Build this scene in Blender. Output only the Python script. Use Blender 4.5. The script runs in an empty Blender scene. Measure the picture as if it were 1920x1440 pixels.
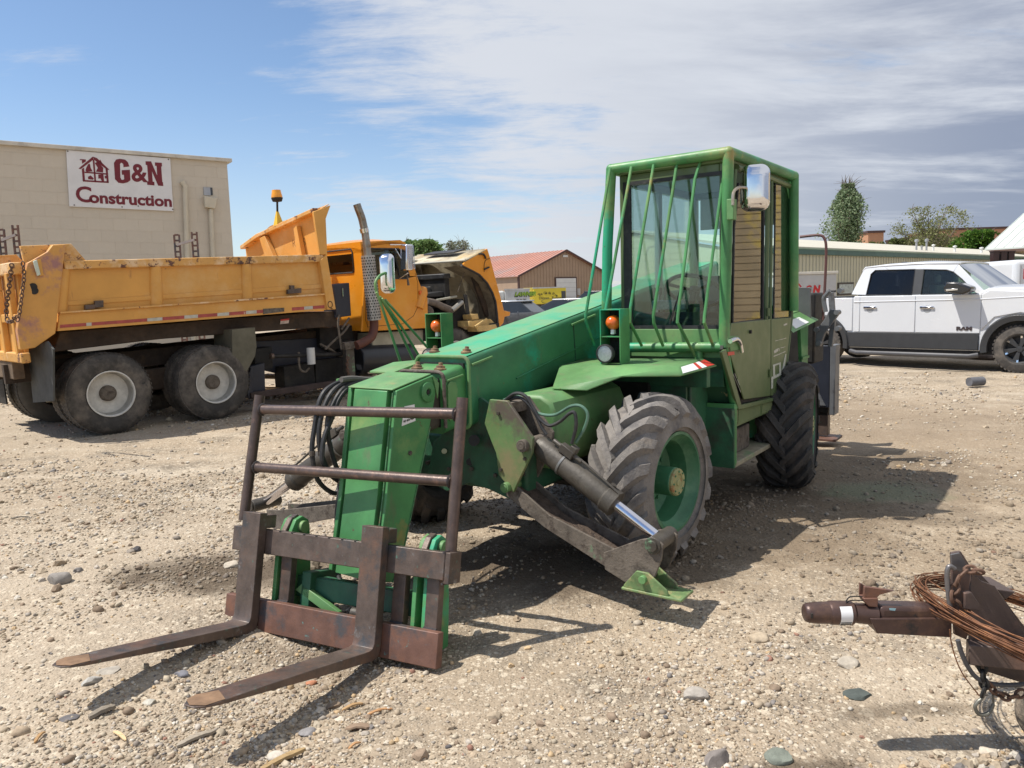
import bpy, math, random
import numpy as np
from mathutils import Vector, Matrix
R = math.radians
S = bpy.context.scene
COL = S.collection
random.seed(7)
rng = np.random.default_rng(11)

# ---------------------------------------------------------------- camera
cd = bpy.data.cameras.new('camera')
cam = bpy.data.objects.new('camera', cd); COL.objects.link(cam)
cd.sensor_fit = 'HORIZONTAL'; cd.sensor_width = 36.0; cd.lens = 36.0*1442/1920
cd.clip_start = 0.05; cd.clip_end = 3000
_p, _r = R(6.5), R(1.7)
_f = Vector((0, math.cos(_p), -math.sin(_p))); _r0 = Vector((1, 0, 0)); _u0 = _r0.cross(_f)
_x = math.cos(_r)*_r0 - math.sin(_r)*_u0; _u = math.sin(_r)*_r0 + math.cos(_r)*_u0
_m = Matrix((_x, _u, -_f)).transposed().to_4x4(); _m.translation = (0, 0, 1.6)
cam.matrix_world = _m
S.camera = cam

# ---------------------------------------------------------------- light and exposure
SUN_AZ, SUN_EL = 264.0, 60.0
S.view_settings.view_transform = 'Standard'
S.view_settings.look = 'None'
S.view_settings.exposure = 0.22
S.view_settings.gamma = 1.0
S.view_settings.use_curve_mapping = False
sl = bpy.data.lights.new('sun', 'SUN'); sl.energy = 5.0; sl.angle = R(0.53); sl.color = (1.0, 0.945, 0.86)
so = bpy.data.objects.new('sun', sl); COL.objects.link(so)
_d = Vector((math.sin(R(SUN_AZ))*math.cos(R(SUN_EL)), math.cos(R(SUN_AZ))*math.cos(R(SUN_EL)), math.sin(R(SUN_EL))))
so.rotation_euler = _d.to_track_quat('Z', 'Y').to_euler(); so.location = (0, 0, 30)

def world():
    w = bpy.data.worlds.new('World'); S.world = w; w.use_nodes = True
    n = w.node_tree.nodes; L = w.node_tree.links; n.clear()
    out = n.new('ShaderNodeOutputWorld'); bg = n.new('ShaderNodeBackground'); bg.inputs[1].default_value = 0.085
    L.new(bg.outputs[0], out.inputs[0])
    sky = n.new('ShaderNodeTexSky'); sky.sky_type = 'NISHITA'; sky.sun_disc = False
    sky.sun_elevation = R(SUN_EL); sky.sun_rotation = R(SUN_AZ)
    sky.air_density = 1.0; sky.dust_density = 0.4; sky.ozone_density = 3.0; sky.altitude = 300
    tc = n.new('ShaderNodeTexCoord'); sep = n.new('ShaderNodeSeparateXYZ'); L.new(tc.outputs['Generated'], sep.inputs[0])
    def mt(op, a, b=None, clamp=False, c=None):
        m = n.new('ShaderNodeMath'); m.operation = op; m.use_clamp = clamp
        for i, v in enumerate((a, b, c)):
            if v is None: continue
            if isinstance(v, (int, float)): m.inputs[i].default_value = v
            else: L.new(v, m.inputs[i])
        return m.outputs[0]
    zc = mt('MAXIMUM', sep.outputs[2], 0.0); zd = mt('ADD', zc, 0.13)
    px = mt('DIVIDE', sep.outputs[0], zd); py = mt('DIVIDE', sep.outputs[1], zd)
    cb = n.new('ShaderNodeCombineXYZ'); L.new(px, cb.inputs[0]); L.new(py, cb.inputs[1])
    def noise(vec, scale, detail, rough, dist=0.0, sc=(1, 1, 1), rz=0.0, loc=(0, 0, 0)):
        mp = n.new('ShaderNodeMapping'); mp.inputs['Scale'].default_value = sc; mp.inputs['Rotation'].default_value = (0, 0, rz)
        mp.inputs['Location'].default_value = loc
        L.new(vec, mp.inputs[0]); t = n.new('ShaderNodeTexNoise'); L.new(mp.outputs[0], t.inputs['Vector'])
        t.inputs['Scale'].default_value = scale; t.inputs['Detail'].default_value = detail
        t.inputs['Roughness'].default_value = rough; t.inputs['Distortion'].default_value = dist
        return t.outputs['Fac']
    def ramp(v, a, b):
        m = n.new('ShaderNodeMapRange'); m.interpolation_type = 'SMOOTHSTEP'
        L.new(v, m.inputs[0]); m.inputs[1].default_value = a; m.inputs[2].default_value = b
        return m.outputs[0]
    # azimuth bias: heavy cloud deck to the right, clear blue upper left
    rat = mt('DIVIDE', sep.outputs[0], mt('ADD', mt('ABSOLUTE', sep.outputs[1]), 0.35))
    bias = mt('MULTIPLY', ramp(rat, -0.40, 0.40), 0.33)
    soft = noise(cb.outputs[0], 0.75, 9, 0.60, 0.5, (1, 1.5, 1), 0.4, (3.1, 1.2, 0))
    fine = noise(cb.outputs[0], 2.6, 12, 0.70, 0.25, (0.8, 2.1, 1), -0.16, (0.9, 2.9, 0))
    base = mt('ADD', mt('MULTIPLY', soft, 0.58), mt('MULTIPLY', fine, 0.42))
    cov = ramp(mt('ADD', base, bias), 0.53, 0.735)
    # low pale veil near the horizon
    veil = mt('MULTIPLY', mt('SUBTRACT', 1.0, ramp(sep.outputs[2], 0.02, 0.26)), 0.30)
    cov = mt('MAXIMUM', cov, veil)
    cov = mt('MULTIPLY', cov, 0.94)
    # cloud colour: bright tops, slate-grey undersides to the right
    dk = noise(cb.outputs[0], 1.2, 9, 0.62, 0.3, (0.8, 1.8, 1), 0.15, (7.0, 4.0, 0))
    darkr = mt('MULTIPLY', ramp(rat, -0.02, 0.50), ramp(mt('SUBTRACT', dk, mt('MULTIPLY', sep.outputs[2], 0.85)), 0.12, 0.46), True)
    mix = n.new('ShaderNodeMix'); mix.data_type = 'RGBA'; L.new(darkr, mix.inputs[0])
    mix.inputs[6].default_value = (7.3, 7.6, 8.2, 1); mix.inputs[7].default_value = (2.9, 3.35, 4.5, 1)
    m2 = n.new('ShaderNodeMix'); m2.data_type = 'RGBA'; L.new(cov, m2.inputs[0])
    hs = n.new('ShaderNodeHueSaturation'); hs.inputs['Saturation'].default_value = 1.0; hs.inputs['Value'].default_value = 1.50; L.new(sky.outputs[0], hs.inputs['Color'])
    L.new(hs.outputs[0], m2.inputs[6]); L.new(mix.outputs[2], m2.inputs[7])
    L.new(m2.outputs[2], bg.inputs[0])
world()
S.render.engine = 'CYCLES'

# ---------------------------------------------------------------- helpers
MATS = {}
def nd(t): return 'ShaderNode'+t
def mat(name, base, rough=0.6, metal=0.0, var=0.12, vs=2.0, layers=(), bump=None, spec=0.5, coat=0.0):
    """painted / weathered surface; layers = (colour, scale, lo, hi[, stretch])"""
    if name in MATS: return MATS[name]
    m = bpy.data.materials.new(name); m.use_nodes = True; t = m.node_tree; n = t.nodes; L = t.links
    b = n['Principled BSDF']; b.inputs['Roughness'].default_value = rough; b.inputs['Metallic'].default_value = metal
    b.inputs['Specular IOR Level'].default_value = spec; b.inputs['Coat Weight'].default_value = coat
    tc = n.new(nd('TexCoord'))
    def noise(scale, detail=5, rough_=0.6, st=(1, 1, 1), loc=0.0):
        mp = n.new(nd('Mapping')); mp.inputs['Scale'].default_value = st; mp.inputs['Location'].default_value = (loc, loc*.7, loc*.3)
        L.new(tc.outputs['Object'], mp.inputs[0]); x = n.new(nd('TexNoise')); L.new(mp.outputs[0], x.inputs['Vector'])
        x.inputs['Scale'].default_value = scale; x.inputs['Detail'].default_value = detail; x.inputs['Roughness'].default_value = rough_
        return x.outputs['Fac']
    def mixc(f, a, c):
        x = n.new(nd('Mix')); x.data_type = 'RGBA'; L.new(f, x.inputs[0])
        if isinstance(a, tuple): x.inputs[6].default_value = (*a, 1)
        else: L.new(a, x.inputs[6])
        x.inputs[7].default_value = (*c, 1); return x.outputs[2]
    def ramp(v, a, c):
        x = n.new(nd('MapRange')); L.new(v, x.inputs[0]); x.inputs[1].default_value = a; x.inputs[2].default_value = c; return x.outputs[0]
    dark = tuple(c*(1-var*1.6) for c in base); lite = tuple(min(1, c*(1+var)) for c in base)
    cur = mixc(ramp(noise(vs, 6, 0.65), 0.3, 0.7), dark, lite)
    for i, ly in enumerate(layers):
        c, sc, lo, hi = ly[:4]; st = ly[4] if len(ly) > 4 else (1, 1, 1)
        cur = mixc(ramp(noise(sc, 8, 0.68, st, 3.7*(i+1)), lo, hi), cur, c)
    L.new(cur, b.inputs['Base Color'])
    rr = ramp(noise(vs*3+4, 4, 0.6, (1, 1, 1), 9.1), 0.2, 0.8)
    rm = n.new(nd('MapRange')); L.new(rr, rm.inputs[0]); rm.inputs[3].default_value = max(0.03, rough-0.1); rm.inputs[4].default_value = min(1, rough+0.12)
    L.new(rm.outputs[0], b.inputs['Roughness'])
    if bump:
        bp = n.new(nd('Bump')); bp.inputs['Strength'].default_value = bump[0]; bp.inputs['Distance'].default_value = bump[2] if len(bump) > 2 else 0.01
        L.new(noise(bump[1], 6, 0.7), bp.inputs['Height']); L.new(bp.outputs[0], b.inputs['Normal'])
    MATS[name] = m; return m
def glass(name, tint=(0.55, 0.72, 0.68), refl=1.0, ior=1.5):
    if name in MATS: return MATS[name]
    m = bpy.data.materials.new(name); m.use_nodes = True; t = m.node_tree; n = t.nodes; L = t.links; n.clear()
    o = n.new(nd('OutputMaterial')); tr = n.new(nd('BsdfTransparent')); tr.inputs[0].default_value = (*tint, 1)
    gl = n.new(nd('BsdfGlossy')); gl.inputs['Roughness'].default_value = 0.02; fr = n.new(nd('Fresnel')); fr.inputs[0].default_value = ior
    mu = n.new(nd('Math')); mu.operation = 'MULTIPLY'; mu.use_clamp = True; mu.inputs[1].default_value = refl; L.new(fr.outputs[0], mu.inputs[0])
    mx = n.new(nd('MixShader')); L.new(mu.outputs[0], mx.inputs[0]); L.new(tr.outputs[0], mx.inputs[1]); L.new(gl.outputs[0], mx.inputs[2])
    L.new(mx.outputs[0], o.inputs[0]); MATS[name] = m; return m

def frame(o, heading, pitch=0, roll=0):
    a = R(heading); x = Vector((math.sin(a), math.cos(a), 0)); z = Vector((0, 0, 1)); y = z.cross(x)
    p = R(pitch); x, z = x*math.cos(p)+z*math.sin(p), z*math.cos(p)-x*math.sin(p)
    q = R(roll); y, z = y*math.cos(q)+z*math.sin(q), z*math.cos(q)-y*math.sin(q)
    m = Matrix((x, y, z)).transposed().to_4x4(); m.translation = o; return m

class G:
    def __init__(s): s.v = []; s.f = []
    def add(s, vs, fs):
        k = len(s.v); s.v += [tuple(v) for v in vs]; s.f += [tuple(i+k for i in f) for f in fs]; return s
    def box(s, a, b):
        (x0, y0, z0), (x1, y1, z1) = a, b
        return s.add([(x0,y0,z0),(x1,y0,z0),(x1,y1,z0),(x0,y1,z0),(x0,y0,z1),(x1,y0,z1),(x1,y1,z1),(x0,y1,z1)],
                     [(0,3,2,1),(4,5,6,7),(0,1,5,4),(1,2,6,5),(2,3,7,6),(3,0,4,7)])
    def ext(s, pts, vec):
        n = len(pts); p = [Vector(q) for q in pts]; w = Vector(vec)
        nn = Vector((0, 0, 0))
        for i in range(n): nn += p[i].cross(p[(i+1) % n])
        if nn.dot(w) < 0: p.reverse()
        top = [q+w for q in p]
        fs = [tuple(range(n-1, -1, -1)), tuple(range(n, 2*n))]+[(i, (i+1) % n, n+(i+1) % n, n+i) for i in range(n)]
        return s.add(p+top, fs)
    def prism(s, poly, ax, a, b):
        def mk(u, w, t): return (t, u, w) if ax == 0 else ((u, t, w) if ax == 1 else (u, w, t))
        vec = [0, 0, 0]; vec[ax] = b-a
        return s.ext([mk(u, w, a) for u, w in poly], vec)
    def loft(s, rings, cap=True, closed=True):
        m = len(rings[0]); vs = [q for r_ in rings for q in r_]; fs = []
        for i in range(len(rings)-1):
            for j in range(m if closed else m-1):
                k = (j+1) % m; fs.append((i*m+j, i*m+k, (i+1)*m+k, (i+1)*m+j))
        if cap is True: fs += [tuple(range(m-1, -1, -1))]
        if cap: fs += [tuple(range((len(rings)-1)*m, len(rings)*m))]
        return s.add(vs, fs)
    def tube(s, pts, r, seg=10, closed=False, cap=True):
        P = [Vector(p) for p in pts]; n = len(P); rr = r if isinstance(r, (list, tuple)) else [r]*n
        T = []
        for i in range(n):
            if closed: t = P[(i+1) % n]-P[i-1]
            else: t = (P[min(i+1, n-1)]-P[max(i-1, 0)])
            T.append(t.normalized())
        u = T[0].orthogonal().normalized(); rings = []
        for i in range(n):
            u = (u-T[i]*u.dot(T[i])).normalized(); w = T[i].cross(u)
            sc = 1.0
            if 0 < i < n-1 or closed:
                a = (P[i]-P[i-1]).normalized(); b = (P[(i+1) % n]-P[i]).normalized()
                sc = 1/max(0.6, math.sqrt(max(0.01, (1+a.dot(b))/2)))
            rings.append([P[i]+(u*math.cos(2*math.pi*k/seg)+w*math.sin(2*math.pi*k/seg))*rr[i] for k in range(seg)])
        if closed: rings.append(rings[0]); return s.loft(rings, cap=False)
        return s.loft(rings, cap=cap)
    def cyl(s, a, b, r, seg=16, r2=None): return s.tube([a, b], [r, r if r2 is None else r2], seg)
    def lathe(s, prof, c, axis, seg=32, a0=0.0, cap=True):
        ax = Vector(axis).normalized(); u = ax.orthogonal().normalized(); w = ax.cross(u); c = Vector(c); rings = []
        for (r, h) in prof:
            rings.append([c+ax*h+(u*math.cos(a0+2*math.pi*k/seg)+w*math.sin(a0+2*math.pi*k/seg))*max(r, 1e-4) for k in range(seg)])
        if not cap or (prof[0][0] > 0.2): return s.loft(rings, cap=False) if not cap else s.loft(rings, cap='end')
        return s.loft(rings, cap=True)
    def obox(s, c, half, X, Y):
        c = Vector(c); X = Vector(X).normalized(); Z = X.cross(Vector(Y)).normalized(); Y = Z.cross(X)
        hx, hy, hz = half; vs = []
        for sx, sy, sz in ((-1,-1,-1),(1,-1,-1),(1,1,-1),(-1,1,-1),(-1,-1,1),(1,-1,1),(1,1,1),(-1,1,1)):
            vs.append(c+X*hx*sx+Y*hy*sy+Z*hz*sz)
        return s.add(vs, [(0,3,2,1),(4,5,6,7),(0,1,5,4),(1,2,6,5),(2,3,7,6),(3,0,4,7)])
    def bar(s, a, b, w, h, up=(0, 0, 1)):
        a = Vector(a); b = Vector(b); X = (b-a)
        Y = Vector(up).cross(X)
        return s.obox((a+b)/2, (X.length/2, w/2, h/2), X, Y)
    def mesh(s, name, angle=35):
        me = bpy.data.meshes.new(name); me.from_pydata(s.v, [], s.f); me.validate(); me.update()
        me.polygons.foreach_set('use_smooth', [True]*len(me.polygons)); me.set_sharp_from_angle(angle=R(angle))
        return me
def put(name, g, m, parent=None, bev=0.0, label=None, angle=35, seg=2):
    me = g.mesh(name, angle) if isinstance(g, G) else g
    if m is not None: me.materials.clear(); me.materials.append(m)
    o = bpy.data.objects.new(name, me); COL.objects.link(o)
    if parent is not None: o.parent = parent
    if bev:
        b = o.modifiers.new('bevel', 'BEVEL'); b.width = bev; b.segments = seg; b.limit_method = 'ANGLE'; b.angle_limit = R(40); b.harden_normals = False
    if label: o['label'] = label
    return o
def thing(name, label, cat, mtx=None, group=None):
    o = bpy.data.objects.new(name, None); COL.objects.link(o); o.empty_display_size = 0.2
    if mtx is not None: o.matrix_world = mtx
    o['label'] = label; o['category'] = cat
    if group: o['group'] = group
    return o
def sub(name, parent, mtx=None, label=None):
    o = bpy.data.objects.new(name, None); COL.objects.link(o); o.parent = parent; o.empty_display_size = 0.1
    if mtx is not None: o.matrix_local = mtx
    if label: o['label'] = label
    return o
def tag(o, label, cat, group=None, kind=None):
    o['label'] = label; o['category'] = cat
    if group: o['group'] = group
    if kind: o['kind'] = kind
    return o
def text(name, body, size, m, parent, loc, X, Y, off=0.0, ext=0.002, align='LEFT', sx=1.0, shear=0.0, space=1.0):
    c = bpy.data.curves.new(name, 'FONT'); c.body = body; c.size = size; c.offset = off; c.extrude = ext; c.align_x = align
    c.shear = shear; c.space_character = space; c.resolution_u = 4
    t = bpy.data.objects.new('t', c); COL.objects.link(t); bpy.context.view_layer.update()
    me = bpy.data.meshes.new_from_object(t.evaluated_get(bpy.context.evaluated_depsgraph_get()))
    bpy.data.objects.remove(t); me.name = name; me.materials.clear(); me.materials.append(m)
    o = bpy.data.objects.new(name, me); COL.objects.link(o); o.parent = parent
    X = Vector(X).normalized(); Z = X.cross(Vector(Y)).normalized(); Y = Z.cross(X)
    mm = Matrix((X*sx, Y, Z)).transposed().to_4x4(); mm.translation = loc; o.matrix_local = mm; return o
def arc(c, r, a0, a1, n, X, Y):
    c = Vector(c); X = Vector(X); Y = Vector(Y)
    return [c+X*r*math.cos(R(a0+(a1-a0)*i/n))+Y*r*math.sin(R(a0+(a1-a0)*i/n)) for i in range(n+1)]
def bez(p, n=14):
    """smooth curve through the given points (Catmull-Rom)"""
    P = [Vector(q) for q in p]; P = [2*P[0]-P[1]]+P+[2*P[-1]-P[-2]]; out = []
    for i in range(1, len(P)-2):
        for k in range(n):
            t = k/n; a, b, c, d = P[i-1:i+3]
            out.append(0.5*((2*b)+(c-a)*t+(2*a-5*b+4*c-d)*t*t+(3*b-a-3*c+d)*t**3))
    out.append(P[-2]); return out

# ---------------------------------------------------------------- materials
GREEN = mat('green_paint', (0.070, 0.245, 0.082), 0.46, 0, 0.22, 2.6,
            [((0.21, 0.32, 0.11), 1.6, 0.50, 0.70), ((0.02, 0.33, 0.17), 1.0, 0.56, 0.62), ((0.33, 0.25, 0.08), 3.6, 0.60, 0.74), ((0.42, 0.22, 0.06), 2.4, 0.66, 0.76),
             ((0.10, 0.06, 0.035), 17, 0.645, 0.70), ((0.36, 0.36, 0.28), 45, 0.70, 0.73), ((0.16, 0.14, 0.09), 7, 0.60, 0.80, (1, 1, 0.25))], (0.25, 30, 0.004))
FADED = mat('faded_green_paint', (0.125, 0.275, 0.10), 0.5, 0, 0.2, 2.6,
            [((0.24, 0.31, 0.13), 1.5, 0.52, 0.72), ((0.38, 0.23, 0.08), 4.0, 0.64, 0.76), ((0.12, 0.07, 0.04), 20, 0.64, 0.69), ((0.18, 0.15, 0.10), 6, 0.56, 0.78)], (0.25, 40, 0.003))
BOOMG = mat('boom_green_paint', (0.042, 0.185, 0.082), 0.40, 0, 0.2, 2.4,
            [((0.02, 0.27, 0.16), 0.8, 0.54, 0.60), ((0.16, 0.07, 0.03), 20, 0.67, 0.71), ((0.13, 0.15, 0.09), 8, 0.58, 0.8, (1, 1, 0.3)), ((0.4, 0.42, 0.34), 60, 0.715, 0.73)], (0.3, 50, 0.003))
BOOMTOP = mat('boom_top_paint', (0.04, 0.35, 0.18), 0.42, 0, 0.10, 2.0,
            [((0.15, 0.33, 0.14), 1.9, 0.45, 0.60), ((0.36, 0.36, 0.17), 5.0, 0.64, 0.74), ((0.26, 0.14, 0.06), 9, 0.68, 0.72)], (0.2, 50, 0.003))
DKGREEN = mat('dark_green_paint', (0.03, 0.12, 0.06), 0.55, 0, 0.25, 4, [((0.05, 0.045, 0.035), 5, 0.5, 0.7)], (0.3, 30, 0.004))
OLIVE = mat('door_green_paint', (0.105, 0.150, 0.062), 0.42, 0, 0.08, 2,
            [((0.5, 0.5, 0.46), 7.5, 0.71, 0.73, (0.4, 1, 3.5)), ((0.30, 0.15, 0.06), 6, 0.70, 0.78)], (0.15, 40, 0.002))
GREASE = mat('greasy_green_steel', (0.075, 0.065, 0.052), 0.5, 0.1, 0.25, 6, [((0.13, 0.24, 0.14), 5, 0.60, 0.66), ((0.035, 0.028, 0.022), 9, 0.55, 0.7)], (0.5, 60, 0.004))
DIRTSTEEL = mat('dusty_steel', (0.15, 0.125, 0.10), 0.9, 0, 0.25, 9, [((0.06, 0.045, 0.035), 18, 0.5, 0.66), ((0.14, 0.2, 0.12), 7, 0.66, 0.72)], (0.7, 80, 0.006))
BLACK = mat('black_grime', (0.018, 0.017, 0.016), 0.7, 0, 0.4, 6, [((0.05, 0.04, 0.03), 5, 0.55, 0.75)], (0.4, 40, 0.006))
BROWNST = mat('brown_steel', (0.12, 0.088, 0.072), 0.45, 0.3, 0.28, 9,
              [((0.17, 0.095, 0.065), 5, 0.52, 0.68), ((0.055, 0.06, 0.065), 6, 0.54, 0.66), ((0.19, 0.18, 0.17), 11, 0.62, 0.70), ((0.09, 0.17, 0.13), 16, 0.63, 0.68), ((0.4, 0.38, 0.33), 40, 0.70, 0.73)], (0.5, 60, 0.003))
REDST = mat('rusty_red_steel', (0.165, 0.085, 0.062), 0.55, 0.2, 0.28, 5,
            [((0.075, 0.072, 0.075), 4, 0.50, 0.62), ((0.22, 0.10, 0.06), 9, 0.5, 0.7), ((0.12, 0.22, 0.20), 22, 0.64, 0.67), ((0.4, 0.33, 0.25), 45, 0.70, 0.73)], (0.5, 60, 0.003))
PIPEST = mat('dark_pipe_steel', (0.12, 0.085, 0.072), 0.36, 0.45, 0.2, 12, [((0.2, 0.12, 0.09), 20, 0.55, 0.7), ((0.55, 0.5, 0.44), 26, 0.70, 0.72)], (0.35, 90, 0.002))
BARE = mat('bare_tip_steel', (0.27, 0.165, 0.095), 0.6, 0.2, 0.2, 20)
TYRE = mat('dusty_tyre', (0.062, 0.056, 0.050), 0.88, 0, 0.25, 5, [((0.17, 0.145, 0.12), 4, 0.46, 0.7), ((0.03, 0.03, 0.03), 9, 0.6, 0.7)], (0.5, 70, 0.004))
TYREW = mat('worn_lug_tyre', (0.22, 0.20, 0.18), 0.92, 0, 0.2, 6, [((0.13, 0.12, 0.115), 8, 0.50, 0.62), ((0.32, 0.27, 0.22), 5, 0.58, 0.75)], (0.9, 55, 0.008))
TYRED = mat('dark_lug_tyre', (0.06, 0.056, 0.052), 0.92, 0, 0.25, 6, [((0.12, 0.10, 0.085), 5, 0.5, 0.7)], (0.9, 55, 0.008))
CHROME = mat('chrome', (0.80, 0.80, 0.82), 0.08, 1.0, 0.05, 5)
RODM = mat('polished_rod', (0.72, 0.70, 0.74), 0.14, 1.0, 0.06, 8)
RUBBER = mat('black_rubber', (0.025, 0.025, 0.026), 0.55, 0, 0.3, 9, [((0.10, 0.09, 0.08), 12, 0.55, 0.75)])
CABGREY = mat('cab_grey', (0.30, 0.33, 0.31), 0.6, 0, 0.1, 3)
CABDARK = mat('cab_dark', (0.035, 0.04, 0.042), 0.6, 0, 0.2, 6)

# ================================================================ telehandler
ORANGE_LENS = mat('amber_lens', (0.75, 0.14, 0.015), 0.2, 0, 0.1, 20, coat=0.5)
HUBCAP = mat('hub_cap_paint', (0.33, 0.33, 0.15), 0.6, 0, 0.15, 14, [((0.32, 0.15, 0.06), 18, 0.55, 0.64)], (0.6, 40, 0.006))
RIMG = mat('rim_green_paint', (0.05, 0.17, 0.085), 0.5, 0, 0.2, 5, [((0.11, 0.24, 0.13), 4, 0.5, 0.65), ((0.12, 0.07, 0.04), 12, 0.64, 0.72)])
DECAL = mat('white_sticker', (0.78, 0.78, 0.78), 0.4, 0, 0.04, 9)
INK = mat('black_print', (0.02, 0.02, 0.02), 0.5, 0, 0.1, 9)
REDT = mat('red_tape', (0.55, 0.04, 0.03), 0.4, 0, 0.15, 9)
M = frame((0.148, 4.977, 0), 215.5)
TH = thing('telehandler', 'green telehandler with lowered boom, rusty pallet forks and barred cab in the gravel yard', 'telehandler', M)

def lug_wheel(parent, name, c, yaw, side, D=1.0, W=0.37, m=None, nlug=18):
    w = sub(name, parent, Matrix.Translation(c) @ Matrix.Rotation(R(yaw), 4, 'Z'))
    Ro = D/2-0.035; Rr = 0.285; h = W/2
    prof = [(Rr-0.01, -h+0.05), (Rr+0.02, -h+0.01), (Ro-0.14, -h-0.012), (Ro-0.06, -h+0.008), (Ro-0.015, -h+0.05), (Ro, -h+0.12), (Ro+0.004, 0),
            (Ro, h-0.12), (Ro-0.015, h-0.05), (Ro-0.06, h-0.008), (Ro-0.14, h+0.012), (Rr+0.05, h+0.002), (Rr+0.045, h-0.004), (Rr+0.02, h-0.01), (Rr-0.01, h-0.05), (Rr-0.02, 0)]
    g = G(); n = 72; rings = []
    for r_, hh in prof: rings.append([(r_*math.cos(2*math.pi*k/n), hh, r_*math.sin(2*math.pi*k/n)) for k in range(n)])
    rings.append(rings[0]); g.loft(rings, cap=False)
    # lugs, swept from the tread centre over the shoulder on to the sidewall
    rnd = random.Random(5)
    for sd in (-1, 1):
        for k in range(nlug):
            a0 = 2*math.pi*(k+(0.5 if sd > 0 else 0))/nlug
            path = []
            for i, t in enumerate((0, 0.18, 0.36, 0.54, 0.72, 0.86, 1.0, 1.14)):
                y = min(t, 1.0)*h*1.0-0.02
                base = Ro+0.002 if t < 0.6 else Ro+0.002-(t-0.6)**2*0.17
                if t > 1: base = Ro-0.075; y = h-0.006
                top = base+0.050*(1 if t < 0.75 else max(0.25, 1-(t-0.75)*1.4))*(0.75+0.25*rnd.random())
                if t > 1: top = Ro-0.055; y2 = h+0.016
                path.append((a0+0.50*t**0.95, y*sd, base-0.012, top, (y2*sd if t > 1 else y*sd)))
            rings = []
            for (a, y, b, t_, y2) in path:
                wb = 0.050/Ro; wt = 0.031/Ro
                P = lambda aa, rr, yy: (rr*math.cos(aa), yy, rr*math.sin(aa))
                rings.append([P(a-wb, b, y), P(a-wt, t_, y2), P(a+wt, t_, y2), P(a+wb, b, y)])
            if sd < 0: rings = [list(reversed(q)) for q in rings]
            g.loft(rings)
    put('tyre', g, m or TYREW, w, angle=28)
    s = side
    g = G().lathe([(Rr+0.012, s*(h-0.035)), (Rr+0.012, s*(h-0.012)), (Rr-0.005, s*(h-0.01)), (Rr-0.02, s*(h-0.05)), (Rr-0.045, s*(h-0.075)), (Rr-0.055, s*(h-0.18)),
                   (0.20, s*(h-0.20)), (0.12, s*(h-0.215)), (0.10, s*(h-0.22))], (0, 0, 0), (0, 1, 0), 48)
    put('rim', g, RIMG, w)
    g = G().lathe([(0.13, s*(h-0.225)), (0.13, s*(h-0.18)), (0.085, s*(h-0.175)), (0.085, s*(h-0.03)), (0.08, s*(h-0.025))], (0, 0, 0), (0, 1, 0), 28)
    hb = put('hub', g, RIMG, w)
    g = G().lathe([(0.081, s*(h-0.028)), (0.081, s*(h-0.012)), (0.074, s*(h-0.004)), (0.05, s*(h-0.004)), (0.046, s*(h-0.010)), (0.024, s*(h-0.010)), (0.02, s*(h-0.002)), (0.0, s*(h-0.002))], (0, 0, 0), (0, 1, 0), 28)
    put('hub_cap', g, HUBCAP, w)
    g = G()
    for k in range(8):
        a = k*math.pi/4+0.2; g.cyl((0.16*math.cos(a), s*(h-0.215), 0.16*math.sin(a)), (0.16*math.cos(a), s*(h-0.185), 0.16*math.sin(a)), 0.013, 6)
    for k in range(8):
        a = k*math.pi/4; g.cyl((0.063*math.cos(a), s*(h-0.006), 0.063*math.sin(a)), (0.063*math.cos(a), s*(h+0.001), 0.063*math.sin(a)), 0.006, 6)
    put('wheel_bolts', g, RIMG, w)
    return w
lug_wheel(TH, 'wheel', (0, 0.82, 0.495), -4, 1)
lug_wheel(TH, 'wheel', (0.0, -0.95, 0.495), -4, -1, m=TYRED)
lug_wheel(TH, 'wheel', (-2.22, 1.0, 0.495), 10, 1, m=TYRED, W=0.39)
lug_wheel(TH, 'wheel', (-2.2, -0.95, 0.495), 15, -1, m=TYRED)

# ---- chassis
g = G().box((-2.9, -0.42, 0.46), (0.28, -0.24, 0.98)).box((-2.9, 0.10, 0.46), (0.28, 0.22, 0.9)).box((-2.7, -0.24, 0.50), (0.6, 0.10, 0.72))
g.box((-1.0, 0.22, 0.60), (-0.55, 0.55, 1.0)).box((-2.0, -0.9, 0.45), (-0.8, -0.42, 1.0))
put('chassis_frame', g, BLACK, TH, 0.01)
g = G().cyl((0, -0.85, 0.5), (0, 0.72, 0.5), 0.075, 14); g.lathe([(0.05, -0.2), (0.15, -0.14), (0.18, 0), (0.15, 0.14), (0.05, 0.2)], (0, -0.08, 0.5), (0, 1, 0), 18)
g.cyl((-2.2, -0.85, 0.5), (-2.2, 0.72, 0.5), 0.08, 14); g.cyl((-2.1, 0.0, 0.52), (-0.1, -0.05, 0.5), 0.04, 10)
g.cyl((0.16, -0.6, 0.46), (0.16, 0.6, 0.46), 0.03, 10)
put('axle', g, BLACK, TH)
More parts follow.
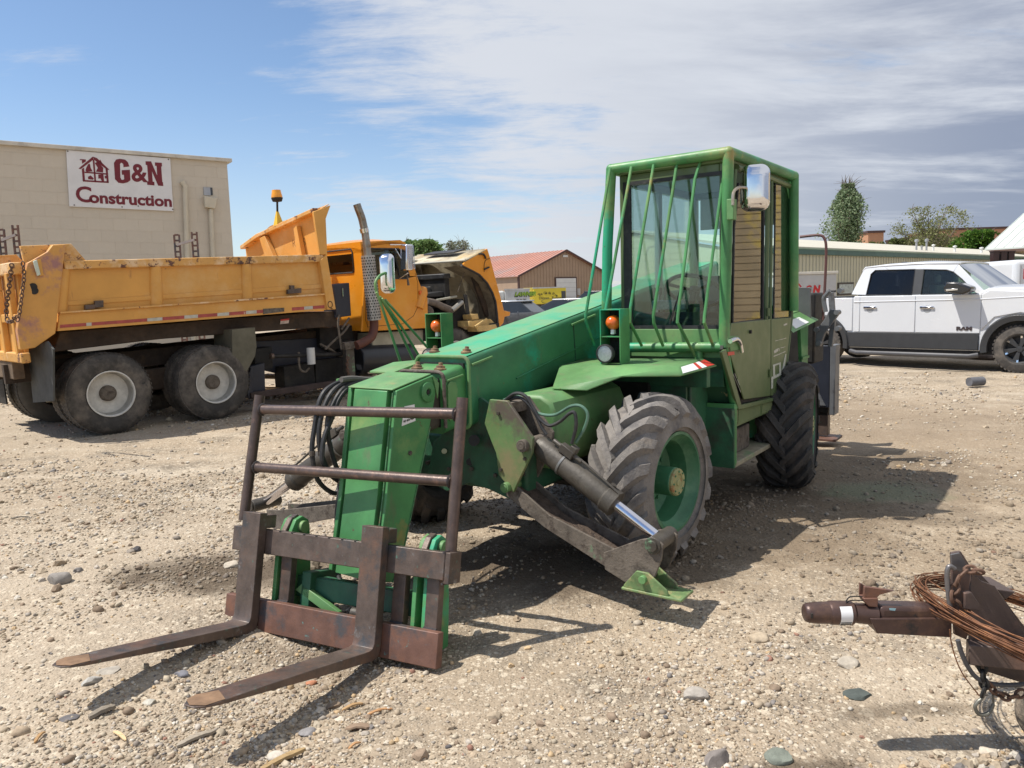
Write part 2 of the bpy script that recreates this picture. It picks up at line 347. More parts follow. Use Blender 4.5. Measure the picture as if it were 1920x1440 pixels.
# front cross plate of the chassis, green, scalloped lower edge
put('nose_plate', G().ext([(0.73,-0.253,0.745),(0.73,-0.317,0.51),(0.73,-0.16,0.46),(0.73,0.014,0.532),(0.73,0.16,0.509),(0.73,0.297,0.471),(0.73,0.374,0.59),(0.73,0.384,0.89),(0.73,0.114,1.038),(0.73,-0.089,0.886)], (-0.02, 0, 0)), DKGREEN, TH, 0.003)
put('nose_box', G().box((0.3, -0.46, 0.5), (0.70, 0.40, 0.80)), DKGREEN, TH, 0.02)
g = G().cyl((0.73,-0.168,0.701), (0.75,-0.151,0.707), 0.016, 14); put('cap', g, mat('cream_cap', (0.6, 0.62, 0.42), 0.5), TH)
put('port', G().cyl((0.72,0.015,0.654), (0.734,0.027,0.658), 0.022, 14), BLACK, TH)
put('pin', G().cyl((0.72,0.052,0.782), (0.8,0.116,0.802), 0.032, 14), BLACK, TH)
# hydraulic tank with rounded top between bracket and wheel
prof = [(0.22, 0.62), (0.46, 0.62), (0.50, 0.68), (0.50, 0.93), (0.47, 1.00), (0.40, 1.04), (0.22, 1.04)]
put('hydraulic_tank', G().prism(prof, 0, -0.30, 0.545), FADED, TH, 0.02)
# belly panel behind the front wheel: step box, side sill, battery mesh
sill = [(-0.991,1,0.803),(-2.023,1,0.754),(-2.027,1,0.651),(-0.992,1,0.685)]
put('step_post', G().box((-0.98, 0.80, 0.40), (-0.93, 1.0, 0.83)), GREEN, TH, 0.004)
put('side_panel', G().box((-0.97, 0.45, 0.38), (-0.66, 0.80, 1.05)), DKGREEN, TH, 0.01)
put('step_front', G().box((-0.955, 0.62, 0.385), (-0.925, 1.0, 0.80)), DKGREEN, TH, 0.004)
put('step', G().box((-2.0, 0.76, 0.385), (-0.95, 1.0, 0.42)), mat('dusty_tread_plate', (0.30, 0.27, 0.19), 0.85, 0, 0.2, 12, [((0.17, 0.26, 0.13), 5, 0.52, 0.62)], (0.6, 90, 0.004)), TH, 0.006)
put('step_hanger', G().box((-1.96, 0.78, 0.41), (-1.90, 1.0, 0.80)), GREEN, TH, 0.004)
def louvre_panel():
    g = G().ext([(-1.0, 0.985, 0.80), (-2.02, 0.985, 0.765), (-2.02, 0.985, 0.66), (-1.0, 0.985, 0.66)], (0, -0.02, 0))
    return g
put('sill_panel', louvre_panel(), OLIVE, TH, 0.003)
g = G()
for i in range(26):
    x = -1.04-i*0.018
    g.bar((x, 0.989, 0.675), (x-0.02, 0.989, 0.775), 0.005, 0.005, (0, 1, 0))
for i in range(22):
    x = -1.56-i*0.018
    g.bar((x, 0.989, 0.675), (x-0.02, 0.989, 0.765), 0.005, 0.005, (0, 1, 0))
put('sill_mesh', g, mat('mesh_green', (0.24, 0.29, 0.14), 0.6), TH)
put('battery_box', G().box((-1.55, 0.62, 0.42), (-1.12, 0.90, 0.60)), DIRTSTEEL, TH, 0.01)

# ---- boom
def tubebox(x0, z0, x1, z1, yl, yr, hgt, rad=0.035):
    """rounded box beam running from (x0,z0) top-front to (x1,z1) top-back"""
    rings = []
    for x, z in ((x0, z0), (x1, z1)):
        rg = []
        for cy, cz, a in ((yl-rad, z-rad, 0), (yr+rad, z-rad, 90), (yr+rad, z-hgt+rad, 180), (yl-rad, z-hgt+rad, 270)):
            for q in (0, 30, 60, 90): rg.append((x, cy+rad*math.cos(R(a+q)), cz+rad*math.sin(R(a+q))))
        rings.append(rg)
    return G().loft(rings)
SL = 0.157
def zt(x): return 1.267+(0.827-x)*SL
g = tubebox(0.80, zt(0.80), -3.05, zt(-3.05), 0.10, -0.29, 0.40)
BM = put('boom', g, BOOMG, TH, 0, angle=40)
put('boom_mouth', G().box((0.795, -0.255, 0.93), (0.812, 0.067, zt(0.8)-0.035)), BLACK, BM)
def collar(x, yl, yr, z, h_, t=0.018, w=0.05):
    g = G(); a = tubebox(x+w/2, z, x-w/2, z+w*SL, yl+t, yr-t, h_+2*t-0.01, 0.045)
    return a
# rolled rim round the mouth of the outer section
def rim(x, yl, yr, z, h_, r, m):
    pts = []; rad = 0.04
    for cy, cz, a in ((yl-rad, z-rad, 0), (yr+rad, z-rad, 90), (yr+rad, z-h_+rad, 180), (yl-rad, z-h_+rad, 270)):
        for q in (0, 22, 45, 68, 90): pts.append((x, cy+rad*math.cos(R(a+q)), cz+rad*math.sin(R(a+q))))
    return put('boom_lip', G().tube(pts, r, 8, closed=True), m, BM)
rim(0.805, 0.10, -0.29, zt(0.80), 0.40, 0.011, FADED)
# weld seam, joint line and edge strips on the side
put('joint_seam', G().bar((-0.33, 0.103, zt(-0.33)-0.03), (-0.36, 0.103, zt(-0.33)-0.36), 0.004, 0.008, (0, 1, 0)), DKGREEN, BM)
g = G().bar((-0.30, 0.112, zt(-0.30)-0.045), (-0.62, 0.112, zt(-0.62)-0.04), 0.012, 0.014)
g.bar((0.79, 0.112, zt(0.79)-0.045), (0.60, 0.112, zt(0.60)-0.045), 0.012, 0.012)
put('edge_strip', g, FADED, BM, 0.002)
put('weld_line', G().tube([(0.35, 0.103, zt(0.35)-0.235), (-1.1, 0.103, zt(-1.1)-0.20)], 0.005, 6), BOOMG, BM)
put('wear_plate', G().ext([(0.80, 0.104, zt(0.8)-0.045), (0.72, 0.104, zt(0.72)-0.075), (0.725, 0.104, zt(0.72)-0.14), (0.80, 0.104, zt(0.8)-0.32)], (0, 0.006, 0)), BOOMG, BM, 0.002)
# middle section
zm = 1.20
g = tubebox(0.985, zm+0.002, 0.2, zm+0.12, 0.070, -0.258, 0.34, 0.035)
MB = put('boom_middle_section', g, GREEN, TH, 0, angle=40)
put('boom_mouth', G().box((0.98, -0.225, 0.90), (0.992, 0.037, zm-0.03)), BLACK, MB)
pts = []
for cy, cz, a in ((0.032, zm-0.036, 0), (-0.22, zm-0.036, 90)):
    for q in (0, 22, 45, 68, 90): pts.append((0.988, cy+0.04*math.cos(R(a+q)), cz+0.04*math.sin(R(a+q))))
pts = [(0.988, 0.072, 0.90)]+pts+[(0.988, -0.26, 0.90)]
put('boom_lip', G().tube(pts, 0.010, 8), DIRTSTEEL, MB)
put('wear_plate', G().ext([(0.965, 0.072, zm-0.07), (0.945, 0.072, zm-0.05), (0.90, 0.072, zm-0.06), (0.885, 0.072, zm-0.10), (0.90, 0.072, zm-0.20), (0.955, 0.072, zm-0.27), (0.97, 0.072, zm-0.23)], (0, 0.010, 0)), FADED, MB, 0.002)
put('edge_strip', G().bar((0.975, 0.078, zm-0.045), (0.83, 0.078, zm-0.025), 0.010, 0.010), FADED, MB, 0.002)
# hose bracket plate sticking out on the far side
put('hose_guard', G().ext([(1.02, -0.27, 1.185), (0.72, -0.27, 1.235), (0.78, -0.50, 1.215), (0.98, -0.50, 1.18)], (0, 0, 0.012)), FADED, MB, 0.002)
def wear_bolt(x, y, z, s=1.0):
    g = G().lathe([(0.034*s, 0), (0.034*s, 0.010), (0.030*s, 0.014), (0.024*s, 0.014), (0.024*s, 0.026), (0.012*s, 0.030), (0.012*s, 0.042*s), (0.0, 0.044*s)], (x, y, z), (-0.15, 0, 1), 14)
    put('wear_pad_bolt', g, mat('rusty_bolt', (0.20, 0.12, 0.07), 0.7, 0.2, 0.3, 30, [((0.3, 0.2, 0.1), 25, 0.5, 0.6)]), BM)
wear_bolt(0.72, 0.02, zt(0.72)-0.002); wear_bolt(0.72, -0.22, zt(0.72)-0.002)
wear_bolt(0.93, 0.00, zm+0.005, 1.05); wear_bolt(0.93, -0.17, zm+0.005, 1.05)
# inner section and drop head
g = tubebox(1.30, 1.145, 0.5, 1.145+0.8*SL*0.6, 0.035, -0.225, 0.28, 0.03)
put('boom_inner_section', g, GREASE, TH, angle=40)
HS = [(1.361,0.08,1.147),(1.083,0.08,1.197),(1.042,0.08,1.172),(1.126,0.08,0.929),(1.2,0.08,0.748),(1.341,0.08,0.393),(1.398,0.08,0.249),(1.46,0.08,0.185),(1.566,0.08,0.22),(1.469,0.08,0.612)]
HD = put('boom_head', G().ext([(x, 0.08, z) for x, y, z in HS], (0, -0.028, 0)), GREEN, TH, 0.004)
HR = put('boom_head_plate', G().ext([(x, -0.242, z) for x, y, z in HS], (0, -0.028, 0)), GREEN, TH, 0.004)
xs = [HS[0], HS[9], HS[8]]
cp = [(HS[0][0]+0.018, HS[0][2]-0.002), (HS[9][0]+0.018, HS[9][2]), (HS[8][0]+0.012, HS[8][2]), (HS[8][0]-0.10, HS[8][2]), (HS[9][0]-0.12, HS[9][2]), (HS[0][0]-0.14, HS[0][2]+0.02)]
put('boom_head_face', G().prism(cp, 1, -0.205, 0.030), GREEN, TH, 0.003)
put('boom_head_web', G().prism([(HS[0][0]-0.02, HS[0][2]-0.03), (HS[9][0]-0.02, HS[9][2]), (HS[8][0]-0.02, HS[8][2]+0.01), (HS[7][0]+0.02, HS[7][2]+0.01), (HS[3][0]+0.03, HS[3][2]), (HS[2][0]+0.03, HS[2][2]-0.03)], 1, -0.245, 0.054), DKGREEN, TH)
put('boom_head_top', G().ext([(HS[0][0]+0.015, 0.066, HS[0][2]+0.002), (HS[0][0]+0.015, -0.256, HS[0][2]+0.002), (HS[1][0], -0.256, HS[1][2]+0.002), (HS[1][0], 0.066, HS[1][2]+0.002)], (0, 0, 0.008)), FADED, TH, 0.003)
c = (1.139,0.08,1.115)
put('pivot_boss', G().lathe([(0.052, 0), (0.052, 0.012), (0.046, 0.016), (0.020, 0.016), (0.018, 0.006), (0.0, 0.006)], c, (0, 1, 0), 24), GREEN, HD)
put('bolt', G().cyl((c[0], c[1]+0.004, c[2]), (c[0], c[1]+0.012, c[2]), 0.014, 6), BLACK, HD)
a = [(1.314,0.081,1.062),(1.238,0.081,1.063),(1.236,0.081,0.977),(1.34,0.081,0.965)]
put('lot_sticker', G().ext([(p[0], p[1], p[2]) for p in a], (0, 0.001, 0)), DECAL, HD)
q = Vector(a[3])*0.72+Vector(a[0])*0.28
text('sticker_text', '989 413-9428', 0.014, INK, HD, tuple(q+Vector((-0.006, 0.002, -0.012))), Vector(a[2])-Vector(a[3]), (0.05, 0, 1), 0.0008, 0.0003)
# lit back weld tab on head
put('weld_tab', G().ext([(HS[1][0]+0.01, 0.081, HS[1][2]-0.004), (HS[2][0]+0.005, 0.081, HS[2][2]-0.02), (HS[2][0]+0.02, 0.081, HS[2][2]-0.10)], (0, 0.008, 0)), FADED, HD, 0.001)
# hoses on the far side of the head
def hose(name, pts, r, m, parent, n=10): return put(name, G().tube(bez(pts, n), r, 8), m, parent)
h1 = [(1.12,-0.33,1.15),(1.297,-0.33,1.169),(1.412,-0.33,1.136),(1.483,-0.33,1.052),(1.524,-0.33,0.932),(1.518,-0.33,0.819),(1.462,-0.33,0.694),(1.392,-0.33,0.636)]
h2 = [(1.118,-0.31,1.163),(1.297,-0.31,1.158),(1.398,-0.31,1.113),(1.481,-0.31,0.983),(1.464,-0.31,0.811),(1.41,-0.31,0.642),(1.421,-0.31,0.485)]
h3 = [(1.09,-0.36,1.158),(1.288,-0.36,1.173),(1.41,-0.36,1.152),(1.479,-0.36,1.092),(1.525,-0.36,0.958),(1.552,-0.36,0.823),(1.524,-0.36,0.675),(1.415,-0.36,0.579),(1.365,-0.36,0.641)]
h4 = [(1.19,-0.3,1.141),(1.327,-0.3,1.139),(1.402,-0.3,1.091),(1.452,-0.3,1.008),(1.516,-0.3,0.906),(1.539,-0.3,0.798),(1.515,-0.3,0.737)]
h5 = [(1.428,-0.29,0.648),(1.468,-0.29,0.499),(1.475,-0.29,0.299),(1.424,-0.29,0.18),(1.272,-0.29,0.102)]
for h in (h1, h2, h3, h4, h5): hose('hydraulic_hose', h, 0.013, RUBBER, TH)
hose('hydraulic_hose', [(0.983,-0.32,1.154),(1.169,-0.32,1.168),(1.286,-0.32,1.186),(1.362,-0.32,1.188)], 0.016, mat('taped_hose', (0.12, 0.11, 0.10), 0.7), TH)
put('hose_rail', G().tube([(1.302,-0.42,1.175),(1.031,-0.42,1.158),(0.944,-0.42,1.171)], 0.009, 8), FADED, TH)

# ---- light boxes
def light_box(x, yc, z0, z1, w, d, s, lens_z, lamp_z):
    e = sub('light_box', TH)
    g = G(); t = 0.006
    y0, y1 = yc-w/2, yc+w/2
    g.box((x-d, y0, z0), (x, y0+t, z1)).box((x-d, y1-t, z0), (x, y1, z1)).box((x-d, y0+t, z1-t), (x, y1-t, z1)).box((x-d, y0+t, (z0+z1)/2-0.0), (x-0.004, y1-t, (z0+z1)/2+t))
    put('housing', g, GREEN, e)
    put('back_panel', G().box((x-d, y0+t, z0), (x-d+t, y1-t, z1-t)), BLACK, e)
    prof = [(0.0, 0.052)]+[(0.047*math.sin(R(a)), 0.052*math.cos(R(a))) for a in (20, 40, 60, 80, 90)]+[(0.047, -0.01)]
    put('amber_lens', G().lathe(prof, (x-0.045, yc, lens_z), (1, 0, 0), 24), ORANGE_LENS, e)
    put('lens_mount', G().box((x-0.06, yc-0.012, lens_z-0.075), (x-0.03, yc+0.012, lens_z-0.045)), DECAL, e, 0.003)
    ly = yc-0.012
    put('lamp_shell', G().lathe([(0.0, -0.07), (0.045, -0.05), (0.060, -0.01), (0.060, 0.012), (0.052, 0.014), (0.050, 0.004), (0.0, 0.0)], (x+0.045, ly, lamp_z), (1, 0, 0), 28), RUBBER, e)
    put('lamp_reflector', G().lathe([(0.050, 0.006), (0.035, 0.001), (0.012, -0.012+0.01), (0.006, 0.004), (0.0, 0.006)], (x+0.048, ly, lamp_z), (1, 0, 0), 28), mat('reflector', (0.90, 0.90, 0.90), 0.35, 0.15, 0.12, 60), e)
    put('lamp_glass', G().lathe([(0.051, 0.010), (0.03, 0.018), (0.0, 0.021)], (x+0.046, ly, lamp_z), (1, 0, 0), 28), glass('lamp_glass', (0.97, 0.97, 0.97), 0.8), e)
    put('lamp_foot', G().box((x-0.02, ly-0.05, z0-0.022), (x+0.04, ly+0.05, z0)), BLACK, e, 0.004)
    return e
# ---- front fender, near side
e = sub('front_fender', TH)
fv = [(-0.488,0.09,1.15),(-0.666,0.881,1.15)] + [(-0.035,0.175,1.142),(-0.197,0.911,1.142)] + [(0.312,0.335,1.045),(0.302,0.562,1.045)] + [(0.065,0.667,1.105),(-0.075,0.973,1.105)] + [(-0.622,0.987,1.115)]
g = G().add(fv, [(0, 1, 3, 2), (2, 3, 7, 6, 5, 4), (1, 8, 7, 3)])
o = put('fender_plate', g, FADED, e, angle=20); sm = o.modifiers.new('solid', 'SOLIDIFY'); sm.thickness = 0.008; sm.offset = -1
a, b, c_, d_ = Vector(fv[3]), Vector(fv[1]), Vector(fv[8]), Vector(fv[7])
nrm = (b-a).cross(d_-a).normalized(); nrm = nrm if nrm.z > 0 else -nrm
def onq(u, v): return (a*(1-u)+b*u)*(1-v)+(d_*(1-u)+c_*u)*v
for (u0, u1, mm) in ((0.06, 0.50, DECAL), (0.50, 0.60, REDT), (0.60, 0.74, DECAL), (0.74, 0.97, REDT)):
    put('reflector_tape', G().ext([onq(u0, 0.12)+nrm*0.0095, onq(u1, 0.12)+nrm*0.0095, onq(u1, 0.88)+nrm*0.0095, onq(u0, 0.88)+nrm*0.0095], nrm*0.0015), mm, e)
put('fender_stay', G().box((-0.62, 0.25, 0.98), (-0.56, 0.95, 1.135)), DKGREEN, e, 0.006)
put('wheel_arch_panel', G().box((-0.60, 0.30, 0.72), (-0.575, 0.80, 1.13)), DKGREEN, e)
light_box(-0.20, (-0.2,0.45,1.298)[1], (-0.2,0.386,1.147)[2], (-0.2,0.393,1.501)[2], 0.145, 0.13, 1, (-0.2,0.464,1.416)[2], (-0.2,0.445,1.223)[2])
# far fender and light box
g = G().ext([(0.12, -0.62, 1.12), (-0.55, -0.62, 1.17), (-0.55, -1.12, 1.15), (0.05, -1.12, 1.10)], (0, 0, 0.01))
put('front_fender', g, FADED, TH, 0.002)
light_box(-0.02, (0,-0.871,1.298)[1], 1.14, (0,-0.86,1.495)[2], 0.15, 0.13, 1, (0,-0.865,1.405)[2], 1.19)
# mirror arm tubes on the far fender
tubes = [[(0.589,-0.62,1.197),(0.646,-0.62,1.342),(0.734,-0.62,1.561),(0.774,-0.62,1.649)], [(0.469,-0.62,1.207),(0.611,-0.62,1.441),(0.748,-0.62,1.623)], [(0.438,-0.6,1.232),(0.594,-0.6,1.433),(0.751,-0.6,1.609)], [(0.362,-0.6,1.289),(0.554,-0.6,1.455),(0.724,-0.6,1.602)]]
for q in tubes: put('mirror_stay', G().tube(q, 0.0085, 8), GREEN, TH)
ma = [(0.754,-0.64,1.649),(0.759,-0.64,1.707),(0.72,-0.64,1.749),(0.672,-0.64,1.766)]
put('mirror_arm', G().tube(bez(ma, 6), 0.009, 8), GREEN, TH)
def mirror_head(parent, c, w, h, d, X, m, nm='mirror'):
    """rounded shell mirror; X = direction its back faces"""
    X = Vector(X).normalized(); Y = Vector((0, 0, 1)).cross(X).normalized(); Z = X.cross(Y); c = Vector(c)
    def ring(sx, sz, off, n=8, rr=0.32):
        out = []; r_ = min(w, h)*rr
        for qy, qz, a0 in ((1, 1, 0), (-1, 1, 90), (-1, -1, 180), (1, -1, 270)):
            for k in range(n+1):
                a = R(a0+90*k/n); out.append(c+Y*(qy*(w/2*sx-r_*sx)+r_*sx*math.cos(a))+Z*(qz*(h/2*sz-r_*sz)+r_*sz*math.sin(a))+X*off)
        return out
    g = G().loft([ring(1, 1, -d*0.3), ring(1.02, 1.02, -d*0.15), ring(1.0, 1.0, 0.0), ring(0.93, 0.95, d*0.35), ring(0.75, 0.80, d*0.62), ring(0.45, 0.5, d*0.72)])
    put(nm, g, m, parent, angle=60)
    put(nm+'_glass', G().loft([ring(0.95, 0.95, -d*0.30), ring(0.95, 0.95, -d*0.34)]), CHROME, parent)
mirror_head(TH, (0.634,-0.66,1.764), 0.09, 0.24, 0.05, (1, 0.4, 0), CHROME)

# ---- stabilisers
FOOTP = mat('foot_paint', (0.15, 0.24, 0.095), 0.55, 0, 0.25, 12, [((0.30, 0.28, 0.13), 16, 0.5, 0.64), ((0.17, 0.12, 0.08), 22, 0.56, 0.68)], (0.4, 60, 0.003))
def stabiliser(brk, up_pin, lo_pin, arm_end, rod_pin, X, foot, sgn, full=True):
    e = sub('stabiliser', TH)
    if brk:
        put('bracket_plate', G().ext(brk, (-0.022, 0, 0)), mat('bracket_paint', (0.12, 0.22, 0.08), 0.5, 0, 0.2, 3, [((0.22, 0.20, 0.10), 3, 0.5, 0.66), ((0.24, 0.13, 0.06), 7, 0.58, 0.72), ((0.11, 0.09, 0.07), 2.2, 0.54, 0.64)], (0.3, 40, 0.003)), e, 0.003)
        b2 = [(p[0]-0.20, p[1], p[2]) for p in brk]; put('bracket_plate', G().ext(b2, (-0.02, 0, 0)), DIRTSTEEL, e, 0.003)
        put('bracket_web', G().box((brk[0][0]-0.20, brk[0][1]+0.02*sgn, brk[0][2]-0.08), (brk[0][0]-0.02, brk[1][1]-0.01*sgn, brk[0][2]-0.02)), DIRTSTEEL, e, 0.003)
    u, l, a, r_ = map(Vector, (up_pin, lo_pin, arm_end, rod_pin))
    for p, rad in ((u, 0.034), (l, 0.028)):
        put('pin', G().cyl(p+Vector((0.03, 0, 0)), p-Vector((0.24, 0, 0)), rad, 18).cyl(p+Vector((0.036, 0, 0)), p+Vector((0.028, 0, 0)), rad*0.62, 14), FADED if rad < 0.03 else DIRTSTEEL, e, 0.003)
    off = Vector((-0.11, 0, 0))
    # cylinder
    p0 = u+off; p1 = r_+off; d = (p1-p0); Lc = d.length; d.normalize()
    c0 = p0+d*0.05; c1 = p0+d*(Lc*0.66)
    put('cylinder', G().tube([p0+d*0.02, c0, c0+d*0.02, c1-d*0.07, c1-d*0.06, c1, c1+d*0.004], [0.048, 0.060, 0.065, 0.065, 0.072, 0.072, 0.042], 22), GREASE, e, angle=30)
    put('cylinder_band', G().cyl(p0+d*0.20, p0+d*0.212, 0.068, 22), mat('grey_band', (0.25, 0.25, 0.24), 0.4, 0.5), e)
    put('piston_rod', G().cyl(c1-d*0.01, p1-d*0.035, 0.029, 18), RODM, e)
    sidev = d.cross(Vector((1, 0, 0))).normalized(); sidev = sidev if sidev.z > 0 else -sidev
    vb = p0+d*0.20+sidev*0.085+Vector((0.02, 0, 0))
    g = G().obox(vb, (0.045, 0.022, 0.024), d, (1, 0, 0)).obox(vb+d*0.03+sidev*0.03, (0.02, 0.02, 0.02), d, (1, 0, 0)).cyl(vb-d*0.10, vb+d*0.10, 0.014, 8)
    put('valve_block', g, GREASE, e, 0.004)
    pl = [vb+d*0.08, vb+d*0.13+sidev*0.005, vb+d*(Lc*0.40)-sidev*0.012, vb+d*(Lc*0.42)-sidev*0.02]
    put('hydraulic_pipe', G().tube(bez(pl, 6), 0.007, 8), GREASE, e)
    put('pipe_boss', G().cyl(c1-d*0.06+sidev*0.03, c1-d*0.06+sidev*0.085, 0.016, 8), GREASE, e)
    # arm: open-topped channel
    q0 = l+off; q1 = a+off; dd = (q1-q0).normalized(); up = dd.cross(Vector((1, 0, 0))); up = up if up.z > 0 else -up; LL = (q1-q0).length
    w = 0.085
    kn = q0+dd*LL*0.34-up*0.045
    prof0 = [q0+up*0.035-dd*0.03, q0-up*0.06+dd*0.0, kn-up*0.045, q1-up*0.07, q1+dd*0.05-up*0.02, q1+up*0.07+dd*0.03, q1+up*0.045-dd*0.10, kn+up*0.035, kn+up*0.045-dd*0.07]
    for s_ in (-1, 1):
        put('arm_side', G().ext([p+Vector((s_*w-0.007, 0, 0)) for p in prof0], (0.014, 0, 0)), DIRTSTEEL, e, 0.003)
    put('arm_floor', G().ext([q0-up*0.035, kn-up*0.025, q1-up*0.05, q1-up*0.065, kn-up*0.04, q0-up*0.05], (2*w-0.014, 0, 0)) if False else G().ext([p-Vector((w-0.007, 0, 0)) for p in (q0-up*0.0, kn+up*0.0, q1-up*0.01, q1-up*0.06, kn-up*0.04, q0-up*0.04)], (2*w-0.014, 0, 0)), mat('packed_dirt', (0.12, 0.085, 0.062), 0.95, 0, 0.35, 20, [((0.04, 0.03, 0.025), 30, 0.55, 0.65)], (1, 60, 0.02)), e)
    rp = r_+off
    put('foot_pin_boss', G().cyl(rp+Vector((w+0.02, 0, 0)), rp-Vector((w+0.03, 0, 0)), 0.042, 20), GREASE, e, 0.003)
    put('foot_pin', G().cyl(rp+Vector((w+0.032, 0, 0)), rp+Vector((w+0.015, 0, 0)), 0.028, 18), GREASE, e, 0.002)
    if foot:
        ep = [(0.785,0.922,0.287),(0.785,1.126,0.388),(0.785,1.206,0.412),(0.785,1.248,0.381),(0.785,1.239,0.305),(0.785,1.204,0.212),(0.785,1.112,0.15),(0.785,1.041,0.152),(0.785,0.926,0.198)]
        put('end_plate', G().ext(ep, (-0.014, 0, 0)), DIRTSTEEL, e, 0.003)
        put('end_plate', G().ext([(p[0]-0.17, p[1], p[2]) for p in ep], (-0.014, 0, 0)), DIRTSTEEL, e, 0.003)
        f0 = Vector(foot[0]); fd = (Vector(foot[1])-f0)
        f = sub('foot', e)
        # triangular ear plates and pad
        c = a+Vector((0.0, 0.055*sgn, -0.015))
        for dx in (0.012, -0.10):
            tri = [c+Vector((dx, -0.11*sgn, -0.062)), c+Vector((dx, 0.13*sgn, -0.062)), c+Vector((dx, 0.12*sgn, -0.035)), c+Vector((dx, 0.02*sgn, 0.034)), c+Vector((dx, -0.04*sgn, 0.034)), c+Vector((dx, -0.11*sgn, -0.05))]
            put('ear', G().ext(tri, (-0.014, 0, 0)), FOOTP, f, 0.003)
            put('ear_pin', G().cyl(c+Vector((dx+0.022, 0, 0)), c+Vector((dx-0.03, 0, 0)), 0.020, 16), FADED, f, 0.002)
        put('pad', G().box((c.x-0.13, min(c.y-0.12*sgn, c.y+0.20*sgn), c.z-0.076), (c.x+0.02, max(c.y-0.12*sgn, c.y+0.20*sgn), c.z-0.062)), FOOTP, f, 0.004)
    return e
ST = stabiliser([(0.8,0.235,1.041),(0.8,0.354,1.039),(0.8,0.514,0.847),(0.8,0.505,0.768),(0.8,0.374,0.534),(0.8,0.28,0.624),(0.8,0.267,0.743),(0.8,0.192,0.901)], (0.8,0.458,0.805), (0.8,0.336,0.562), (0.8,1.102,0.216), (0.8,1.196,0.371), .8, [(0, 0, 0), (0, 1, 0)], 1)
# hoses from bracket to valve block
s1 = [(0.72,0.274,1.024),(0.72,0.348,1.069),(0.72,0.418,1.061),(0.72,0.469,0.997),(0.72,0.508,0.941),(0.72,0.569,0.908),(0.72,0.637,0.935),(0.72,0.697,0.982),(0.72,0.729,0.984),(0.72,0.734,0.914),(0.72,0.706,0.821)]
s2 = [(0.7,0.259,1.026),(0.7,0.344,1.055),(0.7,0.438,1.007),(0.7,0.489,0.966),(0.7,0.591,0.964),(0.7,0.692,1.016),(0.7,0.757,1.02),(0.7,0.794,0.977),(0.7,0.77,0.9),(0.7,0.72,0.825)]
s3 = [(0.71,0.266,1.016),(0.71,0.376,1.046),(0.71,0.462,0.98),(0.71,0.511,0.896),(0.71,0.544,0.855)]
hose('hydraulic_hose', s1, 0.0095, RUBBER, TH); hose('hydraulic_hose', s2, 0.0085, mat('green_hose', (0.10, 0.2, 0.14), 0.5, 0, 0.3, 8), TH); hose('hydraulic_hose', s3, 0.009, RUBBER, TH)
stabiliser(None, (1.08,-0.614,0.822), (1.08,-0.417,0.495), (1.08,-1.395,0.192), (1.08,-1.585,0.256), 1.0, None, -1)
put('far_stabiliser_bracket', G().box((0.82, -0.62, 0.50), (1.05, -0.40, 0.98)), DKGREEN, TH, 0.01)
# repainted top skin of the boom
put('boom_top_skin', G().ext([(0.80, 0.075, zt(0.80)+0.0005), (-3.0, 0.075, zt(-3.0)+0.0005), (-3.0, -0.265, zt(-3.0)+0.0005), (0.80, -0.265, zt(0.80)+0.0005)], (0, 0, 0.004)), BOOMTOP, BM, 0.002)

# weld beads, bolts and the crack on the drop head
WELD = mat('painted_weld', (0.07, 0.20, 0.08), 0.5, 0, 0.3, 60, [((0.2, 0.12, 0.06), 30, 0.55, 0.65)])
put('weld_bead', G().tube([(x, 0.082, z) for x, y, z in HS[3:8]], 0.0045, 6), WELD, HD)
put('weld_bead', G().tube([(HS[0][0]+0.004, 0.056, HS[0][2]-0.01), (HS[9][0]+0.004, 0.056, HS[9][2]), (HS[8][0]+0.004, 0.056, HS[8][2])], 0.005, 6), WELD, HD)
put('crack', G().tube([(HS[0][0]+0.019, -0.098, HS[0][2]-0.045), (HS[0][0]+0.0205, -0.101, HS[0][2]-0.075), (HS[0][0]+0.022, -0.093, HS[0][2]-0.105), (HS[0][0]+0.023, -0.097, HS[0][2]-0.15), (HS[0][0]+0.024, -0.095, HS[0][2]-0.175)], 0.0018, 5), INK, TH)
for dx, dz in ((0.03, -0.30), (0.05, -0.50)): put('bolt', G().cyl((HS[4][0]+0.06+dx, 0.078, HS[4][2]+0.25+dz*0.6), (HS[4][0]+0.06+dx, 0.090, HS[4][2]+0.25+dz*0.6), 0.012, 6), DIRTSTEEL, HD)
for i in range(5): put('bolt', G().cyl((0.70, -0.30+i*0.17, 0.62-0.02*(i % 2)), (0.745, -0.30+i*0.17, 0.62-0.02*(i % 2)), 0.012, 6), GREASE, TH)
for p in ((0.8,0.294,0.968), (0.8,0.3,0.656), (0.8,0.462,0.732)): put('bolt', G().cyl(p, (p[0]+0.012, p[1], p[2]), 0.010, 6), GREASE, TH)
for h in (h1, h2, h3):
    c = Vector(h[5]); put('hose_clamp', G().cyl(c-Vector((0, 0, 0.012)), c+Vector((0, 0, 0.012)), 0.017, 10), DIRTSTEEL, TH)

# ---- cab
CAB = sub('cab', TH)
yl, yr = 0.985, 0.20
xf, xr = -0.84, -2.16
zb, zt_ = 1.13, 2.42
tilt = -0.03
glass_f = glass('windscreen_glass', (0.86, 0.98, 0.95), 1.7, 1.5); glass_s = glass('side_glass', (0.45, 0.52, 0.46), 1.7, 1.6)
